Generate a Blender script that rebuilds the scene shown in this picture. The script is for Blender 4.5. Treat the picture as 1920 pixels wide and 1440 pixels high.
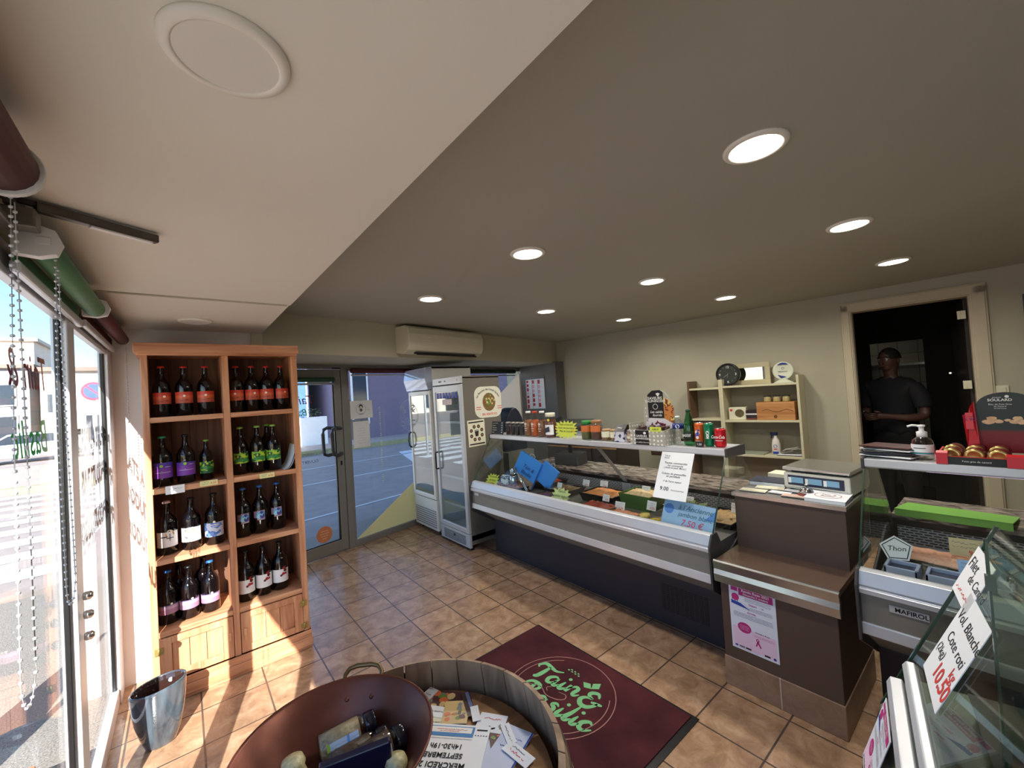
import bpy, math, random
from mathutils import Vector, Matrix
random.seed(7)
C = bpy.context.scene.collection
scene = bpy.context.scene
PI = math.pi
for _o in list(bpy.data.objects):
    bpy.data.objects.remove(_o)

# ------------------------------------------------------------------ camera
CAM_YAW, CAM_PITCH, CAM_ROLL = .6821, .0237, .0638
cam_d = bpy.data.cameras.new('camera')
cam_d.sensor_fit = 'HORIZONTAL'
cam_d.sensor_width = 36.0
cam_d.lens = 36.0 * 764.44 / 1920.0
cam_d.clip_start = .01
cam_d.clip_end = 400
cam = bpy.data.objects.new('camera', cam_d)
C.objects.link(cam)
_f = Vector((math.sin(CAM_YAW) * math.cos(CAM_PITCH), math.cos(CAM_YAW) * math.cos(CAM_PITCH), math.sin(CAM_PITCH)))
_r = Vector((math.cos(CAM_YAW), -math.sin(CAM_YAW), 0))
_d = _f.cross(_r)
_r2 = _r * math.cos(CAM_ROLL) + _d * math.sin(CAM_ROLL)
_d2 = _d * math.cos(CAM_ROLL) - _r * math.sin(CAM_ROLL)
_m = Matrix((_r2, -_d2, -_f)).transposed().to_4x4()
_m.translation = Vector((0, 0, 1.5914))
cam.matrix_world = _m
scene.camera = cam

# ------------------------------------------------------------------ view, sky, sun
scene.view_settings.view_transform = 'Standard'
scene.view_settings.look = 'None'
scene.view_settings.gamma = 1
scene.view_settings.use_curve_mapping = False
scene.view_settings.exposure = 0.0

world = bpy.data.worlds.new('sky')
scene.world = world
world.use_nodes = True
wn, wl = world.node_tree.nodes, world.node_tree.links
wn.clear()
w_out = wn.new('ShaderNodeOutputWorld')
w_bg = wn.new('ShaderNodeBackground')
w_sky = wn.new('ShaderNodeTexSky')
w_sky.sky_type = 'NISHITA'
w_sky.sun_disc = False
w_sky.sun_elevation = math.radians(32)
w_sky.sun_rotation = math.radians(197)
w_sky.air_density = 1.0
w_sky.dust_density = .3
w_sky.ozone_density = 3.0
w_bg.inputs['Strength'].default_value = .38
w_hs = wn.new('ShaderNodeHueSaturation')
w_hs.inputs['Saturation'].default_value = 1.12
wl.new(w_sky.outputs[0], w_hs.inputs['Color'])
wl.new(w_hs.outputs[0], w_bg.inputs[0])
wl.new(w_bg.outputs[0], w_out.inputs[0])

sun_d = bpy.data.lights.new('sun', 'SUN')
sun_d.energy = 20
sun_d.angle = math.radians(.3)
sun_d.color = (1, .95, .88)
sun = bpy.data.objects.new('sun', sun_d)
C.objects.link(sun)
SUN_DIR = Vector((.29, .957, -.58)).normalized()
sun.rotation_euler = SUN_DIR.to_track_quat('-Z', 'Y').to_euler()
sun.location = (-3, -6, 6)

LAMP_W = 8
H_CEIL, H_SOF, H_BULK = 2.364, 2.136, 2.035

# ------------------------------------------------------------------ materials
def lin(c):
    if isinstance(c, str):
        c = tuple(int(c[i:i + 2], 16) for i in (0, 2, 4))
    return tuple(((v / 255) / 12.92 if v / 255 <= .04045 else ((v / 255 + .055) / 1.055) ** 2.4) for v in c) + (1,)
_mc = {}
def pm(name, col, rough=.5, metal=0, var=.08, scale=8, bump=0, bscale=60, spec=.5, alpha=1, emit=None, es=1, coat=0, stretch=None):
    """procedural principled material: base colour broken up by noise, optional bump"""
    if name in _mc:
        return _mc[name]
    m = bpy.data.materials.new(name)
    m.use_nodes = True
    nt = m.node_tree
    p = nt.nodes['Principled BSDF']
    p.inputs['Roughness'].default_value = rough
    p.inputs['Metallic'].default_value = metal
    p.inputs['Specular IOR Level'].default_value = spec
    p.inputs['Alpha'].default_value = alpha
    p.inputs['Coat Weight'].default_value = coat
    base = lin(col)
    tc = nt.nodes.new('ShaderNodeTexCoord')
    src = tc.outputs['Object']
    if stretch:
        mp = nt.nodes.new('ShaderNodeMapping')
        mp.inputs['Scale'].default_value = stretch
        nt.links.new(src, mp.inputs[0])
        src = mp.outputs[0]
    if var:
        nz = nt.nodes.new('ShaderNodeTexNoise')
        nz.inputs['Scale'].default_value = scale
        nz.inputs['Detail'].default_value = 4
        nt.links.new(src, nz.inputs['Vector'])
        cr = nt.nodes.new('ShaderNodeValToRGB')
        cr.color_ramp.elements[0].position = .3
        cr.color_ramp.elements[1].position = .7
        cr.color_ramp.elements[0].color = tuple(v * (1 - var) for v in base[:3]) + (1,)
        cr.color_ramp.elements[1].color = tuple(min(1, v * (1 + var)) for v in base[:3]) + (1,)
        nt.links.new(nz.outputs[0], cr.inputs[0])
        nt.links.new(cr.outputs[0], p.inputs['Base Color'])
    else:
        p.inputs['Base Color'].default_value = base
    if bump:
        nb = nt.nodes.new('ShaderNodeTexNoise')
        nb.inputs['Scale'].default_value = bscale
        nb.inputs['Detail'].default_value = 3
        nt.links.new(src, nb.inputs['Vector'])
        b = nt.nodes.new('ShaderNodeBump')
        b.inputs['Strength'].default_value = bump
        b.inputs['Distance'].default_value = .01
        nt.links.new(nb.outputs[0], b.inputs['Height'])
        nt.links.new(b.outputs[0], p.inputs['Normal'])
    if emit is not None:
        p.inputs['Emission Color'].default_value = lin(emit)
        p.inputs['Emission Strength'].default_value = es
    _mc[name] = m
    return m

def glass_mat(name, tint=(.93, .96, .95), refl=1.0, rough=0.0):
    """thin architectural glass: transparent with a Fresnel mirror on top"""
    if name in _mc:
        return _mc[name]
    m = bpy.data.materials.new(name)
    m.use_nodes = True
    nt = m.node_tree
    nt.nodes.clear()
    out = nt.nodes.new('ShaderNodeOutputMaterial')
    mix = nt.nodes.new('ShaderNodeMixShader')
    tr = nt.nodes.new('ShaderNodeBsdfTransparent')
    gl = nt.nodes.new('ShaderNodeBsdfGlossy')
    fr = nt.nodes.new('ShaderNodeFresnel')
    mu = nt.nodes.new('ShaderNodeMath')
    mu.operation = 'MULTIPLY'
    mu.inputs[1].default_value = refl
    ge = nt.nodes.new('ShaderNodeNewGeometry')
    io = nt.nodes.new('ShaderNodeMapRange')        # same reflectance on both faces of the pane
    io.inputs['To Min'].default_value = 1.45
    io.inputs['To Max'].default_value = 1 / 1.45
    nt.links.new(ge.outputs['Backfacing'], io.inputs['Value'])
    nt.links.new(io.outputs[0], fr.inputs[0])
    tr.inputs[0].default_value = tuple(tint) + (1,)
    gl.inputs['Roughness'].default_value = rough
    nt.links.new(fr.outputs[0], mu.inputs[0])
    nt.links.new(mu.outputs[0], mix.inputs[0])
    nt.links.new(tr.outputs[0], mix.inputs[1])
    nt.links.new(gl.outputs[0], mix.inputs[2])
    nt.links.new(mix.outputs[0], out.inputs[0])
    _mc[name] = m
    return m

def film_mat(name, col, k=.6):
    """thin film that lets daylight glow through"""
    m = bpy.data.materials.new(name); m.use_nodes = True
    nt = m.node_tree; nt.nodes.clear()
    out = nt.nodes.new('ShaderNodeOutputMaterial'); mix = nt.nodes.new('ShaderNodeMixShader')
    d = nt.nodes.new('ShaderNodeBsdfDiffuse'); t = nt.nodes.new('ShaderNodeBsdfTranslucent')
    d.inputs[0].default_value = lin(col); t.inputs[0].default_value = lin(col); mix.inputs[0].default_value = k
    nt.links.new(d.outputs[0], mix.inputs[1]); nt.links.new(t.outputs[0], mix.inputs[2]); nt.links.new(mix.outputs[0], out.inputs[0])
    return m

def wood_mat(name, c1, c2, rough=.6, axis='Z', scale=1.0, coat=0):
    if name in _mc:
        return _mc[name]
    m = bpy.data.materials.new(name)
    m.use_nodes = True
    nt = m.node_tree
    p = nt.nodes['Principled BSDF']
    p.inputs['Roughness'].default_value = rough
    p.inputs['Coat Weight'].default_value = coat
    tc = nt.nodes.new('ShaderNodeTexCoord')
    mp = nt.nodes.new('ShaderNodeMapping')
    s = {'X': (1.2, 14, 14), 'Y': (14, 1.2, 14), 'Z': (14, 14, 1.2)}[axis]
    mp.inputs['Scale'].default_value = tuple(v * scale for v in s)
    nt.links.new(tc.outputs['Object'], mp.inputs[0])
    nz = nt.nodes.new('ShaderNodeTexNoise')
    nz.inputs['Scale'].default_value = 1.6
    nz.inputs['Detail'].default_value = 6
    nz.inputs['Distortion'].default_value = 1.2
    nt.links.new(mp.outputs[0], nz.inputs['Vector'])
    cr = nt.nodes.new('ShaderNodeValToRGB')
    e = cr.color_ramp.elements
    e[0].position = .32
    e[0].color = lin(c1)
    e[1].position = .68
    e[1].color = lin(c2)
    nt.links.new(nz.outputs[0], cr.inputs[0])
    nt.links.new(cr.outputs[0], p.inputs['Base Color'])
    b = nt.nodes.new('ShaderNodeBump')
    b.inputs['Strength'].default_value = .15
    b.inputs['Distance'].default_value = .004
    nt.links.new(nz.outputs[0], b.inputs['Height'])
    nt.links.new(b.outputs[0], p.inputs['Normal'])
    _mc[name] = m
    return m

def tile_mat(name, bw, bh, mortar, cols, mcol, off=(0, 0, 0), rough=.35, bump=.35, nscale=11, rot=(0, 0, 0), offset=0.0, bsize=45, axes=None):
    """stone tiles: brick texture for the joints, noise for the mottling, bump for both"""
    if name in _mc:
        return _mc[name]
    m = bpy.data.materials.new(name)
    m.use_nodes = True
    nt = m.node_tree
    p = nt.nodes['Principled BSDF']
    tc = nt.nodes.new('ShaderNodeTexCoord')
    mp = nt.nodes.new('ShaderNodeMapping')
    mp.inputs['Location'].default_value = off
    mp.inputs['Rotation'].default_value = rot
    if axes:
        sx_ = nt.nodes.new('ShaderNodeSeparateXYZ')
        cx_ = nt.nodes.new('ShaderNodeCombineXYZ')
        nt.links.new(tc.outputs['Object'], sx_.inputs[0])
        for i_, a_ in enumerate(axes):
            nt.links.new(sx_.outputs['XYZ'.index(a_)], cx_.inputs[i_])
        nt.links.new(cx_.outputs[0], mp.inputs[0])
    else:
        nt.links.new(tc.outputs['Object'], mp.inputs[0])
    br = nt.nodes.new('ShaderNodeTexBrick')
    br.offset = offset
    br.inputs['Scale'].default_value = 1
    br.inputs['Brick Width'].default_value = bw
    br.inputs['Row Height'].default_value = bh
    br.inputs['Mortar Size'].default_value = mortar
    br.inputs['Mortar Smooth'].default_value = .3
    br.inputs['Color1'].default_value = (1, 1, 1, 1)
    br.inputs['Color2'].default_value = (.72, .74, .78, 1)
    br.inputs['Mortar'].default_value = (0, 0, 0, 1)
    nt.links.new(mp.outputs[0], br.inputs['Vector'])
    nz = nt.nodes.new('ShaderNodeTexNoise')
    nz.inputs['Scale'].default_value = nscale
    nz.inputs['Detail'].default_value = 8
    nz.inputs['Roughness'].default_value = .65
    nz.inputs['Distortion'].default_value = .6
    nt.links.new(mp.outputs[0], nz.inputs['Vector'])
    cr = nt.nodes.new('ShaderNodeValToRGB')
    e = cr.color_ramp.elements
    e[0].position = .28
    e[0].color = lin(cols[0])
    e[1].position = .72
    e[1].color = lin(cols[-1])
    if len(cols) > 2:
        k = e.new(.5)
        k.color = lin(cols[1])
    nt.links.new(nz.outputs[0], cr.inputs[0])
    mul = nt.nodes.new('ShaderNodeMix')
    mul.data_type = 'RGBA'
    mul.blend_type = 'MULTIPLY'
    mul.inputs[0].default_value = .8
    nt.links.new(cr.outputs[0], mul.inputs[6])
    nt.links.new(br.outputs['Color'], mul.inputs[7])
    mx = nt.nodes.new('ShaderNodeMix')
    mx.data_type = 'RGBA'
    nt.links.new(br.outputs['Fac'], mx.inputs[0])
    nt.links.new(mul.outputs[2], mx.inputs[6])
    mx.inputs[7].default_value = lin(mcol)
    nt.links.new(mx.outputs[2], p.inputs['Base Color'])
    p.inputs['Roughness'].default_value = rough
    n2 = nt.nodes.new('ShaderNodeTexNoise')
    n2.inputs['Scale'].default_value = bsize
    n2.inputs['Detail'].default_value = 4
    nt.links.new(mp.outputs[0], n2.inputs['Vector'])
    ad = nt.nodes.new('ShaderNodeMath')
    ad.operation = 'SUBTRACT'
    nt.links.new(n2.outputs[0], ad.inputs[0])
    nt.links.new(br.outputs['Fac'], ad.inputs[1])
    b = nt.nodes.new('ShaderNodeBump')
    b.inputs['Strength'].default_value = bump
    b.inputs['Distance'].default_value = .004
    nt.links.new(ad.outputs[0], b.inputs['Height'])
    nt.links.new(b.outputs[0], p.inputs['Normal'])
    _mc[name] = m
    return m

# ------------------------------------------------------------------ mesh builder
_tc = {}
def text_geo(s, shear=0.0, bold=0.0):
    k = (s, shear, bold)
    if k not in _tc:
        cu = bpy.data.curves.new('t', 'FONT')
        cu.body = s
        cu.size = 1
        cu.resolution_u = 3
        cu.align_x = 'CENTER'
        cu.shear = shear
        cu.offset = bold
        ob = bpy.data.objects.new('t', cu)
        C.objects.link(ob)
        dg = bpy.context.evaluated_depsgraph_get()
        me = bpy.data.meshes.new_from_object(ob.evaluated_get(dg))
        _tc[k] = ([tuple(v.co) for v in me.vertices], [tuple(p.vertices) for p in me.polygons])
        bpy.data.objects.remove(ob)
        bpy.data.curves.remove(cu)
        bpy.data.meshes.remove(me)
    return _tc[k]

class B:
    def __init__(s):
        s.v, s.f, s.m, s.sm = [], [], [], []
    def add(s, vs, fs, m=0, smooth=False):
        o = len(s.v)
        s.v += [tuple(v) for v in vs]
        s.f += [tuple(i + o for i in f) for f in fs]
        s.m += [m] * len(fs)
        s.sm += [smooth] * len(fs)
        return s
    def box(s, x0, x1, y0, y1, z0, z1, m=0):
        vs = [(x, y, z) for z in (z0, z1) for y in (y0, y1) for x in (x0, x1)]
        return s.add(vs, [(0, 2, 3, 1), (4, 5, 7, 6), (0, 1, 5, 4), (2, 6, 7, 3), (0, 4, 6, 2), (1, 3, 7, 5)], m)
    def obox(s, c, ex, ey, ez, m=0):
        c, ex, ey, ez = Vector(c), Vector(ex), Vector(ey), Vector(ez)
        vs = [c + ex * i + ey * j + ez * k for k in (-.5, .5) for j in (-.5, .5) for i in (-.5, .5)]
        return s.add(vs, [(0, 2, 3, 1), (4, 5, 7, 6), (0, 1, 5, 4), (2, 6, 7, 3), (0, 4, 6, 2), (1, 3, 7, 5)], m)
    def prism(s, pts, a, b, axis='y', m=0):
        """closed 2-D outline extruded along an axis; pts are (x,z) for y, (y,z) for x, (x,y) for z"""
        n = len(pts)
        def P(p, t):
            return {'y': (p[0], t, p[1]), 'x': (t, p[0], p[1]), 'z': (p[0], p[1], t)}[axis]
        vs = [P(p, a) for p in pts] + [P(p, b) for p in pts]
        fs = [tuple(range(n)), tuple(range(2 * n - 1, n - 1, -1))]
        fs += [(i, n + i, n + (i + 1) % n, (i + 1) % n) for i in range(n)]
        return s.add(vs, fs, m)
    def lathe(s, prof, n=24, m=0, c=(0, 0, 0), smooth=True, ms=None, sx=1, sy=1, a0=0, a1=2 * PI, cap=True):
        """profile of (r, z) turned about z"""
        full = abs(a1 - a0 - 2 * PI) < 1e-6
        k = n if full else n + 1
        o = len(s.v)
        for r, z in prof:
            for i in range(k):
                a = a0 + (a1 - a0) * i / n
                s.v.append((c[0] + r * math.cos(a) * sx, c[1] + r * math.sin(a) * sy, c[2] + z))
        for j in range(len(prof) - 1):
            for i in range(n):
                i2 = (i + 1) % k
                s.f.append((o + j * k + i, o + j * k + i2, o + (j + 1) * k + i2, o + (j + 1) * k + i))
                s.m.append(ms[j] if ms else m)
                s.sm.append(smooth)
        if full and cap:
            if prof[0][0] > 1e-5:
                s.f.append(tuple(o + i for i in range(k - 1, -1, -1))); s.m.append(ms[0] if ms else m); s.sm.append(False)
            if prof[-1][0] > 1e-5:
                s.f.append(tuple(o + (len(prof) - 1) * k + i for i in range(k))); s.m.append(ms[-1] if ms else m); s.sm.append(False)
        return s
    def tube(s, pts, r, n=8, m=0, closed=False):
        pts = [Vector(p) for p in pts]
        rs = r if isinstance(r, (list, tuple)) else [r] * len(pts)
        o = len(s.v)
        up = Vector((0, 0, 1))
        L = len(pts)
        for i, p in enumerate(pts):
            t = (pts[(i + 1) % L] - pts[i - 1]) if closed else (pts[min(i + 1, L - 1)] - pts[max(i - 1, 0)])
            t.normalize()
            a = t.cross(up)
            if a.length < .05:
                a = t.cross(Vector((0, 1, 0)))
            a.normalize()
            b = a.cross(t)
            for k in range(n):
                q = 2 * PI * k / n
                s.v.append(tuple(p + (a * math.cos(q) + b * math.sin(q)) * rs[i]))
        for i in range(L if closed else L - 1):
            for k in range(n):
                i2 = (i + 1) % L
                s.f.append((o + i * n + k, o + i2 * n + k, o + i2 * n + (k + 1) % n, o + i * n + (k + 1) % n))
                s.m.append(m); s.sm.append(True)
        if not closed:
            s.f.append(tuple(o + k for k in range(n))); s.m.append(m); s.sm.append(False)
            s.f.append(tuple(o + (L - 1) * n + k for k in range(n - 1, -1, -1))); s.m.append(m); s.sm.append(False)
        return s
    def ball(s, c, r, m=0, n=12, sx=1, sy=1, sz=1):
        pr = [(max(1e-6, math.sin(PI * i / 8)) * r, -math.cos(PI * i / 8) * r * sz) for i in range(9)]
        return s.lathe(pr, n, m, c, sx=sx, sy=sy)
    def text(s, t, size, c, m=0, ex=(1, 0, 0), ey=(0, 1, 0), shear=0, bold=0, sx=1, lift=0):
        vs, fs = text_geo(t, shear, bold)
        c, ex, ey = Vector(c), Vector(ex), Vector(ey)
        n = ex.cross(ey).normalized() * lift
        return s.add([c + ex * (v[0] * size * sx) + ey * (v[1] * size) + n for v in vs], fs, m)
    def scrib(s, x0, x1, y, h, m=0, t=.0012, z=.0008, seed=0):
        """one line of small handwriting as a wavy ribbon"""
        rg = random.Random(seed + int(x0 * 9999) + int(y * 77777))
        n = max(4, int((x1 - x0) / (h * .45)))
        pts = []
        for i in range(n + 1):
            if rg.random() < .12:
                pts.append(None)
            pts.append((x0 + (x1 - x0) * i / n, y + rg.uniform(-.5, .5) * h))
        for a, b in zip(pts, pts[1:]):
            if a and b:
                d = Vector((b[0] - a[0], b[1] - a[1], 0))
                nn = Vector((-d.y, d.x, 0)).normalized() * t * .5
                A, Bb = Vector((a[0], a[1], z)), Vector((b[0], b[1], z))
                s.add([A - nn, Bb - nn, Bb + nn, A + nn], [(0, 1, 2, 3)], m)
        return s
    def rect(s, x0, x1, y0, y1, m=0, z=.0006):
        return s.add([(x0, y0, z), (x1, y0, z), (x1, y1, z), (x0, y1, z)], [(0, 1, 2, 3)], m)
    def disc(s, cx, cy, r, m=0, z=.0007, n=28, ry=None, r0=0):
        ry = ry or r
        if r0:
            vs = [(cx + q * math.cos(2 * PI * i / n), cy + q * math.sin(2 * PI * i / n) * ry / r, z) for q in (r0, r) for i in range(n)]
            return s.add(vs, [(i, (i + 1) % n, n + (i + 1) % n, n + i) for i in range(n)], m)
        return s.add([(cx + r * math.cos(2 * PI * i / n), cy + ry * math.sin(2 * PI * i / n), z) for i in range(n)], [tuple(range(n))], m)
    def obj(s, name, mats, parent=None, loc=(0, 0, 0), rot=(0, 0, 0), bevel=0, label=None, kind=None):
        me = bpy.data.meshes.new(name)
        me.from_pydata(s.v, [], s.f)
        if not isinstance(mats, (list, tuple)):
            mats = [mats]
        for q in mats:
            me.materials.append(q)
        me.polygons.foreach_set('material_index', s.m)
        me.polygons.foreach_set('use_smooth', s.sm)
        me.update()
        o = bpy.data.objects.new(name, me)
        C.objects.link(o)
        o.parent = parent
        o.location = loc
        o.rotation_euler = rot
        if bevel:
            bv = o.modifiers.new('bevel', 'BEVEL')
            bv.width = bevel
            bv.segments = 2
            bv.limit_method = 'ANGLE'
            bv.angle_limit = math.radians(40)
            bv.harden_normals = False
        if label:
            o['label'] = label
        if kind:
            o['kind'] = kind
        return o

def thing(name, label, cat, loc=(0, 0, 0), rz=0, group=None, right=None, up=None):
    """an empty at the thing's base; its parts are its children"""
    o = bpy.data.objects.new(name, None)
    o.empty_display_size = .05
    C.objects.link(o)
    if right is not None:
        r = Vector(right).normalized()
        u = Vector(up)
        u = (u - r * u.dot(r)).normalized()
        m = Matrix((r, u, r.cross(u))).transposed().to_4x4()
        m.translation = Vector(loc)
        o.matrix_world = m
    else:
        o.location = loc
        o.rotation_euler = (0, 0, rz)
    o['label'] = label
    o['category'] = cat
    if group:
        o['group'] = group
    return o
def tag(o, label, cat, group=None, kind=None):
    o['label'] = label
    o['category'] = cat
    if group: o['group'] = group
    if kind: o['kind'] = kind
    return o
def copy_tree(o, parent=None):
    ch = [c for c in bpy.data.objects if c.parent == o]
    c = o.copy()
    C.objects.link(c)
    c.parent = parent
    for k in ch:
        copy_tree(k, c)
    return c
def dup(o, loc, rz, label, group=None):
    c = copy_tree(o)
    c.location = loc
    c.rotation_euler = (0, 0, rz)
    c['label'] = label
    if group: c['group'] = group
    return c
def struct(b, name, mats, **k):
    o = b.obj(name, mats, **k)
    o['kind'] = 'structure'
    return o

FA = math.radians(12.5)                      # the glazed street front runs at this angle
FU = Vector((math.cos(FA), math.sin(FA), 0))
FN = Vector((math.sin(FA), -math.cos(FA), 0))   # towards the shop
def F(x, z=0, off=0):
    """point on the street-front plane above floor x, off metres into the shop"""
    t = (x - 1.05) / math.cos(FA)
    return Vector((1.05, 4.66, 0)) + FU * t + FN * off + Vector((0, 0, z))

# shared materials
M_wall = pm('beige_wall_paint', (186, 181, 160), .75, var=.03, scale=3, bump=.05, bscale=180)
M_ceil = pm('ceiling_paint', (172, 170, 156), .7, var=.015, scale=2)
M_soff = pm('soffit_paint', (228, 224, 212), .7, var=.015, scale=2)
M_white = pm('white_paint', (235, 235, 235), .5, var=.02)
M_alu = pm('brushed_aluminium', (168, 170, 174), .35, .6, var=.05, scale=20)
M_alul = pm('light_aluminium_frame', (205, 208, 214), .35, .3, var=.04)
M_rail = pm('pale_grey_rail', (206, 208, 214), .3, .35, var=.03)
M_case = pm('grey_coated_steel', (138, 136, 130), .4, .3, var=.03)
M_dark = pm('dark_plinth_laminate', (44, 43, 52), .45, var=.06)
M_dgrey = pm('dark_grey_plastic', (62, 62, 64), .4, var=.05)
M_black = pm('black_plastic', (16, 16, 18), .35, var=0)
M_chrome = pm('chrome', (220, 220, 222), .12, 1, var=0)
M_steel = pm('stainless_steel', (190, 190, 188), .25, .9, var=.05, scale=30)
M_paper = pm('white_paper', (236, 238, 242), .7, var=.015)
M_cream = pm('cream_paper', (226, 222, 196), .7, var=.02)
M_ink = pm('black_ink', (28, 28, 34), .7, var=0)
M_grey_ink = pm('grey_ink', (105, 108, 120), .7, var=0)
M_red_ink = pm('red_ink', (214, 62, 56), .7, var=0)
M_blue_ink = pm('blue_ink', (38, 66, 158), .7, var=0)
M_white_ink = pm('white_ink', (235, 235, 232), .6, var=0)
M_glass = glass_mat('window_glass', (.97, .985, .99), .45)
M_cglass = glass_mat('case_glass', (.94, .965, .95), .9)
M_gedge = pm('green_glass_edge', (38, 66, 52), .2, var=0, coat=.5)
M_pine = wood_mat('pine_wood', (172, 110, 76), (212, 156, 116), .6, 'Z')
M_pineh = wood_mat('pine_wood_across', (172, 110, 76), (214, 160, 120), .6, 'X')
M_pined = wood_mat('brown_stained_back_boards', (86, 58, 44), (128, 88, 66), .65, 'Z')

# ================================================================== SETTING
M_floor = tile_mat('stone_floor_tiles', .3, .3, .0045, ((136, 104, 80), (172, 137, 107), (200, 167, 137)), (84, 70, 62), off=(-.9293, -4.0483, 0), rough=.22, bump=.35)
b = B()
b.add([(-.36, -3, 0), (5.53, -3, 0), (4.58, 5.44, 0), (.468, 4.53, 0), (.468, 3.42, 0), (-.36, 3.42, 0)], [(0, 1, 2, 3, 4, 5)])
struct(b, 'floor', M_floor)
RW0 = Vector((4.70, 4.45, 0)); RWD = Vector((.1104, -.9939, 0)); RWN = Vector((-.9939, -.1104, 0))
def RW(t, z=0, off=0):
    """point on the right wall, t metres from its far corner towards the camera"""
    return RW0 + RWD * t + RWN * off + Vector((0, 0, z))
BK0 = Vector((.468, 3.662, 0)); BKL = 4.35
b = B()
b.add([(.468, -3, H_CEIL), (5.75, -3, H_CEIL), (5.3, 5.6, H_CEIL), (.468, 5.6, H_CEIL)], [(0, 1, 2, 3)])
struct(b, 'ceiling', M_ceil)
b = B().box(-.42, .468, -3, 2.41, H_SOF, H_CEIL + .05).box(-.42, .455, 2.41, 3.66, H_SOF + .006, H_CEIL + .05).box(.455, .468, 1.62, 3.66, H_SOF + .006, H_CEIL + .03)
struct(b, 'trim_1', M_soff)['label'] = 'lowered strip of ceiling along the shop window'
b = B().box(-.3, .45, 2.395, 2.41, H_SOF - .006, H_SOF + .001)
struct(b, 'trim_2', M_wall)
# bulkhead above the street front
b = B()
q0, q1 = BK0, BK0 + FU * BKL
e0, e1 = Vector((.468, 4.75, 0)), Vector((4.6, 5.6, 0))
vs = [v + Vector((0, 0, z)) for z in (H_BULK, H_CEIL + .04) for v in (q0, q1, e1, e0)]
b.add(vs, [(0, 1, 2, 3), (4, 7, 6, 5), (0, 4, 5, 1), (1, 5, 6, 2), (2, 6, 7, 3), (3, 7, 4, 0)])
b.box(.40, .4695, 3.40, 3.72, H_BULK, H_CEIL + .04)
struct(b, 'wall_front_upper', M_wall)
# right wall with the doorway cut in
DW0, DW1, DWZ = 3.486, 4.283, 2.19
b = B()
def rwbox(b, t0, t1, z0, z1, th0=0, th1=.16, m=0):
    vs = [RW(t, z, -o) for z in (z0, z1) for o in (th0, th1) for t in (t0, t1)]
    b.add(vs, [(0, 1, 3, 2), (4, 6, 7, 5), (0, 4, 5, 1), (2, 3, 7, 6), (0, 2, 6, 4), (1, 5, 7, 3)], m)
    return b
rwbox(b, -1.3, DW0, 0, 2.4); rwbox(b, DW1, 7.6, 0, 2.4); rwbox(b, DW0, DW1, DWZ, 2.4)
struct(b, 'wall_right', M_wall)
b = B()
for t0, t1, z0, z1 in ((DW0 - .062, DW0 + .012, 0, DWZ + .06), (DW1 - .012, DW1 + .085, 0, DWZ + .06), (DW0 - .062, DW1 + .085, DWZ - .01, DWZ + .075)):
    rwbox(b, t0, t1, z0, z1, -.018, .0)
    rwbox(b, t0 + .012, t1 - .012, z0, z1 - .012, -.026, -.018)
rwbox(b, DW0, DW0 + .02, 0, DWZ, 0, .16); rwbox(b, DW1 - .02, DW1, 0, DWZ, 0, .16); rwbox(b, DW0, DW1, DWZ - .02, DWZ, 0, .16)
struct(b, 'trim_3', pm('door_casing_paint', (206, 194, 168), .5, var=.02), bevel=.003)
# back wall, the wall behind the cabinet, the part over the shop window
M_endw = pm('white_end_wall_paint', (226, 224, 222), .6, var=.015)
struct(B().box(-.42, 5.6, -3.1, -3, 0, 2.4), 'wall_back', M_wall)
struct(B().box(-.36, .468, 3.42, 3.5, 0, H_SOF + .02).box(.40, .468, 3.5, 4.53, 0, H_CEIL), 'wall_end', M_endw)
struct(B().box(-.42, -.33, -3, 3.5, 2.055, 2.45).box(-.42, -.33, -3.1, -1.55, 0, 2.1), 'wall_left', M_wall)

# --- shop window on the left: bays of glass between aluminium posts
GX = -.345
def left_bay(n, y0, y1):
    b = B()
    b.box(-.36, -.325, y0, y1, 0, .085).box(-.355, -.328, y0, y1, 1.985, 2.055).box(-.35, -.325, y0, y1, 1.965, 1.988)
    b.box(-.352, -.335, y0, y0 + .018, .08, 2.0, 1).box(-.352, -.335, y1 - .018, y1, .08, 2.0, 1)
    o = struct(b, 'window_%d' % n, (M_alul, M_black), bevel=.003)
    B().box(GX - .003, GX + .003, y0 + .005, y1 - .005, .08, 1.99).obj('window_pane', M_glass, o, kind='structure')
    return o
win_a = left_bay(1, 2.31, 3.25)
win_b = left_bay(2, 1.30, 2.19)
left_bay(3, .0, 1.04)
left_bay(4, -1.5, -.12)
b = B()
for y0, y1 in ((3.25, 3.42), (2.19, 2.31), (1.04, 1.30), (-.12, .0), (-1.6, -1.5)):
    b.box(-.362, -.318, y0, y1, 0, 2.05)
struct(b, 'trim_4', M_alul, bevel=.004)
# vinyl lettering on the left glass
def text_at(b, s, size, start, m, ex, ey, shear=0, bold=0, sx=1):
    vs, _ = text_geo(s, shear, bold)
    x0 = min(v[0] for v in vs)
    b.text(s, size, Vector(start) - Vector(ex) * x0 * size * sx, m, ex, ey, shear, bold, sx)
b = B()
for s, z in (('PLATS A EMPORTER', 1.48), ('PRODUITS FRAIS', 1.29), ('PRODUITS REGIONAUX', 1.075)):
    text_at(b, s, .135, (GX - .0045, 3.225, z - .02), 0, (0, -1, 0), (0, 0, 1), 0, .055, .64)
b.obj('vinyl_lettering', M_ink, win_a)
b = B()
text_at(b, 'Tain &', .15, (GX - .0045, 2.03, 1.70), 0, (0, -1, 0), (0, 0, 1), .25, .01)
text_at(b, 'Basilic', .15, (GX - .0045, 2.03, 1.50), 1, (0, -1, 0), (0, 0, 1), .25, .01)
M_vred = pm('dark_red_vinyl', (130, 26, 34), .5, var=0)
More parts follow.
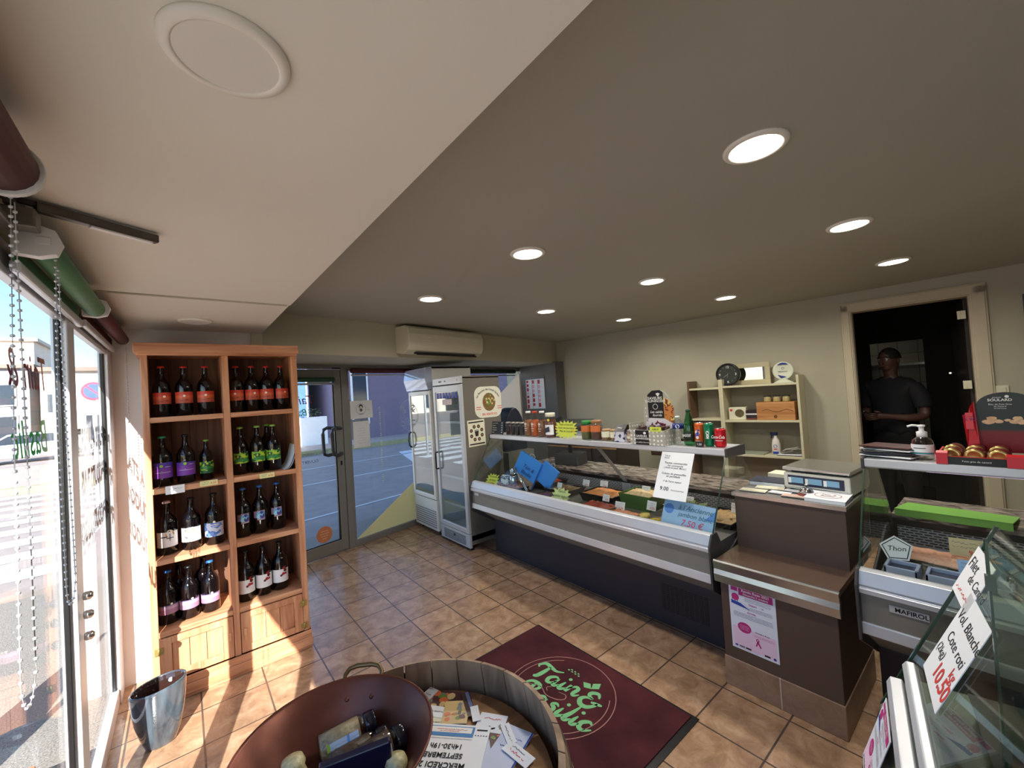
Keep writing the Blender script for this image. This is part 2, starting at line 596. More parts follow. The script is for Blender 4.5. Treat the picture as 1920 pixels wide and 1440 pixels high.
M_vgreen = pm('green_vinyl', (24, 190, 84), .5, var=0)
b.obj('vinyl_lettering', (M_vred, M_vgreen), win_b)
# clamps on the post
for z, w_ in ((.93, 'topmost'), (.86, 'middle'), (.78, 'lowest')):
    tag(B().lathe([(.012, 0), (.016, .006), (.016, .02), (.008, .028)], 12, 0).obj('glass_clamp', M_chrome, None, (-.314, 2.26, z), (0, PI / 2, 0)), 'small chrome clamp on the aluminium window post, %s of three' % w_, 'clamp', 'chrome clamps on the window post')

# --- glazed street front: door, two windows
def fbox(b, x0, x1, z0, z1, d0=-.03, d1=.03, m=0):
    vs = [F(x, z, o) for z in (z0, z1) for o in (d0, d1) for x in (x0, x1)]
    return b.add(vs, [(0, 1, 3, 2), (4, 6, 7, 5), (0, 4, 5, 1), (2, 3, 7, 6), (0, 2, 6, 4), (1, 5, 7, 3)], m)
M_alf = pm('grey_aluminium_joinery', (138, 136, 132), .38, .35, var=.03)
b = B()
fbox(b, .35, .5, 0, 2.1); fbox(b, 1.375, 1.44, 0, 2.1); fbox(b, .35, 4.62, 2.0, 2.1); fbox(b, .468, 1.375, 1.985, 2.0)
fbox(b, 2.5, 2.58, 0, 2.0)
struct(b, 'trim_5', M_alf, bevel=.003)
b = B()
fbox(b, .505, .60, .01, 1.98, -.022, .022); fbox(b, 1.295, 1.372, .01, 1.98, -.022, .022)
fbox(b, .60, 1.295, .01, .13, -.022, .022); fbox(b, .60, 1.295, 1.88, 1.98, -.022, .022)
fbox(b, 1.283, 1.297, .13, 1.88, -.012, .012, 1); fbox(b, .6, 1.295, .125, .14, -.012, .012, 1)
door = struct(b, 'door_1', (M_alf, M_black), bevel=.003)
fbox(B(), .60, 1.295, .13, 1.88, -.003, .003).obj('glass_pane', M_glass, door, kind='structure')
def pull(xo, sgn):
    p = [F(1.33, 1.335, .02 * sgn), F(1.33, 1.335, .055 * sgn), F(1.27 + xo, 1.345, .07 * sgn), F(1.235 + xo, 1.33, .07 * sgn), F(1.225 + xo, 1.28, .07 * sgn), F(1.225 + xo, 1.11, .07 * sgn), F(1.235 + xo, 1.06, .07 * sgn), F(1.27 + xo, 1.045, .07 * sgn), F(1.33, 1.055, .055 * sgn), F(1.33, 1.055, .02 * sgn)]
    return B().tube(p, .0185, 10)
pull(0, 1).obj('door_handle', M_dgrey, door)
pull(-.03, -1).obj('door_handle', M_dgrey, door)
b = B(); fbox(b, 1.325, 1.345, .93, .975, .02, .026); b.obj('keyhole_plate', M_black, door)
b = B(); fbox(b, 1.28, 1.37, 1.985, 2.0, .02, .04); b.obj('door_closer', M_dgrey, door)
# green rolled blind on the door
r0, r1 = F(.62, 1.87, .045), F(1.29, 1.87, .045)
t = thing('roller_blind', 'short green roller blind rolled up at the top of the glass street door', 'blind', r0)
B().tube([Vector((0, 0, 0)), r1 - r0], .024, 16).obj('fabric_roll', pm('green_blind_fabric', (54, 92, 62), .6, var=.05), t)
B().tube([Vector((0, 0, -.045)), r1 - r0 + Vector((0, 0, -.045))], .011, 10).obj('bottom_bar', M_alul, t)
M_wing = pm('dark_red_blind_fabric', (84, 34, 36), .65, var=.05)
r0, r1 = F(1.48, 1.965, .06), F(2.48, 1.965, .06)
t = thing('roller_blind', 'dark red roller blind rolled up above the street window beside the door', 'blind', r0)
B().tube([Vector((0, 0, 0)), r1 - r0], .027, 16).obj('fabric_roll', M_wing, t)
B().tube([Vector((0, 0, -.05)), r1 - r0 + Vector((0, 0, -.05))], .010, 10).obj('bottom_bar', M_alul, t)
r0, r1 = F(2.75, 1.96, .06), F(4.4, 1.96, .06)
t = thing('roller_blind', 'dark green roller blind rolled up above the window behind the fridges', 'blind', r0)
B().tube([Vector((0, 0, 0)), r1 - r0], .03, 16).obj('fabric_roll', pm('dark_green_blind_fabric', (38, 50, 44), .6, var=.05), t)
B().tube([Vector((0, 0, -.06)), r1 - r0 + Vector((0, 0, -.06))], .010, 10).obj('bottom_bar', M_alul, t)
M_creamf = film_mat('cream_window_film', (214, 196, 136), .4)
def street_window(n, x0, x1):
    b = B()
    fbox(b, x0, x1, 0, .07); fbox(b, x0, x0 + .03, .07, 2.0, -.02, .02); fbox(b, x1 - .03, x1, .07, 2.0, -.02, .02); fbox(b, x0, x1, 1.97, 2.0, -.02, .02)
    o = struct(b, 'window_%d' % n, M_alf, bevel=.003)
    fbox(B(), x0 + .03, x1 - .03, .07, 1.97, -.003, .003).obj('window_pane', M_glass, o, kind='structure')
    return o
wf = street_window(5, 1.44, 2.5)
wg = street_window(6, 2.58, 4.62)
b = B(); b.add([F(1.475, .072, .005), F(2.47, .072, .005), F(2.47, .66, .005)], [(0, 1, 2)]); b.obj('cream_film', M_creamf, wf)
b = B(); b.add([F(3.0, .072, .005), F(4.59, .072, .005), F(4.59, 1.94, .005), F(3.1, 1.0, .005)], [(0, 1, 2, 3)]); b.obj('cream_film', film_mat('pale_cream_window_film', (240, 214, 180), .75), wg)
# row of dots on the glass
b = B()
for i in range(40):
    z = 1.53 - i * .0225
    if i in (33, 34): continue
    b.obox(F(1.845, z, .006), FU * .011, FN * .001, Vector((0, 0, .011)))
b.obj('dotted_strip', pm('pale_yellow_vinyl', (246, 244, 190), .6, var=0), wf)
b = B()
for i in range(30):
    b.obox(F(1.90, 1.48 - i * .0225, .006), FU * .004, FN * .001, Vector((0, 0, .004)))
b.obj('dotted_strip', M_alul, wf)
# pale round lettering, seen from behind
b = B()
b.add([F(2.32, 1.40, -.005) + (FU * math.cos(a) + Vector((0, 0, math.sin(a)))) * r for r in (.205, .212) for a in [2 * PI * i / 36 for i in range(36)]], [(i, (i + 1) % 36, 36 + (i + 1) % 36, 36 + i) for i in range(36)])
b.text('Tain &', .15, F(2.34, 1.43, -.005), 0, -FU, (0, 0, 1), .25)
b.text('Basilic', .15, F(2.34, 1.27, -.005), 0, -FU, (0, 0, 1), .25)
b.obj('vinyl_lettering', pm('pale_blue_vinyl', (176, 184, 214), .5, var=0), wf)
# lettering on the door glass
b = B()
b.text('Tain &', .13, F(.93, 1.62, -.005), 0, -FU, (0, 0, 1), .25)
b.text('Basilic', .10, F(.90, 1.50, -.005), 1, -FU, (0, 0, 1), .25)
b.text('TAIN L\'HERMITAGE', .045, F(1.02, 1.08, -.005), 2, -FU, (0, 0, 1))
b.text('OUVERT', .045, F(1.02, 1.00, -.005), 2, -FU, (0, 0, 1))
b.obj('vinyl_lettering', (M_vred, M_vgreen, M_grey_ink), door)
b = B()
b.add([F(1.12, .235, .006) + (FU * math.cos(a) + Vector((0, 0, math.sin(a)))) * .085 for a in [2 * PI * i / 32 for i in range(32)]], [tuple(range(32))])
for i, (w, z) in enumerate(((.05, .27), (.06, .245), (.05, .22), (.03, .195))):
    b.obox(F(1.12, z, .008), FU * w * 1.6, FN * .001, Vector((0, 0, .006)), 1)
tag(b.obj('round_sticker', (pm('orange_sticker', (206, 128, 88), .6, var=.03), pm('sticker_print', (236, 190, 160), .6, var=0))), 'round orange sticker low on the glass street door', 'sticker')
b = B()
p = [F(1.02, 1.86, .01)]
xs = [1.02 + .24 * i / 12 for i in range(13)]
vs = [F(x, 1.862, .008) for x in xs] + [F(x, 1.862 - .035 - .012 * math.sin(i * 2.2), .012) for i, x in enumerate(xs)]
b.add(vs, [(i, i + 1, 14 + i, 13 + i) for i in range(12)])
tag(b.obj('lace_edging', M_white), 'scrap of white lace edging at the top of the door glass', 'lace')

def sheet(name, label, cat, loc, right, up, w, h, draw=None, mats=(), base=None, group=None, th=.0016, rnd=0):
    """a sheet of paper or card with its print as a child"""
    t = thing(name, label, cat, loc, right=right, up=up, group=group)
    b = B()
    if rnd:
        pts = []
        for cx, cy, a0 in ((w / 2 - rnd, h / 2 - rnd, 0), (-w / 2 + rnd, h / 2 - rnd, 90), (-w / 2 + rnd, -h / 2 + rnd, 180), (w / 2 - rnd, -h / 2 + rnd, 270)):
            pts += [(cx + rnd * math.cos(math.radians(a0 + k * 22.5)), cy + rnd * math.sin(math.radians(a0 + k * 22.5))) for k in range(5)]
        b.prism(pts, -th, 0, 'z')
    else:
        b.box(-w / 2, w / 2, -h / 2, h / 2, -th, 0)
    b.obj('sheet', base or M_paper, t)
    if draw:
        q = B(); draw(q, w, h); q.obj('print', list(mats), t)
    return t
UPZ = (0, 0, 1)
def mask_poster(b, w, h):
    b.disc(0, .005, .062, 0, r0=.059)
    b.disc(0, .03, .026, 1, ry=.03, z=.0006); b.disc(0, .012, .02, 2, ry=.03, z=.0008); b.disc(0, -.006, .02, 0, ry=.018, z=.001)
    b.rect(-.03, .03, -.055, -.048, 0)
    b.scrib(.075, .11, .01, .004, 1); b.scrib(.07, .11, -.01, .004, 1)
sheet('notice', 'white landscape notice with a masked face in a ring, taped to the street window', 'notice', F(1.605, 1.52, .008), -FU * -1, UPZ, .30, .205, mask_poster, (M_grey_ink, M_ink, M_cream))
def letter(b, w, h):
    for i, (a, c) in enumerate(((-.03, .05), (-.05, .05), (-.03, .04), (-.05, .06), (-.04, .05), (-.06, .04), (-.05, .05))):
        b.scrib(a, c, .07 - i * .028, .003, 0)
    b.scrib(.05, .085, .12, .004, 0)
sheet('notice', 'white upright typed letter taped below the masked face notice', 'notice', F(1.60, 1.235, .007), FU, UPZ, .21, .30, letter, (M_grey_ink,))
sheet('notice', 'plain bluish paper half hidden behind the typed letter on the street window', 'notice', F(1.535, 1.30, .003), FU, UPZ, .12, .22, None, (), pm('bluish_paper', (196, 208, 236), .7, var=.02))

# pillar beside the right wall
b = B()
b.add([Vector(p) + Vector((0, 0, z)) for z in (0, H_BULK + .01) for p in ((4.545, 4.50, 0), (4.70, 4.47, 0), (4.60, 5.40, 0), (4.50, 5.30, 0))], [(0, 1, 2, 3), (4, 7, 6, 5), (0, 4, 5, 1), (1, 5, 6, 2), (2, 6, 7, 3), (3, 7, 4, 0)])
struct(b, 'trim_6', pm('grey_pillar_paint', (104, 102, 100), .6, var=.03))
def red_poster(b, w, h):
    b.rect(-w / 2, w / 2, h / 2 - .035, h / 2, 3)
    rg = random.Random(3)
    for c in range(3):
        x0 = -w / 2 + .02 + c * (w - .03) / 3
        b.rect(x0 - .008, x0 - .002, -h / 2, h / 2 - .04, 0, .001)
        y = h / 2 - .05
        while y > -h / 2 + .05:
            k = rg.uniform(.03, .07)
            b.rect(x0, x0 + .045, y - k, y, 1 if rg.random() < .65 else 2)
            b.scrib(x0 + .05, x0 + .09, y - k * .5, .004, 0)
            y -= k + .02
sheet('poster', 'red and white chart of meat cuts on the grey pillar behind the long case', 'poster', (4.508, 4.96, 1.58), (.056, -1, 0), UPZ, .42, .52, red_poster, (pm('purple_grid_ink', (92, 54, 110), .6, var=0), pm('crimson_ink', (190, 26, 52), .6, var=.1), pm('pink_ink', (236, 170, 190), .6, var=0), M_grey_ink))

# --- back room behind the doorway
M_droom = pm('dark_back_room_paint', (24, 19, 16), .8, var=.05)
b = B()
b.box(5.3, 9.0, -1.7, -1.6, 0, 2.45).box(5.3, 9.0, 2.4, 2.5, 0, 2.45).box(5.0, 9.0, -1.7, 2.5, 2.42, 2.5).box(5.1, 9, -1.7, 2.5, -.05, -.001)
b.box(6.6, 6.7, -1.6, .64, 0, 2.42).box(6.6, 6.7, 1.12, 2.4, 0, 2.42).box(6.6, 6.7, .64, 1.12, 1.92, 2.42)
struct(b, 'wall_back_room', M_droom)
M_wtile = tile_mat('white_wall_tiles', .2, .2, .004, ((196, 192, 176), (206, 202, 186)), (120, 116, 104), rough=.3, bump=.1, axes='YZX')
b = B().box(7.7, 7.75, -.4, 2.0, 0, 2.42)
struct(b, 'wall_tiled', M_wtile)
tag(B().box(7.55, 7.7, .3, 1.5, 1.635, 1.665).obj('wall_shelf', M_steel), 'thin steel shelf on the tiled wall of the dark back room', 'shelf')
pd = bpy.data.lights.new('back_room_lamp', 'POINT'); pd.energy = 1.1; pd.color = (1, .92, .7); pd.shadow_soft_size = .15
po = bpy.data.objects.new('back_room_lamp', pd); C.objects.link(po); po.location = (7.2, 1.6, 2.3)
# open inner door
b = B()
hx = RW(DW1 - .025, 0, -.1)
dd = Vector((.985, .17, 0))
b.obox(hx + dd * .36 + Vector((0, 0, 1.085)), dd * .72, Vector((-dd.y, dd.x, 0)) * .04, Vector((0, 0, 2.15)))
d2 = struct(b, 'door_2', pm('dark_brown_door', (38, 30, 26), .5, var=.05))
b = B(); b.tube([hx + dd * .64 + Vector((-.01, .03, 1.52)), hx + dd * .64 + Vector((-.01, .065, 1.52)), hx + dd * .56 + Vector((-.01, .07, 1.52))], .009, 8)
b.obj('door_handle', M_chrome, d2)
b = B()
for z in (2.02, 1.42): b.obox(hx + Vector((-.05, .03, z)), (.02, 0, 0), (0, .05, 0), (0, 0, .07)).tube([hx + Vector((-.05, .035, z - .03)), hx + Vector((-.05, .035, z + .03))], .011, 8)
b.obj('hinge', M_cream, d2)

# light switch, frame at the right edge
t = thing('light_switch', 'cream light switch on the right wall beside the dark doorway', 'switch', RW(4.40, 1.36, .004), right=RWD, up=UPZ)
B().box(-.04, .04, -.045, .045, -.004, .006).obj('plate', M_cream, t, bevel=.003)
B().box(-.025, .025, -.03, .03, .006, .011).obj('rocker', M_cream, t, bevel=.002)
t = thing('picture_frame', 'edge of a dark framed sign on the right wall, cut by the picture edge', 'frame', RW(4.68, 1.95, .01), right=RWD, up=UPZ)
B().box(-.13, .13, -.17, .17, -.01, .012).obj('frame', M_dgrey, t, bevel=.003)
b = B().rect(-.11, .11, -.15, .15, 0, .0125)
b.text('14', .09, (-.06, .08, .0135), 1); b.text('OK', .09, (-.06, -.1, .0135), 1)
b.obj('sign_face', (M_black, M_white_ink), t)

# ================================================================== CEILING LIGHTS
M_ring = pm('white_lamp_ring', (236, 232, 222), .5, var=0)
M_lit = pm('lit_lamp_disc', (255, 250, 235), .5, var=0, emit=(255, 246, 226), es=9)
M_unlit = pm('unlit_lamp_disc', (226, 224, 216), .4, var=0)
def lamp(x, y, z, r, lit, label, group=None):
    t = thing('ceiling_light', label, 'ceiling light', (x, y, z), group=group)
    B().lathe([(r, 0), (r, -.004), (r * .97, -.009), (r * .84, -.012), (r * .80, -.010), (r * .80, -.004)], 40).obj('trim_ring', M_ring, t)
    B().lathe([(1e-5, -.0095), (r * .80, -.0095), (r * .80, -.004), (1e-5, -.004)], 40, smooth=False).obj('light_panel', M_lit if lit else M_unlit, t)
    if lit:
        ld = bpy.data.lights.new('downlight', 'AREA'); ld.shape = 'DISK'; ld.size = r * 1.5; ld.energy = LAMP_W; ld.color = (1, .94, .84); ld.spread = math.radians(165)
        lo = bpy.data.objects.new('downlight', ld); C.objects.link(lo); lo.parent = t; lo.location = (0, 0, -.014)
rows = ('nearest row', 'middle row', 'far row')
colsn = ('over the tiled walkway', 'over the display cases', 'near the right wall')
for i, x in enumerate((1.515, 2.745, 3.98)):
    for j, y in enumerate((.50, 1.655, 2.79)):
        lamp(x, y, H_CEIL, .098, True, 'round lit ceiling light in the %s, %s' % (rows[j], colsn[i]), 'lit round lights in the main ceiling')
lamp(.073, .726, H_SOF, .085, False, 'large unlit round light in the lowered ceiling, nearest the camera')
lamp(.079, 3.02, H_SOF + .006, .082, False, 'small-looking unlit round light above the wooden bottle cabinet')

# ================================================================== AIR CONDITIONER
a0 = BK0 + FU * 1.27
t = thing('air_conditioner', 'cream wall-mounted air conditioner on the bulkhead above the fridges', 'air conditioner', a0 + Vector((0, 0, 2.055)), FA)
L = 1.08
prof = [(0, .02), (-.12, 0), (-.19, .035), (-.215, .085), (-.22, .2), (-.20, .262), (-.16, .285), (0, .285)]
b = B(); b.prism(prof, 0, L, 'x')
M_ac = pm('cream_plastic', (214, 208, 184), .45, var=.02)
b.obj('housing', M_ac, t, bevel=.008)
b = B(); b.obox((L / 2, -.162, .014), (L * .8, 0, 0), (0, .085, .042), (0, -.006, .012)); b.obj('air_slot', M_black, t)
b = B()
for k in range(2): b.obox((L / 2, -.15 - .03 * k, .006 + .014 * k), (L * .8, 0, 0), (0, .004, .002), (0, 0, .008))
for k in range(14): b.obox((L * .12 + k * L * .058, -.165, .014), (.003, 0, 0), (0, .07, .035), (0, 0, .008))
b.obj('louvre', M_dgrey, t)
b = B()
for x, w in ((.22, .13), (.95, .09)):
    b.box(x - w / 2, x + w / 2, -.2225, -.219, .17, .174).box(x - w / 2, x + w / 2, -.2225, -.219, .135, .139)
b.obj('trim_lines', M_white, t)

# ================================================================== LEFT BLINDS
def blind(y0, y1, x, z, r, mat, label, bar=True, cap=M_white):
    t = thing('roller_blind', label, 'blind', (x, y0, z))
    B().tube([(0, 0.03, 0), (0, y1 - y0, 0)], r, 20).obj('fabric_roll', mat, t)
    b = B()
    pts = [(-.045, .034), (.0, .04), (.03, .03), (.041, 0), (.03, -.03), (0, -.04), (-.045, -.036)]
    b.prism(pts, 0, .03, 'y').box(-.005, .022, -.002, 0, -.008, .01)
    b.obj('end_bracket', cap, t, bevel=.004)
    if y1 < 1.2:
        B().lathe([(r + .006, -.004), (r + .008, 0), (r + .006, .010), (r - .004, .012), (1e-5, .012)], 24).obj('end_disc', cap, t, (0, y1 - y0, 0), (-PI / 2, 0, 0))
    if bar:
        B().box(-.055, -.035, .03, y1 - y0 + .02, -.075, -.045).obj('bottom_bar', M_alul, t, bevel=.006)
        B().box(-.05, -.045, .03, y1 - y0, -.05, 0).obj('hanging_fabric', mat, t)
    return t
M_green_b = pm('mid_green_blind_fabric', (88, 134, 96), .6, var=.03)
blind(1.50, 2.34, -.262, 2.045, .032, M_green_b, 'green roller blind on the left shop window with a white end bracket')
blind(2.40, 3.34, -.262, 2.062, .030, M_wing, 'dark red roller blind at the far end of the left shop window')
blind(-.2, 1.09, -.228, 2.045, .044, M_wing, 'dark red roller blind nearest the camera, cut by the left picture edge')
struct(B().box(-.30, -.285, 1.42, 3.38, 2.10, 2.136), 'trim_7', M_dgrey)
struct(B().box(-.33, -.252, 1.43, 1.48, 2.055, 2.10).box(-.33, -.29, 1.1, 1.44, 2.055, 2.07), 'trim_8', pm('grey_metal_bracket', (112, 110, 106), .4, .5, var=.05), bevel=.004)
def chain(label, pts, r=.0035, mat=M_rail):
    b = B()
    acc = 0
    P = [Vector(p) for p in pts]
    for a, c in zip(P, P[1:]):
        d = (c - a).length
        n = max(1, int(d / .018))
        for i in range(n):
            q = a.lerp(c, i / n)
            b.lathe([(1e-5, -r), (r * .9, -r * .5), (r * .9, r * .5), (1e-5, r)], 6, 0, q)
    b.tube(P, .0009, 4)
    return tag(b.obj('bead_chain', mat), label, 'chain')
def loop_pts(x, y, z0, z1, w, lean=0):
    p = [(x, y - w * .1, z1), (x, y - w * .4, (z0 + z1) / 2)]
    for k in range(9):
        a = PI + PI * k / 8
        p.append((x, y + w / 2 * math.cos(a) + lean, z0 + .06 + .06 * math.sin(a)))
    p += [(x, y + w * .4, (z0 + z1) / 2), (x, y + w * .15, z1)]
    return p
chain('white bead chain loop hanging from the dark red blind nearest the camera', loop_pts(-.225, 1.12, 1.10, 2.00, .09))
chain('white bead chain loop hanging from the green blind on the left window', loop_pts(-.24, 1.55, 1.12, 2.01, .11, .03))
chain('short bead chain loop hanging from the far red blind beside the white end wall', loop_pts(-.245, 3.30, .95, 2.04, .05))
# slim strip fixture under the lowered ceiling
t = thing('strip_light', 'slim dark metal strip light fixed under the lowered ceiling near the green blind', 'strip light', (-.26, 1.47, 2.118), math.radians(28))
B().box(0, .25, -.012, .012, -.012, .012).obj('body', pm('worn_dark_metal', (88, 84, 80), .35, .7, var=.1), t, bevel=.004)
B().box(.10, .235, -.008, .008, -.016, -.012).obj('lens', M_white, t)
B().box(-.14, .02, -.006, .006, .0, .012).obj('arm', M_black, t)

# ================================================================== OUTSIDE
M_asph = pm('asphalt', (150, 140, 136), .8, var=.12, scale=3, bump=.3, bscale=120)
M_agg = pm('exposed_aggregate', (136, 130, 122), .8, var=.5, scale=130, bump=.4, bscale=140)
struct(B().add([(-60, -20, -.16), (60, -20, -.16), (60, 70, -.16), (-60, 70, -.16)], [(0, 1, 2, 3)]), 'ground', M_asph)
b = B()
# pavement round the shop corner
b.add([(-3.0, -12, -.03), (-.362, -12, -.03), (-.362, 3.5, -.03), (.40, 3.5, -.03), (.40, 4.62, -.03), (14, 7.6, -.03), (14, 8.6, -.03), (.9, 5.55, -.03), (-1.0, 6.2, -.03), (-3.0, 5.2, -.03)], [tuple(range(10))])
b.add([(-3.0, -12, -.03), (-3.0, 5.2, -.03), (-3.0, 5.2, -.16), (-3.0, -12, -.16)], [(0, 1, 2, 3)]).add([(-1.0, 6.2, -.03), (.9, 5.55, -.03), (.9, 5.55, -.16), (-1.0, 6.2, -.16)], [(0, 1, 2, 3)]).add([(.9, 5.55, -.03), (14, 8.6, -.03), (14, 8.6, -.16), (.9, 5.55, -.16)], [(0, 1, 2, 3)])
struct(b, 'pavement', M_agg)
# far side: kerb, pavement
b = B().box(-30, 40, 16.2, 24, -.16, 0, 0).box(-30, 40, 16.0, 16.2, -.16, .01, 1)
struct(b, 'far_pavement', (pm('pinkish_paving', (176, 160, 150), .8, var=.1, scale=4), pm('yellow_kerb', (150, 146, 112), .7, var=.1)))
b = B()
for i in range(9):                                   # crossing stripes seen through the left window
    b.add([(-6.5, 7.2 + i * 1.0, -.155), (-1.1, 7.2 + i * 1.0, -.155), (-1.1, 7.7 + i * 1.0, -.155), (-6.5, 7.7 + i * 1.0, -.155)], [(0, 1, 2, 3)])
for i in range(7):                                   # crossing stripes seen in the fridge glass
    b.add([(4.2 + i * .9, 7.9 + i * .1, -.155), (4.65 + i * .9, 7.9 + i * .1, -.155), (6.2 + i * .9, 13.5, -.155), (5.75 + i * .9, 13.5, -.155)], [(0, 1, 2, 3)])
b.add([(.6, 6.80, -.155), (5.2, 7.75, -.155), (5.2, 7.81, -.155), (.6, 6.86, -.155)], [(0, 1, 2, 3)])
b.add([(.6, 9.9, -.155), (8, 10.6, -.155), (8, 10.68, -.155), (.6, 9.98, -.155)], [(0, 1, 2, 3)])
b.add([(.6, 12.4, -.155), (8, 12.9, -.155), (8, 12.98, -.155), (.6, 12.48, -.155)], [(0, 1, 2, 3)])
struct(b, 'road_markings', pm('white_road_paint', (222, 222, 222), .7, var=.06, scale=12))
# canopy over the left window
struct(B().box(-.68, -.42, -4.5, 3.6, 2.42, 2.5), 'canopy', M_white)

struct(B().box(-.42, 14, -3.1, 4.7, 2.5, 19), 'upper_storeys', M_white)

def building(label, x0, x1, y0, y1, h, wall, roofc, wins, wmat, face='y'):
    t = thing('building', label, 'building', ((x0 + x1) / 2, y0, -.16))
    cx = (x0 + x1) / 2
    B().box(x0 - cx, x1 - cx, 0, y1 - y0, 0, h).obj('wall', wall, t)
    B().box(x0 - cx - .25, x1 - cx + .25, -.25, y1 - y0 + .2, h, h + .25).obj('roof', roofc, t)
    for wx, wz, ww, wh in wins:
        f = B().box(wx - ww / 2 - .08, wx + ww / 2 + .08, -.06, .02, wz - .08, wz + wh + .08).obj('window', M_white, t)
        B().box(wx - ww / 2, wx + ww / 2, -.08, -.055, wz, wz + wh).obj('pane', wmat, f)
    return t
M_slate = pm('slate_blue_wall', (112, 102, 124), .7, var=.05)
M_bglass = pm('dark_window_glass', (40, 52, 68), .1, var=.1)
building('long slate-blue building across the street, seen through the street window', 5.6, 24, 18.5, 30, 6.5, M_slate, pm('grey_roof', (90, 92, 100), .7), [(-8.6, .9, .6, 3.6), (1, .9, 1.6, 2.4), (5, .9, 1.6, 2.4)], M_bglass)
building('pale building with tall blue glass behind the white planter wall', -.5, 4.9, 22, 32, 7, pm('pale_blue_render', (150, 166, 192), .7, var=.04), pm('grey_roof', (90, 92, 100), .7), [(2.2, .6, .7, 4.6), (.9, .6, 1.1, 4.6), (-.7, .6, 1.1, 4.6), (-2.1, .6, .9, 4.6)], pm('blue_window_glass', (74, 104, 150), .1, var=.1))
building('sunlit white building with a flat roof at the end of the left street', -24, -8.8, 48, 58, 8.2, pm('sunlit_white_render', (232, 222, 206), .8, var=.03), pm('pale_roof', (200, 190, 180), .7), [(-4, 3.8, 1.2, 1.6), (0, 3.8, 1.2, 1.6), (4, 3.8, 1.2, 1.6), (-4, .6, 1.2, 1.8), (0, .6, 1.2, 1.8)], M_bglass)
building('grey weathered gabled house in front of the white building', -11.2, -7.2, 38, 46, 5.2, pm('grey_weathered_render', (134, 132, 138), .8, var=.12), pm('dull_tile_roof', (140, 118, 108), .8), [(-1.2, 3.0, .8, 1.2), (1.0, 3.0, .8, 1.2), (-1.2, .5, .9, 1.8), (1.0, .5, .9, 1.8)], M_bglass)
building('cream house seen under the round road sign', -6.6, -3.6, 37, 44, 4.9, pm('cream_render', (206, 200, 186), .8, var=.05), pm('dull_tile_roof', (140, 118, 108), .8), [(-.8, 2.4, .8, 1.1), (.8, 2.4, .8, 1.1), (.8, .3, .8, 1.8)], M_bglass)
t = thing('planter_wall', 'low white planter wall with plants across the street, seen through the door', 'planter', (2.4, 18.2, 0))
B().box(-2.4, 2.3, 0, .6, 0, 1.15).obj('wall', pm('white_planter_render', (238, 238, 236), .7, var=.02), t)
b = B(); rg = random.Random(5)
for k in range(260):
    x, y, z = rg.uniform(-2.2, 2.2), rg.uniform(.1, .5), 1.15 + rg.uniform(0, .35)
    a = rg.uniform(0, 6.28)
    b.obox((x, y, z), (.14 * math.cos(a), .14 * math.sin(a), .04), (-.04 * math.sin(a), .04 * math.cos(a), 0), (0, 0, .004))
b.obj('plants', pm('dull_green_leaves', (96, 112, 74), .7, var=.3, scale=4), t)

def car(label, loc, rz, paint):
    t = thing('car', label, 'car', loc, rz)
    body = [(-2.05, .28), (-2.1, .6), (-1.9, .78), (-1.3, .86), (-.65, 1.34), (.75, 1.36), (1.45, .92), (2.0, .84), (2.1, .5), (2.02, .26)]
    B().prism(body, -.82, .82, 'y').obj('body', paint, t, bevel=.06)
    B().prism([(-1.2, .88), (-.62, 1.28), (.7, 1.30), (1.3, .93)], -.835, .835, 'y').obj('side_windows', M_bglass, t)
    for x in (-1.3, 1.3):
        for y in (-.8, .8):
            w = B().lathe([(.31, -.09), (.33, -.06), (.33, .06), (.31, .09)], 20).obj('wheel', M_black, t, (x, y, .33), (PI / 2, 0, 0))
            B().lathe([(.2, -.1), (.2, .1)], 14).obj('hubcap', M_steel, w)
    for x, m in ((-2.08, M_white), (2.09, M_red_ink)):
        b = B()
        for y in (-.62, .62): b.box(x - .03, x + .03, y - .14, y + .14, .6, .72)
        b.obj('lamps', m, t)
M_cw = pm('white_car_paint', (226, 228, 234), .25, var=0, coat=.8)
car('white car parked across the left street, seen through the near window', (-5.6, 29.5, -.16), math.radians(8), M_cw)
car('dark blue car parked beside the white car in the left street', (-2.9, 35.5, -.16), math.radians(8), pm('dark_blue_car_paint', (58, 70, 104), .25, var=0, coat=.8))
# no-parking road sign
t = thing('road_sign', 'round blue and red no-parking sign on a white board outside the left window', 'road sign', (-1.34, 11.5, -.68))
B().tube([(0, 0, .55), (0, 0, 3.2)], .035, 10).obj('post', M_alul, t)
B().box(-.28, .28, -.03, -.01, 2.45, 3.15).obj('board', M_white, t)
b = B().prism([(.18 * math.cos(i * PI / 16), 2.85 + .18 * math.sin(i * PI / 16)) for i in range(32)], -.05, -.035, 'y', 0)
b.prism([(.14 * math.cos(i * PI / 16), 2.85 + .14 * math.sin(i * PI / 16)) for i in range(32)], -.058, -.05, 'y', 1)
b.obox((0, -.06, 2.85), (.2, 0, -.2), (0, .004, 0), (.02, 0, .02), 0)
b.obj('disc', (pm('sign_red', (224, 60, 84), .5, var=0), pm('sign_blue', (62, 92, 200), .5, var=0)), t)
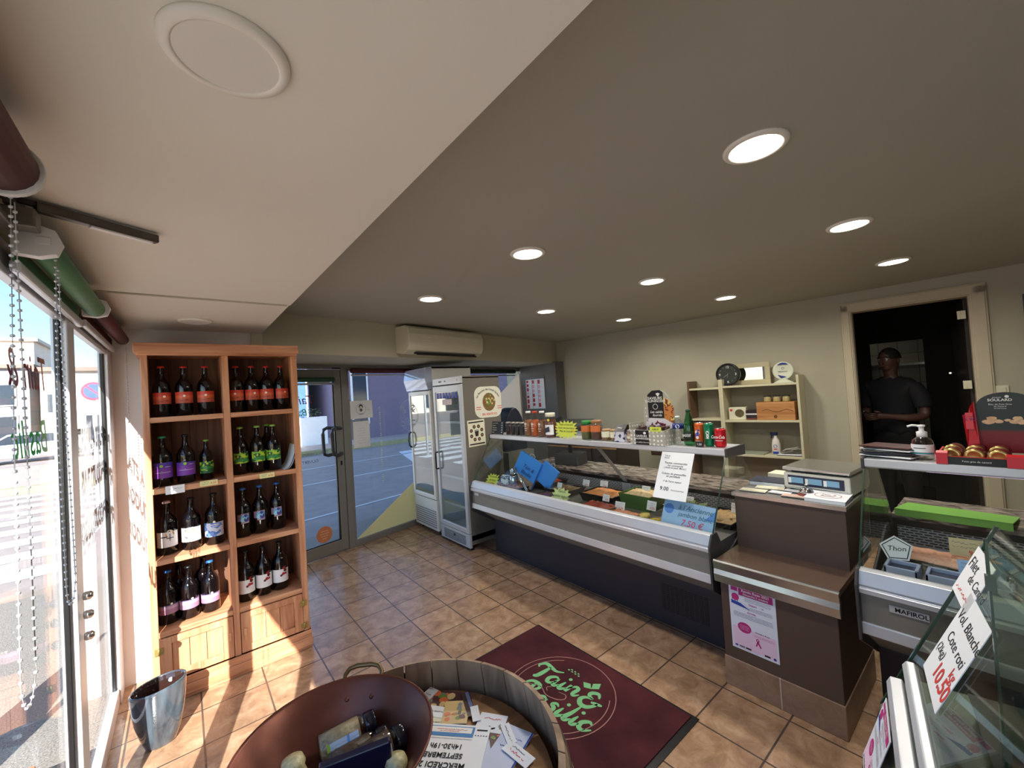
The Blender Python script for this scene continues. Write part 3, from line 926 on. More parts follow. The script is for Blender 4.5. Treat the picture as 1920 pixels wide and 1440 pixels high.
# outside bench plank and orange trough beside the left window
t = thing('planter_box', 'orange wooden planter box standing outside the left window', 'planter', (-.60, 2.0, -.03))
B().box(-.15, .12, -.35, .45, 0, .32).obj('box', pm('orange_wood_paint', (216, 128, 82), .7, var=.08), t, bevel=.01)
t = thing('folding_board', 'pale folding board with a yellow edge leaning outside the left window', 'board', (-1.05, 2.6, -.03))
b = B().obox((0, 0, .55), (.02, 0, 0), (0, .5, .3), (0, -.3, .75)); b.obj('panel', M_white, t)
b = B().obox((.03, -.28, .42), (.02, 0, 0), (0, .06, .02), (0, -.28, .9)); b.obj('edge_batten', pm('yellow_batten', (232, 214, 120), .6, var=.04), t)

# ================================================================== BOTTLE CABINET
CY0, CY1 = 3.045, 3.405
t = thing('bottle_cabinet', 'tall open pine cabinet full of beer bottles, with two plank doors below', 'cabinet', (.22, CY0, 0))
def cb(b, x0, x1, y0, y1, z0, z1, m=0): return b.box(x0 - .22, x1 - .22, y0 - CY0, y1 - CY0, z0, z1, m)
M_pinei = wood_mat('aged_pine_inside', (120, 80, 56), (160, 112, 80), .65, 'Z')
b = B(); cb(b, -.172, -.15, CY0, CY1, 0, 1.95); b.obj('side_panel', M_pine, t, bevel=.002)
b = B(); cb(b, .590, .612, CY0, CY1, 0, 1.95); b.obj('side_panel', M_pine, t, bevel=.002)
b = B(); cb(b, -.172, -.141, CY0 - .003, CY0 + .02, .118, 1.95); cb(b, .575, .612, CY0 - .003, CY0 + .02, .118, 1.95); b.obj('front_stile', M_pine, t, bevel=.003)
b = B(); cb(b, .198, .231, CY0 - .003, CY1, .118, 1.95); b.obj('divider', M_pine, t, bevel=.003)
b = B(); cb(b, -.199, .622, CY0 - .025, CY1, 1.95, 2.005); cb(b, -.186, .615, CY0 - .012, CY0, 1.935, 1.955); b.obj('crown', M_pineh, t, bevel=.005)
b = B(); cb(b, -.15, .59, CY1 - .02, CY1 - .005, .118, 1.95)
for k in range(1, 8): cb(b, -.15 + k * .0925 - .001, -.15 + k * .0925 + .001, CY1 - .0215, CY1 - .02, .118, 1.95, 1)
b.obj('back_boards', (M_pined, pm('board_gap', (30, 20, 15), .9, var=0)), t)
b = B(); cb(b, -.180, .620, CY0 - .012, CY1, 0, .118); cb(b, -.184, .624, CY0 - .02, CY0 - .012, .02, .075); cb(b, -.18, .62, CY0 - .02, CY1, .095, .118); b.obj('plinth', M_pineh, t, bevel=.004)
SH = (1.585, 1.185, .790, .395)
for z in SH:
    for x0, x1 in ((-.15, .198), (.231, .59)):
        b = B(); cb(b, x0, x1, CY0 + .001, CY1 - .02, z - .03, z); b.obj('shelf', M_pineh, t, bevel=.003)
M_brass = pm('worn_brass', (176, 158, 96), .4, .7, var=.15, scale=40)
for i, (x0, x1) in enumerate(((-.139, .195), (.234, .573))):
    b = B()
    cb(b, x0, x0 + .05, CY0 - .008, CY0 + .012, .125, .36); cb(b, x1 - .05, x1, CY0 - .008, CY0 + .012, .125, .36)
    cb(b, x0 + .05, x1 - .05, CY0 - .008, CY0 + .012, .125, .165); cb(b, x0 + .05, x1 - .05, CY0 - .008, CY0 + .012, .325, .36)
    for k in range(3): cb(b, x0 + .051 + k * (x1 - x0 - .1) / 3, x0 + .049 + (k + 1) * (x1 - x0 - .1) / 3, CY0 + .002, CY0 + .01, .165, .325)
    d = b.obj('door', M_pine, t, bevel=.002)
    hx = x0 - .004 if i == 0 else x1 + .004
    for z in (.30, .155):
        b = B(); cb(b, hx - .018, hx + .018, CY0 - .013, CY0 - .008, z - .018, z + .018)
        b.tube([(hx - .22, -.013, z - .018), (hx - .22, -.013, z + .018)], .004, 6)
        b.obj('hinge', M_brass, d)
    kx = x1 - .02 if i == 0 else x0 + .02
    b = B(); cb(b, kx - .008, kx + .008, CY0 - .018, CY0 - .008, .225, .27); b.obj('latch', M_pineh, d, bevel=.002)

# ---- bottles
M_bglassd = pm('dark_bottle_glass', (10, 6, 8), .08, var=0, spec=.5, coat=.15)
def label_mat(name, kind, c1, c2, c3=None):
    m = bpy.data.materials.new(name); m.use_nodes = True
    nt = m.node_tree; p = nt.nodes['Principled BSDF']; p.inputs['Roughness'].default_value = .45
    tc = nt.nodes.new('ShaderNodeTexCoord')
    cr = nt.nodes.new('ShaderNodeValToRGB')
    if kind == 'grad':
        sp = nt.nodes.new('ShaderNodeSeparateXYZ'); nt.links.new(tc.outputs['Object'], sp.inputs[0])
        mr = nt.nodes.new('ShaderNodeMapRange'); mr.inputs[1].default_value = .075; mr.inputs[2].default_value = .145
        nt.links.new(sp.outputs[2], mr.inputs[0]); nt.links.new(mr.outputs[0], cr.inputs[0])
    else:
        tx = nt.nodes.new('ShaderNodeTexWave' if kind == 'wave' else 'ShaderNodeTexNoise')
        tx.inputs['Scale'].default_value = 7 if kind == 'wave' else 28
        if kind == 'wave': tx.inputs['Distortion'].default_value = 9; tx.inputs['Detail'].default_value = 1
        nt.links.new(tc.outputs['Object'], tx.inputs['Vector']); nt.links.new(tx.outputs[0 if kind != 'wave' else 1], cr.inputs[0])
        cr.color_ramp.interpolation = 'CONSTANT' if kind == 'patch' else 'LINEAR'
    e = cr.color_ramp.elements
    e[0].position, e[0].color = (.3 if kind != 'patch' else 0), lin(c1)
    e[1].position, e[1].color = (.75 if kind != 'patch' else .52), lin(c2)
    if c3:
        k = e.new(.55 if kind != 'patch' else .60); k.color = lin(c3)
    nt.links.new(cr.outputs[0], p.inputs['Base Color'])
    return m
L_red = label_mat('orange_red_label', 'grad', (190, 84, 56), (204, 60, 44), (222, 104, 60))
L_pur = label_mat('purple_label', 'grad', (128, 62, 170), (86, 62, 176), (88, 44, 150))
L_green = label_mat('hop_green_label', 'patch', (34, 92, 52), (134, 190, 52), (196, 216, 60))
L_wave = label_mat('blue_wave_label', 'wave', (40, 46, 104), (160, 220, 240), (70, 140, 196))
L_white = pm('white_bottle_label', (232, 230, 232), .5, var=.02)
L_gold = label_mat('gold_tree_label', 'patch', (226, 220, 210), (190, 150, 60), (160, 116, 40))
L_blue = label_mat('blue_sketch_label', 'patch', (206, 216, 236), (74, 120, 200), (120, 160, 222))
L_pink = label_mat('mauve_label', 'grad', (170, 124, 150), (120, 108, 150), (184, 150, 176))
L_rw = label_mat('red_white_label', 'patch', (232, 226, 226), (168, 36, 40), (110, 40, 44))
def cap_m(n, c): return pm(n, c, .35, .3, var=0)
K_red, K_green, K_lime, K_blue, K_black, K_gold, K_white = cap_m('red_crown_cap', (200, 44, 40)), cap_m('green_crown_cap', (40, 150, 96)), cap_m('lime_crown_cap', (142, 190, 80)), cap_m('blue_crown_cap', (50, 112, 196)), cap_m('black_crown_cap', (22, 20, 24)), cap_m('gold_crown_cap', (196, 170, 110)), cap_m('pale_pink_crown_cap', (226, 196, 196))
def bottle(cat_name, h, r, lab, labm, capm, art=None, arts=()):
    """glass body, crown cap and wrapped paper label with its artwork"""
    t = thing('beer_bottle', 'x', 'bottle', (0, 0, -50))
    k = h / .30
    pr = [(1e-5, .002), (r * .88, .001), (r, .008), (r, .165 * k), (r * .96, .185 * k), (r * .72, .208 * k), (r * .42, .226 * k), (r * .34, .245 * k), (r * .30, .282 * k), (r * .35, .284 * k), (r * .35, .294 * k), (1e-5, .295 * k)]
    B().lathe(pr, 20).obj('glass_body', M_bglassd, t)
    B().lathe([(r * .40, .286 * k), (r * .41, .291 * k), (r * .34, .2985 * k), (1e-5, .30 * k)], 16).obj('crown_cap', capm, t)
    z0, z1, half = lab
    o = B().lathe([(r + .0006, z0 * k), (r + .0006, z1 * k)], 18, a0=-PI / 2 - half, a1=-PI / 2 + half).obj('label', labm, t)
    if art:
        b = B(); art(b, r + .0012, k); b.obj('label_art', list(arts), o)
    return t
def onr(b, r, a, z, rad, m, n=16, lift=0, sx=1):
    """round mark lying on the bottle's curved label, a = angle from its front"""
    vs = []
    for i in range(n):
        q = 2 * PI * i / n
        aa = -PI / 2 + a + rad * sx * math.cos(q) / r
        vs.append(((r + lift) * math.cos(aa), (r + lift) * math.sin(aa), z + rad * math.sin(q)))
    b.add(vs, [tuple(range(n))], m)
def onrect(b, r, a0, a1, z0, z1, m, lift=0, dz=0):
    n = 8
    vs = []
    for i in range(n + 1):
        a = -PI / 2 + a0 + (a1 - a0) * i / n
        vs += [((r + lift) * math.cos(a), (r + lift) * math.sin(a), z0 + dz * i / n), ((r + lift) * math.cos(a), (r + lift) * math.sin(a), z1 + dz * i / n)]
    b.add(vs, [(2 * i, 2 * i + 2, 2 * i + 3, 2 * i + 1) for i in range(n)], m)
def art_red(b, r, k): onr(b, r, .05, .118 * k, .0065, 0); onrect(b, r, .15, .5, .092 * k, .095 * k, 1); onrect(b, r, -.5, 0, .088 * k, .09 * k, 1)
def art_pur(b, r, k):
    for q, m, l in ((.028, 0, 0), (.022, 1, .0004)):
        vs = []
        for dx, dz in ((-q, 0), (0, -q), (q, 0), (0, q)):
            a = -PI / 2 - .1 + dx / r; vs.append(((r + l) * math.cos(a), (r + l) * math.sin(a), .118 * k + dz))
        b.add(vs, [(0, 1, 2, 3)], m)
    onr(b, r, -.1, .122 * k, .008, 2, lift=.001); onrect(b, r, -.8, .8, .083 * k, .085 * k, 0); onrect(b, r, .25, .9, .115 * k, .117 * k, 0)
def art_hop(b, r, k):
    rg = random.Random(2)
    for i in range(9): onr(b, r, rg.uniform(-.9, .9), rg.uniform(.11, .14) * k, rg.uniform(.004, .008), rg.randrange(2), 7)
    onrect(b, r, -1, 1, .082 * k, .098 * k, 2)
def art_wave(b, r, k):
    onrect(b, r, -.95, -.2, .105 * k, .142 * k, 0); onrect(b, r, .2, .6, .105 * k, .145 * k, 0)
def art_wave2(b, r, k):
    onrect(b, r, -1.0, -.55, .10 * k, .142 * k, 0, lift=-.0004)
    for a, z, q, m in ((-.1, .118, .027, 1), (-.1, .124, .016, 2), (.15, .108, .014, 3), (-.3, .106, .012, 2), (.05, .132, .009, 3), (-.35, .128, .008, 1)): onr(b, r, a, z * k, q, m, 18, lift=.0003 * m)
def art_gold(b, r, k): onr(b, r, .35, .115 * k, .026, 0, sx=.8); onrect(b, r, -.55, .1, .10 * k, .106 * k, 1, lift=.0004); onrect(b, r, .0, .7, .093 * k, .097 * k, 1, lift=.0004); onrect(b, r, .3, .36, .08 * k, .12 * k, 1, lift=.0004)
def art_oval(b, r, k): onr(b, r, 0, .115 * k, .013, 0, sx=1.3); onrect(b, r, -.3, .3, .132 * k, .134 * k, 1); onr(b, r, 0, .116 * k, .006, 2, lift=.0004)
def art_blue(b, r, k): onrect(b, r, -.35, .55, .116 * k, .121 * k, 0); onrect(b, r, -.1, .4, .107 * k, .11 * k, 0); onr(b, r, .1, .135 * k, .007, 0)
def art_mauve(b, r, k): onrect(b, r, -1.1, 1.1, .088 * k, .103 * k, 0); onr(b, r, .3, .116 * k, .006, 1, lift=.0004); onrect(b, r, -1.1, 1.1, .108 * k, .112 * k, 2)
def art_rw(b, r, k):
    for a, z, q, m in ((.45, .135, .009, 0), (.6, .12, .011, 1), (.35, .1, .01, 0), (.1, .092, .008, 1), (.65, .10, .008, 0), (.55, .142, .006, 1)): onr(b, r, a, z * k, q, m, 7, lift=.0003)
A_dk = pm('dark_label_ink', (34, 30, 40), .5, var=0)
A_w = pm('pale_label_ink', (240, 232, 224), .5, var=0)
T = {}
T['red'] = bottle('', .30, .0425, (.075, .142, 1.35), L_red, K_red, art_red, (A_w, A_dk))
T['purple'] = bottle('', .29, .046, (.05, .142, 1.3), L_pur, K_green, art_pur, (A_w, pm('dark_purple_ink', (60, 36, 110), .5, var=0), L_green))
T['purple2'] = bottle('', .29, .045, (.05, .13, 1.3), L_pur, K_black, art_pur, (A_w, pm('dark_purple_ink', (60, 36, 110), .5, var=0), L_green))
T['hop'] = bottle('', .245, .036, (.05, .135, 1.25), L_green, K_lime, art_hop, (pm('lime_ink', (190, 214, 60), .5, var=0), pm('deep_green_ink', (20, 74, 40), .5, var=0), pm('mid_green_ink', (56, 140, 70), .5, var=0)))
T['hopl'] = bottle('', .305, .043, (.07, .135, 1.25), L_green, K_lime, art_hop, (pm('lime_ink', (190, 214, 60), .5, var=0), pm('deep_green_ink', (20, 74, 40), .5, var=0), pm('mid_green_ink', (56, 140, 70), .5, var=0)))
T['gold'] = bottle('', .305, .048, (.045, .13, 1.3), L_white, K_white, art_gold, (L_gold, A_dk))
T['oval'] = bottle('', .305, .048, (.05, .13, 1.2), L_white, K_black, art_oval, (pm('ochre_ink', (206, 160, 70), .5, var=0), M_grey_ink, A_w))
T['sketch'] = bottle('', .31, .048, (.05, .13, 1.3), L_blue, K_black, art_blue, (A_w,))
T['wave'] = bottle('', .308, .045, (.085, .145, .5), pm('pinkish_label', (176, 150, 160), .5, var=.1), K_blue, art_wave2, (pm('rose_ink', (150, 110, 130), .5, var=.2), pm('wave_blue', (70, 140, 196), .5, var=.2, scale=40), pm('wave_pale', (150, 214, 236), .5, var=.1), pm('wave_indigo', (60, 56, 140), .5, var=.1)))
T['mauve'] = bottle('', .30, .047, (.06, .112, 1.3), L_pink, K_blue, art_mauve, (pm('mauve_ink', (196, 160, 190), .5, var=0), A_w, pm('slate_ink', (74, 74, 110), .5, var=0)))
T['mauvek'] = bottle('', .30, .047, (.06, .112, 1.3), L_pink, K_black, art_mauve, (pm('mauve_ink', (196, 160, 190), .5, var=0), A_w, pm('slate_ink', (74, 74, 110), .5, var=0)))
T['redwhite'] = bottle('', .31, .047, (.05, .13, 1.25), L_white, K_black, art_rw, (pm('deep_red_ink', (160, 30, 38), .5, var=0), pm('dark_maroon_ink', (90, 30, 36), .5, var=0)))
G_ = 'beer bottles in the pine cabinet'
def put(kind, x, y, z, label, group=None, rz=0, first={}):
    if kind in first:
        return dup(T[kind], (x, y, z), rz, label, group)
    first[kind] = 1
    o = T[kind]; o.location = (x, y, z); o.rotation_euler = (0, 0, rz); o['label'] = label
    if group: o['group'] = group
    return o
g1 = 'orange-label bottles on the top shelf'
ordn = ('leftmost', 'second from the left', 'third from the left', 'rightmost')
for i, x in enumerate((-.095, .008, .112)):
    put('red', x + .006, 3.15, SH[0], 'dark bottle with orange-red label and red cap, top left compartment, %s' % ('leftmost', 'middle one', 'rightmost')[i], g1, (.25, -.05, -.1)[i])
for i, x in enumerate((.277, .362, .447, .532)):
    put('red', x, 3.165, SH[0], 'orange-red label bottle with red cap, top right compartment, %s' % ordn[i], g1, (-.3, .2, -.3, .35)[i])
put('purple', -.098, 3.15, SH[1], 'bottle with bright violet label and green cap, second compartment down on the left')
put('purple2', .008, 3.15, SH[1], 'bottle with violet label and black cap, between the green-capped ones')
put('hop', .108, 3.17, SH[1], 'small bottle with bright hop-green label and lime cap, second left compartment')
g2 = 'green-label bottles in the second right compartment'
for i, (x, y) in enumerate(((.286, 3.18), (.378, 3.165), (.468, 3.16))):
    put('hopl', x, y, SH[1], 'tall bottle with hop-green label and lime cap, second right compartment, %s of the front three' % ('leftmost', 'middle', 'rightmost')[i], g2, (0, .3, -.2)[i])
put('hopl', .452, 3.29, SH[1], 'tall green-label bottle standing behind the front three, by the leaning brochure', g2)
put('gold', -.09, 3.165, SH[2], 'stout bottle with white and gold tree label and pale cap, third left compartment', rz=-.1)
put('oval', .02, 3.16, SH[2], 'bottle with plain white label and small ochre oval, third left compartment', rz=-.1)
put('sketch', .131, 3.155, SH[2], 'bottle with pale blue sketched label, third left compartment, rightmost', rz=-.15)
g3 = 'blue wave bottles in the third right compartment'
for i, (x, y) in enumerate(((.284, 3.17), (.378, 3.175), (.478, 3.18))):
    put('wave', x, y, SH[2], 'bottle with round blue wave label and blue cap, third right compartment, %s' % ('leftmost', 'middle', 'rightmost')[i], g3, (.1, -.05, -.1)[i])
g4 = 'mauve-label bottles in the lowest left compartment'
put('mauve', -.098, 3.17, SH[3], 'bottle with mauve band label and blue cap, lowest left compartment, front left', g4)
put('mauvek', -.004, 3.16, SH[3], 'bottle with mauve band label and black cap, middle front of the lowest left compartment', g4)
put('mauve', .098, 3.16, SH[3], 'bottle with mauve and blue label and blue cap, front right of the lowest left compartment', g4, -.2)
put('mauvek', -.05, 3.29, SH[3], 'dark bottle at the back between the first two bottles of the lowest left compartment', g4, 2)
put('mauvek', .07, 3.30, SH[3], 'dark bottle at the back right of the lowest left compartment', g4, 2)
g5 = 'red and white label bottles in the lowest right compartment'
for i, (x, y) in enumerate(((.281, 3.15), (.378, 3.165), (.475, 3.17))):
    put('redwhite', x, y, SH[3], 'black-capped bottle with white and dark red label, lowest right compartment, %s' % ('leftmost', 'middle', 'rightmost')[i], g5, (-.1, -.1, -.15)[i])
# price tags on shelf edges, brochure
def tag_draw(b, w, h): b.text('12', h * .5, (0, -h * .2, .0008), 0); b.scrib(-w * .4, w * .4, h * .3, .004, 1)
def tag_draw2(b, w, h): b.scrib(-w * .42, 0, h * .22, .006, 1); b.scrib(-w * .42, -.004, -h * .1, .006, 1); b.text('4.50', h * .55, (w * .24, -h * .22, .0008), 0)
M_ytag = pm('pale_yellow_card', (226, 218, 156), .6, var=.02)
def tagd3(b, w, h):
    for k in range(2): b.text('3', h * .4, (-w * .1, -h * .2, .0008), 0)
    b.scrib(-w * .3, w * .35, h * .15, .006, 0)
sheet('price_tag', 'white handwritten price tag on the shelf edge below the violet bottles', 'price tag', (-.045, 3.036, 1.17), (1, 0, .0), (0, -.2, 1), .085, .048, tagd3, (M_ink, M_grey_ink))
sheet('price_tag', 'yellow price tag on the shelf edge below the small hop-green bottle', 'price tag', (.11, 3.038, 1.178), (1, 0, 0), UPZ, .085, .03, tag_draw2, (M_red_ink, M_ink), M_ytag)
sheet('price_tag', 'yellow price tag under the tall green-label bottles on the right', 'price tag', (.408, 3.038, 1.170), (1, 0, 0), UPZ, .082, .03, tag_draw2, (M_red_ink, M_ink), M_ytag)
t = thing('brochure', 'thin grey and white brochure bent against the side of the second right compartment', 'brochure', (.572, 3.17, SH[1]))
b = B()
for k in range(4):
    pts = [(-.06 + .004 * k + .075 * (j / 8) ** .6 * 1.0, .155 * (j / 8) ** 1.3) for j in range(9)]
    pts2 = [(x + .002, z) for x, z in reversed(pts)]
    b.prism(pts + pts2, -.1 - .004 * k, .1, 'y', k % 2)
b.obj('pages', (M_paper, M_dgrey), t)

# ================================================================== VASE
t = thing('glazed_pot', 'tall blue-grey glazed pot with an oval slanted rim, on the floor by the cabinet', 'pot', (-.135, 2.72, 0))
m = bpy.data.materials.new('blue_grey_glaze'); m.use_nodes = True
nt = m.node_tree; p = nt.nodes['Principled BSDF']; p.inputs['Roughness'].default_value = .06; p.inputs['Coat Weight'].default_value = 1
tc = nt.nodes.new('ShaderNodeTexCoord'); mp = nt.nodes.new('ShaderNodeMapping'); mp.inputs['Scale'].default_value = (9, 9, 2.5)
nz = nt.nodes.new('ShaderNodeTexNoise'); nz.inputs['Scale'].default_value = 1.2; nz.inputs['Detail'].default_value = 5; nz.inputs['Distortion'].default_value = .8
cr = nt.nodes.new('ShaderNodeValToRGB'); e = cr.color_ramp.elements
e[0].position, e[0].color = .35, lin((30, 36, 46)); e[1].position, e[1].color = .7, lin((92, 104, 114))
nt.links.new(tc.outputs['Object'], mp.inputs[0]); nt.links.new(mp.outputs[0], nz.inputs['Vector']); nt.links.new(nz.outputs[0], cr.inputs[0]); nt.links.new(cr.outputs[0], p.inputs['Base Color'])
M_glaze = m
def pot(b, prof, m):
    n = 40; o = len(b.v)
    for r, z, sl in prof:
        for i in range(n):
            a = 2 * PI * i / n
            x, y = r * math.cos(a), r * .74 * math.sin(a)
            b.v.append((x, y, z + sl * x))
    for j in range(len(prof) - 1):
        for i in range(n):
            b.f.append((o + j * n + i, o + j * n + (i + 1) % n, o + (j + 1) * n + (i + 1) % n, o + (j + 1) * n + i)); b.m.append(m); b.sm.append(True)
    b.f.append(tuple(o + i for i in range(n - 1, -1, -1))); b.m.append(m); b.sm.append(False)
b = B(); pot(b, [(.050, 0, 0), (.060, .008, 0), (.078, .06, 0), (.094, .13, .05), (.103, .2, .08), (.108, .27, .1), (.109, .282, .1), (.105, .287, .1), (.099, .282, .1), (.096, .20, .08), (.084, .10, .04), (.05, .02, 0)], 0)
for q_ in range(len(b.f)):
    if q_ >= 8 * 40 and q_ < 11 * 40: b.m[q_] = 1
b.obj('pot_body', (M_glaze, pm('dark_brown_inner_glaze', (48, 30, 26), .1, var=.05, coat=.5)), t)
b = B(); b.add([(.045 + .011 * math.cos(a), .0625 , .255 + .011 * math.sin(a)) for a in [2 * PI * i / 16 for i in range(16)]], [tuple(range(16))])
b.obj('round_sticker', pm('grey_sticker', (150, 168, 178), .5, var=0), t)
o = B().lathe([(1e-5, 0), (.012, .002), (.013, .008), (.006, .016), (1e-5, .018)], 10).obj('pebble', pm('brown_pebble', (92, 70, 56), .8, var=.2, scale=80), None, (.735, 3.73, 0))
tag(o, 'small brown clump lying on the tiles just right of the cabinet', 'pebble')

# ================================================================== FRIDGES
M_fr_grey = pm('grey_fridge_side', (112, 107, 98), .45, .1, var=.02)
M_fr_frame = pm('pale_fridge_frame', (196, 200, 206), .35, .2, var=.02)
M_fr_in = pm('fridge_liner', (196, 204, 212), .4, var=0)
FX = 2.236
t = thing('glass_door_fridge', 'grey upright fridge with a glass door, nearer one beside the long display case', 'fridge', (FX, 3.6, 0))
D, Wd = .50, .60
b = B()
b.box(.03, D, 0, .028, .10, 1.80).box(.03, D, Wd - .028, Wd, .10, 1.80).box(D - .03, D, .028, Wd - .028, .10, 1.80).box(.03, D, 0, Wd, 1.78, 1.81).box(.03, D, 0, Wd, .06, .16)
b.obj('cabinet_body', M_fr_grey, t, bevel=.004)
b = B().box(.04, D - .031, .029, .033, .17, 1.77).box(.04, D - .031, Wd - .033, Wd - .029, .17, 1.77).box(D - .035, D - .031, .03, Wd - .03, .17, 1.77).box(.04, D - .03, .03, Wd - .03, .162, .168)
b.obj('liner', M_fr_in, t)
B().box(0, .03, .002, Wd - .002, 1.735, 1.81).box(-.004, 0, .06, .07, 1.765, 1.78, 1).obj('header', M_fr_frame, t, bevel=.003)
b = B().box(-.003, .001, .42, .45, 1.762, 1.782).box(-.003, .001, .39, .41, 1.765, 1.779).box(-.003, .001, .30, .325, 1.768, 1.779)
b.obj('control_dots', M_black, t)
b = B().box(0, .03, .002, .05, .18, 1.725).box(0, .03, Wd - .05, Wd - .002, .18, 1.725).box(0, .03, .05, Wd - .05, .18, .23).box(0, .03, .05, Wd - .05, 1.655, 1.725)
d = b.obj('door', M_fr_frame, t, bevel=.004)
B().box(.008, .014, .05, Wd - .05, .23, 1.655).obj('door_glass', glass_mat('fridge_glass', (.86, .92, .94), 1.8), d)
b = B().tube([(0, Wd - .045, .80), (-.03, Wd - .045, .80), (-.035, Wd - .045, .81), (-.035, Wd - .045, .97), (-.03, Wd - .045, .985), (0, Wd - .045, .985)], .008, 8)
b.obj('door_handle', M_black, d)
b = B().box(.005, .03, .002, Wd - .002, .035, .175)
for k in range(7): b.box(.002, .006, .08, Wd - .08, .055 + k * .014, .060 + k * .014, 1)
b.obj('grille', (M_fr_frame, M_dgrey), t)
b = B().tube([(-.006, .30, .115), (.01, .30, .115)], .012, 10); b.obj('lock', M_dgrey, t)
b = B()
for y in (.05, Wd - .05):
    for x in (.06, D - .05): b.lathe([(.018, 0), (.018, .06)], 8, 0, (x, y, 0))
b.obj('foot', M_black, t)
for z in (.42, .72, 1.05, 1.32):
    b = B()
    for k in range(14): b.tube([(.05, .035 + k * .0405, z), (D - .04, .035 + k * .0405, z)], .0018, 5)
    b.tube([(.05, .035, z), (.05, Wd - .035, z)], .003, 6).box(.046, .05, .035, Wd - .035, z - .012, z + .012)
    b.obj('wire_shelf', M_fr_in, t)
b = B()
for k in range(7):
    y = .085 + k * .065
    b.box(.006, .0075, y, y + .05, 1.60 - .015, 1.65)
o = b.obj('row_of_stickers', pm('blue_stickers', (50, 62, 158), .5, var=.3, scale=60), d)
b = B().box(.004, .006, .20, .40, 1.515, 1.575)
b.obj('pictogram_sticker', pm('pink_white_sticker', (226, 206, 206), .5, var=.1, scale=50), d)
# stickers on its side
def ravioles(b, w, h):
    b.disc(.01, .0, .085, 1, ry=.098, z=.0008)
    rg = random.Random(8)
    for k in range(40):
        a, q = rg.uniform(0, 6.28), rg.uniform(0, .075)
        b.disc(.01 + q * math.cos(a), q * 1.15 * math.sin(a), rg.uniform(.006, .016), 2 + k % 3, z=.001 + .00003 * k, n=7)
    s = 'Les Ravioles des Grands Goulets'
    n = len(s)
    for i, c in enumerate(s):
        if c == ' ': continue
        a = math.radians(152 - 124 * i / (n - 1))
        b.text(c, .034, (.0 + .155 * math.cos(a), -.018 + .145 * math.sin(a), .0012), 0, (math.sin(a), -math.cos(a), 0), (math.cos(a), math.sin(a), 0))
    b.text('EN VENTE ICI', .032, (.01, -.142, .0012), 5, bold=.02)
    for s in (-1, 1):
        b.rect(.01 + s * .14 - .03, .01 + s * .14 + .03, -.055, -.048, 5, .001); b.rect(.01 + s * .14 - .03, .01 + s * .14 + .03, -.078, -.071, 5, .001)
sheet('shop_sticker', 'white octagonal sticker with a green salad picture on the grey fridge side', 'sticker', (2.575, 3.5975, 1.52), (1, 0, 0), UPZ, .355, .335, ravioles, (M_ink, pm('olive_brown_ink', (120, 96, 52), .6, var=.3, scale=50), pm('leaf_green_ink', (96, 128, 60), .6, var=.2), pm('cream_ink', (206, 190, 130), .6, var=.1), pm('rust_ink', (140, 70, 40), .6, var=.1), M_red_ink), pm('cream_sticker', (222, 220, 204), .55, var=.01), rnd=.085)
def cups(b, w, h):
    b.rect(-w / 2 + .012, w / 2 - .012, h / 2 - .03, h / 2 - .016, 0); b.rect(-w / 2 + .012, w / 2 - .012, -h / 2 + .016, -h / 2 + .03, 0)
    for k in range(8):
        a = 2 * PI * (k + .5) / 8
        b.disc(.072 * math.cos(a), .072 * math.sin(a), .019, 0); b.disc(.072 * math.cos(a), .072 * math.sin(a), .008, 1, z=.001)
    b.add([(-.018, -.035, .0008), (.018, -.035, .0008), (.026, .02, .0008), (-.026, .02, .0008)], [(0, 1, 2, 3)], 0)
    b.rect(-.027, .027, .024, .032, 2)
    b.scrib(-.07, .07, .108, .005, 2); b.scrib(-.05, .05, .095, .005, 2); b.scrib(-.04, .04, -.1, .005, 1)
sheet('drinks_poster', 'cream poster with a cup inside a ring of dark dots on the grey fridge side', 'poster', (2.402, 3.5975, 1.203), (1, 0, .02), UPZ, .215, .275, cups, (pm('brown_black_ink', (44, 32, 34), .6, var=0), pm('caramel_ink', (176, 128, 90), .6, var=0), M_grey_ink), M_cream)

t = thing('drinks_fridge', 'taller white fridge with rounded lit header behind the grey fridge, by the street window', 'fridge', (2.235, 4.27, 0))
W2 = .58
M_fw = pm('white_fridge_enamel', (226, 226, 222), .35, var=.01)
b = B().box(.04, .58, 0, .03, .08, 1.97).box(.04, .58, W2 - .03, W2, .08, 1.97).box(.55, .58, .03, W2 - .03, .08, 1.97).box(.04, .58, 0, W2, 1.94, 1.97).box(.04, .58, 0, W2, .08, .4)
b.obj('cabinet_body', M_fw, t, bevel=.006)
b = B().prism([(.04, 1.70), (-.02, 1.70), (-.055, 1.83), (-.03, 1.96), (.04, 1.97)], .003, W2 - .003, 'y'); b.obj('header', pm('pale_blue_lit_header', (190, 202, 232), .12, var=.03, coat=.8), t, bevel=.004)
b = B().box(0, .035, .005, .045, .42, 1.69).box(0, .035, W2 - .045, W2 - .005, .42, 1.69).box(0, .035, .045, W2 - .045, .42, .47).box(0, .035, .045, W2 - .045, 1.64, 1.69)
d = b.obj('door', M_fw, t, bevel=.006)
B().box(.008, .014, .045, W2 - .045, .47, 1.64).obj('door_glass', glass_mat('fridge_glass', (.86, .92, .94), 1.8), d)
b = B().tube([(0, W2 - .03, 1.0), (-.03, W2 - .028, 1.02), (-.04, W2 - .028, 1.09), (-.03, W2 - .028, 1.17), (0, W2 - .03, 1.19)], .010, 8); b.obj('door_handle', M_dgrey, d)
b = B().box(.01, .04, .005, W2 - .005, .06, .41)
for k in range(8): b.box(.004, .012, .03, W2 - .03, .09 + k * .026, .102 + k * .026, 1)
b.obj('grille', (M_fw, pm('warm_grey_slat', (150, 146, 150), .5, var=0)), t)
b = B()
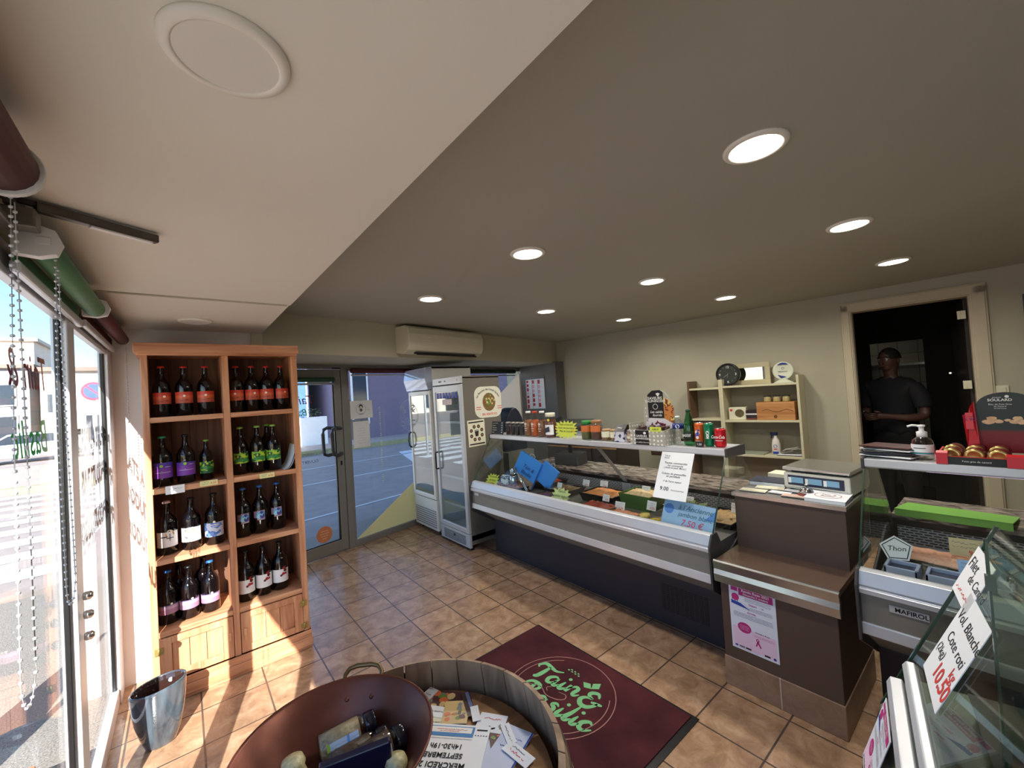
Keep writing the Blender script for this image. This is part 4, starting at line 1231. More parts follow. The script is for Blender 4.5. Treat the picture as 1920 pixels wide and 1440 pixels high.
for y in (.06, W2 - .06):
    for x in (.08, .5): b.lathe([(.02, 0), (.02, .08)], 8, 0, (x, y, 0))
b.obj('foot', M_black, t)
for z in (.75, 1.02, 1.3):
    b = B()
    for k in range(12): b.tube([(.05, .04 + k * .045, z), (.54, .04 + k * .045, z)], .002, 5)
    b.tube([(.05, .04, z), (.05, W2 - .04, z)], .003, 6)
    b.obj('wire_shelf', M_fr_in, t)

# ================================================================== DISPLAY CASES
M_perf = tile_mat('perforated_steel', .034, .013, .0042, ((24, 24, 28), (30, 30, 34)), (176, 176, 180), rough=.35, bump=.1, axes='YZX', offset=.5)
def marble(name):
    m = bpy.data.materials.new(name); m.use_nodes = True
    nt = m.node_tree; p = nt.nodes['Principled BSDF']; p.inputs['Roughness'].default_value = .2
    tc = nt.nodes.new('ShaderNodeTexCoord'); mp = nt.nodes.new('ShaderNodeMapping'); mp.inputs['Scale'].default_value = (6, 1.6, 6); mp.inputs['Rotation'].default_value = (0, 0, .5)
    nz = nt.nodes.new('ShaderNodeTexNoise'); nz.inputs['Scale'].default_value = 3; nz.inputs['Detail'].default_value = 9; nz.inputs['Distortion'].default_value = 2.5
    cr = nt.nodes.new('ShaderNodeValToRGB'); e = cr.color_ramp.elements
    e[0].position, e[0].color = .38, lin((64, 52, 54)); e[1].position, e[1].color = .62, lin((176, 160, 150))
    nt.links.new(tc.outputs['Object'], mp.inputs[0]); nt.links.new(mp.outputs[0], nz.inputs['Vector']); nt.links.new(nz.outputs[0], cr.inputs[0]); nt.links.new(cr.outputs[0], p.inputs['Base Color'])
    return m
M_marble = marble('brown_veined_marble')
M_deck = pm('steel_deck', (150, 146, 142), .35, .5, var=.05)
M_tube = pm('violet_tube_light', (244, 214, 255), .5, var=0, emit=(240, 205, 255), es=3)
def display_case(label, x0, y0, y1, strut=None, lit=False):
    """counter with slanted front glass; front looks towards -x, runs along y; x0 = rail front"""
    t = thing('display_case', label, 'display case', (x0, y0, 0))
    L = y1 - y0
    def pr(pts, a=0, c=None, m=0): return B().prism([(x - 2.18, z) for x, z in pts], a, L if c is None else c, 'y', m)
    pr([(2.445, 0), (3.3, 0), (3.3, .33), (2.445, .33)], .004, L - .004).obj('plinth', M_dark, t, bevel=.003)
    pr([(2.445, .33), (3.3, .33), (3.3, .58), (2.20, .58), (2.20, .50)], .004, L - .004).obj('undercut_panel', pm('light_coated_steel', (160, 156, 150), .4, .3, var=.02), t)
    pr([(2.185, .495), (2.20, .49), (2.23, .50), (2.23, .545), (2.19, .54)], .002, L - .002).obj('lower_rail', M_rail, t, bevel=.003)
    pr([(2.198, .54), (2.26, .54), (2.26, .67), (2.198, .67)], .004, L - .004).obj('front_panel', M_case, t)
    pr([(2.180, .665), (2.180, .685), (2.188, .690), (2.188, .697), (2.182, .70), (2.205, .752), (2.24, .758), (2.26, .70), (2.26, .665)], .002, L - .002).obj('upper_rail', M_rail, t, bevel=.002)
    B().box(2.26 - 2.18, 2.93 - 2.18, .03, L - .03, .58, .672).obj('deck', M_deck, t)
    gx = [(2.225, .75), (2.465, 1.168)]
    def gl(a, c): return B().prism([(gx[0][0] - 2.18, gx[0][1]), (gx[0][0] - 2.174, gx[0][1]), (gx[1][0] - 2.174, gx[1][1]), (gx[1][0] - 2.18, gx[1][1])], a, c, 'y')
    if strut:
        gl(.006, strut - .002).obj('front_glass', M_cglass, t); gl(strut + .002, L - .006).obj('front_glass', M_cglass, t)
    else:
        gl(.006, L - .006).obj('front_glass', M_cglass, t)
    side = [(2.235, .755), (2.46, 1.15), (2.66, 1.15), (2.96, .78), (2.96, .755)]
    for a, c in ((.006, .012), (L - .012, L - .006)):
        g = pr(side, a, c); g.obj('end_glass', M_cglass, t)
    for a in (.0, L - .006):
        e = B().obox(((2.225 + 2.465) / 2 - 2.18, a + .003, .96), (.241, 0, .418), (0, .006, 0), (-.004, 0, .003)); e.obj('glass_edge', M_gedge, t)
    pr([(2.45, 1.150), (2.458, 1.145), (2.70, 1.150), (2.70, 1.185), (2.45, 1.185)], .004, L - .004).obj('top_shelf', M_rail, t, bevel=.003)
    for a, c in ((-.006, .006), (L - .006, L + .006)):
        pr([(2.445, 1.14), (2.705, 1.125), (2.705, 1.19), (2.445, 1.19)], a, c).obj('shelf_end_cap', M_dgrey, t, bevel=.003)
        pr([(2.17, .47), (2.445, .30), (3.3, .30), (3.3, .64), (2.9, .78), (2.82, .78), (2.36, .60), (2.26, .76), (2.20, .76), (2.165, .70)], a, c).obj('end_cap', M_dgrey, t, bevel=.003)
    pr([(2.93, .60), (2.96, .60), (2.96, .765), (2.93, .765)], .03, L - .03).obj('perforated_panel', M_perf, t)
    pr([(2.935, .765), (2.97, .765), (2.97, .795), (2.935, .795)], .02, L - .02).obj('rear_trim', M_black, t)
    pr([(2.93, .797), (3.34, .797), (3.34, .825), (2.93, .825)], .01, L - .01).obj('marble_worktop', M_marble, t, bevel=.004)
    pr([(3.27, .33), (3.3, .33), (3.3, .797), (3.27, .797)], .02, L - .02).obj('rear_panel', M_case, t)
    for a in (strut,):
        if a:
            b = B().obox((2.75 - 2.18, a, .967), (.37 if a == strut else .34, 0, -.37 if a == strut else -.34), (0, .035, 0), (.006, 0, .006)); b.obj('support_bar', M_alu, t)
    if lit:
        B().tube([(2.478 - 2.18, .02, 1.147), (2.478 - 2.18, L * .86, 1.147)], .006, 8).obj('tube_light', M_tube, t)
    return t
case1 = display_case('long grey refrigerated display case with slanted glass, full of trays, by the fridges', 2.18, 1.085, 3.44, 1.07)
b = B()
def grille(b, y0, n, z0, z1):
    for k in range(n):
        y = y0 + k * .032
        z = z0
        while z < z1:
            b.box(-.002, .001, y, y + .024, z, z + .006); z += .0125
grille(b, .17, 10, .10, .27)
b.obj('vent_slots', M_black, case1, (2.445 - 2.18, 0, 0))
b = B().box(2.195 - 2.18, 2.198 - 2.18, 2.24, 2.31, .625, .65); b.obj('maker_plate', M_rail, case1)
b = B().box(2.925 - 2.18, 2.93 - 2.18, 1.02, 1.10, .675, .765); b.obj('sensor_plate', M_rail, case1)
case2 = display_case('right-hand display case with green glass edge, behind the glass panel with handwritten notes', 2.18, -1.0, .47, None, True)
b = B().box(-.003, 0, .0, .115, -.014, .014, 0)
b.obj('maker_plate', M_rail, case2, (2.196 - 2.18, 1.26, .628))
b = B(); b.text('MAFIROL', .024, (0, 0, 0), 0, (0, -1, 0), (0, 0, 1), 0, .02); b.obj('maker_lettering', M_black, case2, (2.192 - 2.18, 1.31, .62))

# ---- third case, close to the camera on the right
C3R = math.atan2(-.98, .19)
case3 = thing('display_case', 'glass display case nearest the camera at the right edge, with handwritten notes taped on it', 'display case', (1.6, .24, 0), C3R)
def p3(pts, a, c): return B().prism(pts, a, c, 'y')
M_c3b = pm('brown_grey_case_front', (120, 112, 100), .45, .1, var=.03)
p3([(-.19, .02), (.5, .02), (.5, .70), (.0, .70), (-.07, .60)], -.95, 0).obj('body', M_c3b, case3)
p3([(-.17, .0), (.45, .0), (.45, .02), (-.17, .02)], -.95, 0).obj('plinth', M_dark, case3)
p3([(-.045, .70), (-.055, .705), (-.045, .725), (-.02, .725), (-.01, .70)], -.95, -.06).obj('upper_rail', M_rail, case3, bevel=.003)
p3([(-.01, .745), (-.018, .75), (-.008, .765), (.01, .765), (.015, .745)], -.95, -.03).obj('upper_rail', M_rail, case3, bevel=.003)
g0, g1 = Vector((-.068, 0, .60)), Vector((.19, 0, 1.165))
b = B().prism([(-.068, .60), (-.063, .60), (.195, 1.165), (.19, 1.165)], -.95, -.002, 'y'); b.obj('front_glass', glass_mat('green_tinted_glass', (.80, .86, .80), 1.0), case3)
b = B().obox((g0 + g1) / 2 + Vector((.0, .0, 0)), (g1 - g0), (0, .009, 0), (-.006, 0, .003)); b.obj('glass_edge', M_gedge, case3)
b = B().obox(Vector((-.125, 0, .36)), (.13, 0, .5), (0, .012, 0), (-.012, 0, .003)); b.obj('end_panel_edge', pm('dark_olive_edge', (52, 52, 42), .3, var=.05), case3)
b = B().box(.0, .45, -.93, -.02, .70, .71); b.obj('deck', pm('grey_green_deck', (112, 118, 106), .35, var=.1), case3)
b = B().prism([(.44, .71), (.46, .71), (.46, .98), (.44, .98)], -.93, -.02, 'y'); b.obj('rear_panel', pm('grey_green_case_back', (96, 102, 90), .5, var=.05), case3)
# upright glass divider with its clamp
b = B().box(.0, .42, -.003, .003, .70, 1.22); b.obj('divider_glass', glass_mat('green_tinted_glass', (.80, .86, .80), 1.0), case3, (.115, -.378, 0))
b = B().box(-.004, .0, -.006, .006, .60, 1.235); b.obj('divider_edge', M_gedge, case3, (.115, -.378, 0))
for z in (1.135, .80):
    b = B().box(-.007, .007, -.007, .007, z, z + .03); b.obj('divider_clamp', pm('green_grey_clamp', (86, 96, 84), .4, .3, var=.05), case3, (.115, -.378, 0))
t = thing('food_tray', 'dark tray of wrapped food inside the nearest case, blurred at the bottom right', 'tray', (1.42, -.02, .712), C3R)
B().prism([(-.1, 0), (.1, 0), (.12, .04), (-.12, .04)], -.14, .14, 'y').obj('tray', M_black, t)
b = B(); rg = random.Random(4)
for k in range(6): b.ball((rg.uniform(-.07, .07), rg.uniform(-.1, .1), .05), .035, 0, 10, sz=.6)
b.obj('food', pm('olive_brown_food', (112, 104, 62), .5, var=.3, scale=30), t)
# notes on the slanted glass: up and right directions of the glass
gU = Vector((.19 * .415, -.98 * .415, .91)).normalized(); gR = Vector((-.98, -.19, 0)).normalized()
gN = gR.cross(gU)
def g3pt(s, q): return Vector((1.6, .24, .60)) + Vector((.19, -.98, 0)) * -.068 + gR * s + gU * q + gN * .005
def note2(b, w, h):
    text_at(b, 'Vol. Blanche', .040, (-w * .42, h * .22, .0008), 0, (1, 0, 0), (0, 1, 0), .2)
    text_at(b, 'Cote roti', .040, (-w * .34, -h * .02, .0008), 0, (1, 0, 0), (0, 1, 0), .2)
    text_at(b, '(2kg)', .034, (-w * .44, -h * .2, .0008), 0, (1, 0, 0), (0, 1, 0), .2)
    text_at(b, '10.50', .06, (-w * .1, -h * .38, .0008), 1, (1, 0, 0), (0, 1, 0), .1, .02)
    text_at(b, 'kg', .04, (w * .26, -h * .18, .0008), 1, (1, 0, 0), (0, 1, 0), .1, .01)
def note1(b, w, h):
    text_at(b, 'Filet', .045, (-w * .42, h * .1, .0008), 0, (1, 0, 0), (0, 1, 0), .2)
    text_at(b, 'de Canard', .036, (-w * .1, -h * .1, .0008), 0, (1, 0, 0), (0, 1, 0), .2)
    b.scrib(-w * .4, w * .3, -h * .35, .012, 1, .002)
n2 = sheet('handwritten_note', 'large handwritten white note with a red price, lower one on the near slanted glass', 'note', g3pt(.215, .345), gR, gU, .20, .235, note2, (M_ink, M_red_ink), group=None)
n1 = sheet('handwritten_note', 'upper handwritten white note on the near slanted glass, partly cut off', 'note', g3pt(.075, .485), gR, gU, .17, .135, note1, (M_ink, M_red_ink))

def rando(b, w, h):
    # pink run poster: 0 magenta 1 white 2 blue 3 grey 4 pink wash 5 black
    b.rect(-w * .46, w * .46, -h * .47, -h * .15, 4, .0004)
    b.rect(-w * .45, -w * .30, h * .405, h * .465, 0); b.rect(-w * .28, w * .45, h * .355, h * .465, 0)
    b.text('Rando Rose 2021', h * .055, (w * .085, h * .418, .0012), 1, bold=.02, sx=1.0)
    b.text('Dimanche 3 octobre', h * .042, (w * .085, h * .373, .0012), 1, bold=.02)
    b.disc(-w * .36, h * .31, w * .085, 0, ry=w * .085)
    b.add([(-w * .46, h * .2, .0008), (-w * .05, h * .165, .0008), (-w * .25, h * .235, .0008), (-w * .46, h * .25, .0008)], [(0, 1, 2, 3)], 2)
    for k in range(3): b.rect(-w * (.44 - .06 * k), -w * (.425 - .06 * k), h * .22, h * .285 , 2); 
    for i, y in enumerate((.325, .305, .285)): b.scrib(-w * .15, w * .4, h * y, h * .008, 3, w * .006)
    b.text('Départ', h * .04, (w * .02, h * .235, .0012), 0, bold=.02); b.text('14h', h * .03, (w * .22, h * .235, .0012), 5)
    for i, y in enumerate((.2, .18, .16)): b.scrib(-w * .1, w * .42, h * y, h * .008, 3, w * .006)
    b.text('Arrivée', h * .04, (-w * .02, h * .105, .0012), 0, bold=.02)
    for i, y in enumerate((.08, .06, .04, .02)): b.scrib(-w * .42, w * .42, h * y, h * .008, 3, w * .006)
    b.disc(-w * .2, -h * .14, w * .15, 0, ry=w * .12)
    for k in range(4): b.scrib(-w * .3, -w * .1, -h * (.11 + .02 * k), h * .006, 4, w * .006)
    b.text('Octobre Rose', h * .035, (w * .18, -h * .16, .0012), 5, shear=.3)
    for i, y in enumerate((-.2, -.22)): b.scrib(0, w * .42, h * y, h * .008, 0, w * .006)
    b.add([(w * .02, -h * .36, .001), (w * .05, -h * .36, .001), (w * .1, -h * .27, .001), (w * .07, -h * .27, .001)], [(0, 1, 2, 3)], 0)
    b.add([(w * .12, -h * .37, .001), (w * .15, -h * .36, .001), (w * .08, -h * .27, .001), (w * .05, -h * .28, .001)], [(0, 1, 2, 3)], 0)
    b.disc(w * .075, -h * .265, w * .035, 0, ry=w * .04, r0=w * .018, z=.0011)
    for x0, x1, m in ((-.43, -.37, 2), (-.34, -.22, 3), (-.2, -.08, 5), (.2, .32, 5)): b.rect(w * x0, w * x1, -h * .46, -h * .435, m, .001)
    b.disc(w * .41, -h * .45, w * .03, 2)
RM = (pm('magenta_ink', (186, 38, 122), .6, var=0), M_white_ink, M_blue_ink, M_grey_ink, pm('pale_pink_ink', (232, 200, 224), .7, var=.03), M_ink)
M_pos = pm('bluish_white_paper', (222, 226, 238), .7, var=.01)
sheet('event_poster', 'pink and white run poster taped to the brown counter front below the till ledge', 'poster', (2.1785, .895, .375), (0, -1, 0), UPZ, .215, .325, rando, RM, M_pos)
bu = Vector((.19 * .30, -.98 * .30, .95)).normalized()
sheet('event_poster', 'small tilted pink and white poster low on the nearest case, bottom right', 'poster', (1.405, .292, .585), (-.975, -.19, -.05), Vector((-.86, -.45, 1.3)) * -0 + bu, .165, .20, rando, RM, M_pos)

# ================================================================== TILL COUNTER (stepped block)
M_lam = pm('brown_laminate', (96, 76, 64), .22, var=.04, scale=5, coat=.3)
M_lamv = pm('brown_laminate_front', (84, 66, 58), .45, var=.03, scale=5)
t = thing('till_counter', 'stepped brown laminate counter with a steel edge, between the two display cases', 'counter', (2.18, .545, 0))
B().box(0, .56, 0, .50, .15, .545).obj('lower_body', M_lamv, t, bevel=.003)
b = B().box(-.004, .56, -.004, .504, .0, .15); b.obj('tiled_plinth', tile_mat('plinth_tiles', .26, .4, .003, ((128, 100, 80), (166, 136, 112)), (190, 176, 160), off=(.013, .02, 0), rough=.35, bump=.3, axes='YZX'), t, bevel=.004)
B().box(-.012, .57, -.010, .515, .615, .645).obj('ledge_top', M_lam, t, bevel=.003)
B().prism([(-.018, .648), (-.026, .642), (-.018, .60), (-.024, .575), (-.02, .535), (-.004, .535), (-.004, .648)], -.016, .52, 'y').obj('steel_edge', M_steel, t, bevel=.002)
b = B(); b.box(.255, .70, .0, .505, .62, .935); b.obj('upper_body', M_lamv, t, bevel=.003)
b = B(); b.add([(.255, -.002, .645), (.0, -.002, .645), (.255, -.002, .90)], [(0, 1, 2)])
B().box(.245, .70, -.005, .512, .932, .952).obj('worktop', pm('grey_speckled_worktop', (126, 122, 118), .4, var=.15, scale=60), t, bevel=.003)
B().box(.241, .247, -.006, .513, .932, .953).obj('steel_edge', M_steel, t)

# things on the till counter (top z=.952)
t = thing('shop_scale', 'white weighing scale with three small blue displays on the till counter', 'scale', (2.60, .70, .952), math.radians(-4))
B().prism([(.0, .03), (.02, .012), (.28, .012), (.30, .03), (.30, .105), (.0, .105)], -.15, .15, 'y').obj('body', pm('off_white_plastic', (214, 212, 200), .4, var=.01), t, bevel=.005)
B().box(-.006, .305, -.155, .155, .118, .136).obj('pan', M_steel, t, bevel=.006)
B().box(.03, .27, -.12, .12, .105, .118).obj('pan_support', M_black, t)
b = B().box(-.0025, .001, -.125, .13, .038, .092); b.obj('display_bezel', pm('navy_bezel', (28, 38, 66), .3, var=0), t, bevel=.002)
b = B()
for y0, y1 in ((.055, .115), (-.03, .03), (-.105, -.05)): b.box(-.0045, -.002, y0, y1, .052, .082)
b.obj('display', pm('lit_blue_display', (110, 150, 176), .2, var=.05, emit=(110, 160, 190), es=.25), t)
b = B()
for y in (-.043, .04, .120): b.box(-.0048, -.0022, y - .008, y + .006, .05, .08)
b.text('BALANCE', .012, (-.0035, -.02, .022), 1, (0, -1, 0), (0, 0, 1))
b.obj('panel_marks', (M_white_ink, M_ink), t)
b = B()
for y in (-.12, .12):
    for x in (.03, .27): b.lathe([(.014, 0), (.014, .014)], 8, 0, (x, y, 0))
b.obj('foot', M_black, t)
t = thing('counter_bell', 'chrome service bell on a red-brown base in front of the scale', 'bell', (2.535, .725, .952))
B().lathe([(.040, 0), (.042, .01), (.036, .018), (1e-5, .018)], 24).obj('base', pm('red_brown_wood', (118, 48, 30), .4, var=.1), t)
B().lathe([(.034, .02), (.033, .028), (.024, .042), (.012, .049), (1e-5, .051)], 24).obj('dome', M_chrome, t)
B().lathe([(.003, .05), (.003, .06), (.007, .061), (.007, .065), (1e-5, .066)], 10).obj('button', M_chrome, t)
def logo_print(b, w, h):
    b.disc(0, 0, w * .33, 0, ry=h * .3, r0=w * .31); b.text('Tain &', w * .14, (0, w * .02, .001), 0, shear=.2); b.text('Basilic', w * .14, (0, -w * .12, .001), 0, shear=.2)
M_brn_ink = pm('brown_red_ink', (150, 84, 70), .6, var=0)
t = sheet('leaflet_stack', 'thick stack of white order pads with a round print at the counter edge', 'leaflets', (2.52, .63, .975), (0, -1, 0), (1, 0, .06), .17, .15, logo_print, (M_brn_ink,))
B().box(-.083, .083, -.073, .073, -.019, -.002).box(-.08, .085, -.07, .075, -.012, -.008, 1).obj('pages', (M_paper, M_grey_ink), t)
def card_print(b, w, h):
    b.rect(-w * .46, w * .46, -h * .46, -h * .38, 0); b.scrib(-w * .3, w * .3, h * .1, h * .08, 0, .001); b.scrib(-w * .2, w * .2, -h * .1, h * .06, 0, .001)
cards = [((2.50, .97), .1, (.13, .07), 'white card pile with dark edges at the left front of the till counter'), ((2.52, .845), -.05, (.1, .06), 'small white card lying in the middle of the till counter front'), ((2.60, .92), .2, (.14, .08), 'cream business cards behind the front row on the till counter'), ((2.60, .80), -.1, (.09, .06), 'pale card tucked beside the service bell'), ((2.485, .765), .05, (.11, .06), 'pinkish card lying in front of the service bell')]
for k, ((x, y), a, (w, h), lb) in enumerate(cards):
    t = sheet('business_card', lb, 'card', (x, y, .9595 + .0004 * k), (math.sin(a), -math.cos(a), 0), (math.cos(a), math.sin(a), 0), w, h, card_print, (M_dgrey,), (M_cream, M_paper, M_cream, M_paper, pm('pinkish_card', (222, 190, 176), .7, var=.03))[k], group='cards on the till counter')
    B().box(-w / 2, w / 2, -h / 2, h / 2, -.007, -.002).obj('pile', M_dgrey, t)
t = thing('order_book', 'dark blue order book lying at the back left of the till counter', 'book', (2.72, .968, .953), .05)
B().box(-.07, .07, -.10, .08, 0, .022).obj('pages', M_paper, t); B().box(-.074, .074, -.104, .084, .022, .028).obj('cover', pm('navy_cover', (36, 44, 66), .4, var=.05), t, bevel=.002)
t = thing('paper_stack', 'stack of cream paper behind the dark order book', 'paper', (2.87, .90, .953), -.05)
B().box(-.06, .06, -.05, .10, 0, .045).obj('sheets', M_cream, t)

# ================================================================== ON TOP OF THE LONG CASE
TZ = 1.1855
def mat_t(n, c, r=.4, v=.05): return pm(n, c, r, var=v)
M_jglass = glass_mat('jar_glass', (.9, .92, .9), 1.2)
def jar(label, name, x, y, r, h, content, lidm, lid_h=.014, labm=None, lz=(.25, .7), neck=False, group=None, art=None, cat='jar', fill=.85):
    t = thing(name, label, cat, (x, y, TZ), group=group)
    hb = h - lid_h
    if neck:
        pr = [(1e-5, .001), (r * .9, .001), (r, .006), (r, hb * .52), (r * .88, hb * .66), (r * .55, hb * .82), (r * .5, hb)]
    else:
        pr = [(1e-5, .001), (r * .92, .001), (r, .005), (r, hb * .86), (r * .86, hb * .95), (r * .84, hb)]
    B().lathe(pr, 20).obj('glass', M_jglass, t)
    n_in = int(len(pr) * 1)
    top = hb * fill
    ipr = [(1e-5, .003)] + [(max(1e-5, q[0] - .0025), max(.004, q[1])) for q in pr[1:] if q[1] < top] 
    ipr += [(ipr[-1][0] * (.8 if neck else 1), top), (1e-5, top)]
    B().lathe(ipr, 18).obj('contents', content, t)
    B().lathe([(pr[-1][0] + .002, hb - .004), (pr[-1][0] + .003, h - .002), (pr[-1][0], h), (1e-5, h)], 18).obj('lid', lidm, t)
    if labm:
        B().lathe([(r + .0008, h * lz[0]), (r + .0008, h * lz[1])], 18, a0=PI - 1.3, a1=PI + 1.3).obj('label_band', labm, t)
    return t
M_dklab = mat_t('black_jar_label', (34, 28, 34)); M_silver = pm('silver_lid', (170, 162, 156), .3, .8, var=.05)
M_cont = [mat_t('dark_tapenade', (62, 30, 34)), mat_t('dark_olive_paste', (48, 44, 30)), mat_t('black_paste', (30, 28, 34)), mat_t('wine_paste', (84, 32, 44))]
for k, (y, r, c, w) in enumerate(((3.215, .028, 3, 'dark red'), (3.14, .026, 0, 'brownish red'), (3.07, .028, 1, 'dark olive'), (3.0, .029, 2, 'black'))):
    jar('small %s jar with silver lid, %s of the four beside the black price board' % (w, ('leftmost', 'second', 'third', 'rightmost')[k]), 'preserve_jar', 2.53, y, r, .128, M_cont[c], M_silver, labm=M_dklab, group='small dark jars at the left end of the long case')
M_j1, M_j2 = mat_t('amber_juice', (150, 92, 54)), mat_t('orange_soup', (204, 92, 36))
M_j3 = mat_t('brown_juice', (132, 84, 58))
for k, (y, c, w) in enumerate(((2.905, M_j1, 'amber brown'), (2.812, M_j2, 'bright orange'), (2.717, M_j3, 'dull brown'))):
    t = jar('tall clear bottle of %s juice on the long case, %s of three' % (w, ('left', 'middle', 'right')[k]), 'juice_bottle', 2.53, y, .042, .232, c, M_white if k != 1 else mat_t('orange_lid', (206, 70, 40)), labm=None, neck=True, group='tall juice bottles on the long case', cat='bottle', fill=.7)
    b = B()
    for j, (a, c2) in enumerate(((-.35, .35), (-.5, .5), (-.3, .3))):
        onrect(b, .0428, a - PI / 2, c2 - PI / 2, .05 + .02 * j, .056 + .02 * j, 0)
    onr(b, .0428, -PI / 2, .115, .012, 0, sx=1.4)
    b.obj('white_print', mat_t('faded_white_print', (226, 214, 200)), t)
t = jar('white-capped bottle of dark honey with a white and navy label', 'honey_bottle', 2.53, 2.61, .049, .215, mat_t('dark_honey', (96, 46, 26)), M_cream, .03, M_paper, (.12, .52), cat='bottle')
b = B(); b.add([(-.0502, .04 * 0 + y, z) for y, z in ((.03, .04), (.03, .08), (-.03, .1), (-.035, .055))], [(0, 1, 2, 3)]); onr(b, .0500, -PI / 2 + .4, .155, .012, 1); b.obj('label_art', (mat_t('navy_band', (34, 36, 58)), mat_t('yellow_spot', (226, 206, 60))), t)
t = thing('pasta_bag', 'small clear bag of pasta with a black and white top, behind the yellow star card', 'bag', (2.56, 2.53, TZ))
b = B(); rg = random.Random(6)
for k in range(34):
    a = rg.uniform(0, 6.28); c = Vector((rg.uniform(-.022, .022), rg.uniform(-.03, .03), rg.uniform(.012, .115)))
    d = Vector((math.cos(a), math.sin(a), rg.uniform(-.8, .8))).normalized() * .016
    b.tube([c - d, c + d], .006, 5)
b.obj('pasta', mat_t('pasta_yellow', (206, 168, 96), v=.15), t)
B().lathe([(.034, 0), (.040, .03), (.042, .08), (.034, .12), (.012, .135), (.02, .15)], 14).obj('clear_bag', M_jglass, t)
b = B().obox((0, 0, .158), (.012, 0, 0), (0, .07, -.02), (0, .008, .03)); b.obj('card_top', M_ink, t)
def star_draw(lines, sz, reds=()):
    def f(b, w, h):
        for i, s in enumerate(lines): b.text(s, sz, (0, h * .22 - i * sz * 1.15, .0012), 0, shear=.25)
        for s, x, y, q in reds: b.text(s, q, (x * w, y * h, .0012), 1, bold=.015)
    return f
def star_card(label, loc, right, up, w, h, mat, draw, mats, n=16, seed=1, inner=.72, name='star_price_card'):
    t = thing(name, label, 'price card', loc, right=right, up=up)
    rg = random.Random(seed); pts = []
    for i in range(2 * n):
        a = PI * i / n; k = (1 if i % 2 == 0 else inner) * rg.uniform(.94, 1.02)
        c, s = math.cos(a), math.sin(a)
        q = max(abs(c), abs(s)) ** .55
        pts.append((w / 2 * k * c / q, h / 2 * k * s / q))
    B().prism(pts, -.0015, 0, 'z').obj('card', mat, t)
    q = B(); draw(q, w, h); q.obj('handwriting', list(mats), t)
    return t
M_star = pm('fluorescent_yellow_card', (214, 224, 84), .6, var=.02)
M_starp = pm('pale_yellow_green_card', (206, 216, 150), .6, var=.02)
M_hand = pm('dark_green_marker', (44, 64, 44), .6, var=0)
star_card('large fluorescent yellow star card with handwriting, standing on the long case', (2.475, 2.375, TZ + .078), (.0, -1, 0), (.12, 0, 1), .27, .158, M_star, star_draw(('Huile d\'olive bio', 'Huile de tournesol', 'Miel de lavande'), .024, (('1L', .3, -.12, .03),)), (M_hand, pm('orange_marker', (226, 140, 40), .6, var=0)), 18, 2)
star_card('fluorescent yellow star card inside the left end of the long case', (2.335, 3.28, .75), (.1, -1, 0), (.55, 0, 1), .19, .16, M_star, star_draw(('Saucisses', 'de veau', 'maison'), .03, (('12', .05, -.3, .05),)), (M_hand, pm('orange_marker', (226, 140, 40), .6, var=0)), 15, 3)
star_card('pale green-yellow star card in the middle of the long case', (2.325, 2.34, .745), (0, -1, 0), (.5, 0, 1), .22, .15, M_starp, star_draw(('Farcis', 'et petits legumes'), .034), (M_hand, M_red_ink), 13, 4)
star_card('pale yellow star card behind the blue handwritten card in the long case', (2.42, 1.345, .79), (0, -1, 0), (.55, 0, 1), .33, .17, M_starp, star_draw(('Formule', ''), .045), (M_ink, M_red_ink), 15, 5)
M_clear = glass_mat('clear_plastic', (.92, .94, .93), 1.3)
def menu(b, w, h):
    for k in range(5):
        text_at(b, ('Jus de fruits', 'Soupes', 'Tapenade', 'Confiture', 'Miel')[k], .016, (-w * .44, h * (.34 - .18 * k), .0012), 0, (1, 0, 0), (0, 1, 0), .2)
        b.text(('3€', '4€', '5€', '6€', '8€')[k], .017, (w * .36, h * (.34 - .18 * k), .0012), 0, bold=.01)
sheet('price_board', 'black handwritten price board at the left end of the long case top', 'price board', (2.50, 3.355, TZ + .066), (.1, -1, 0), (.15, 0, 1), .175, .13, menu, (M_white_ink,), mat_t('blackboard', (24, 26, 32)))
jar('tall pickle jar with a green lid on the long case', 'pickle_jar', 2.54, 2.205, .046, .150, mat_t('green_pickles', (92, 96, 40), v=.3), mat_t('bright_green_lid', (44, 138, 58)), .024, mat_t('orange_pickle_label', (206, 110, 50)), (.42, .75))
jar('tall pickle jar with a brown lid beside the green-lidded one', 'pickle_jar', 2.54, 2.105, .048, .155, mat_t('brown_pickles', (92, 54, 34), v=.3), mat_t('brown_lid', (150, 108, 74)), .022, mat_t('orange_pickle_label', (206, 110, 50)), (.42, .75))
jar('short jar with cream label, left one of the pair beside the pickle jars', 'preserve_jar', 2.54, 2.01, .038, .088, mat_t('pale_terrine', (150, 110, 70)), mat_t('tan_lid', (176, 140, 100)), .012, M_cream, (.3, .82), group='short cream-label jars on the long case')
jar('short jar with cream label, right one of the pair beside the dark box', 'preserve_jar', 2.54, 1.935, .033, .086, mat_t('pale_terrine', (150, 110, 70)), mat_t('tan_lid', (176, 140, 100)), .012, M_cream, (.3, .82), group='short cream-label jars on the long case')
jar('tiny pinkish jar squeezed between the dark box and the dotted display', 'preserve_jar', 2.52, 1.782, .022, .09, mat_t('pink_rillettes', (196, 150, 120)), M_silver, .012, M_cream, (.3, .5))
t = thing('patterned_box', 'small blue and white patterned box with a black sloping lid, on the long case', 'box', (2.53, 1.862, TZ), .1)
B().prism([(-.04, 0), (.04, 0), (.04, .075), (-.04, .075)], -.04, .04, 'y').obj('box_body', label_mat('blue_white_print', 'patch', (206, 206, 214), (60, 66, 130), (34, 30, 50)), t, bevel=.002)
B().prism([(-.041, .075), (.041, .075), (.041, .122), (.02, .124)], -.041, .041, 'y').obj('lid', M_black, t, bevel=.002)
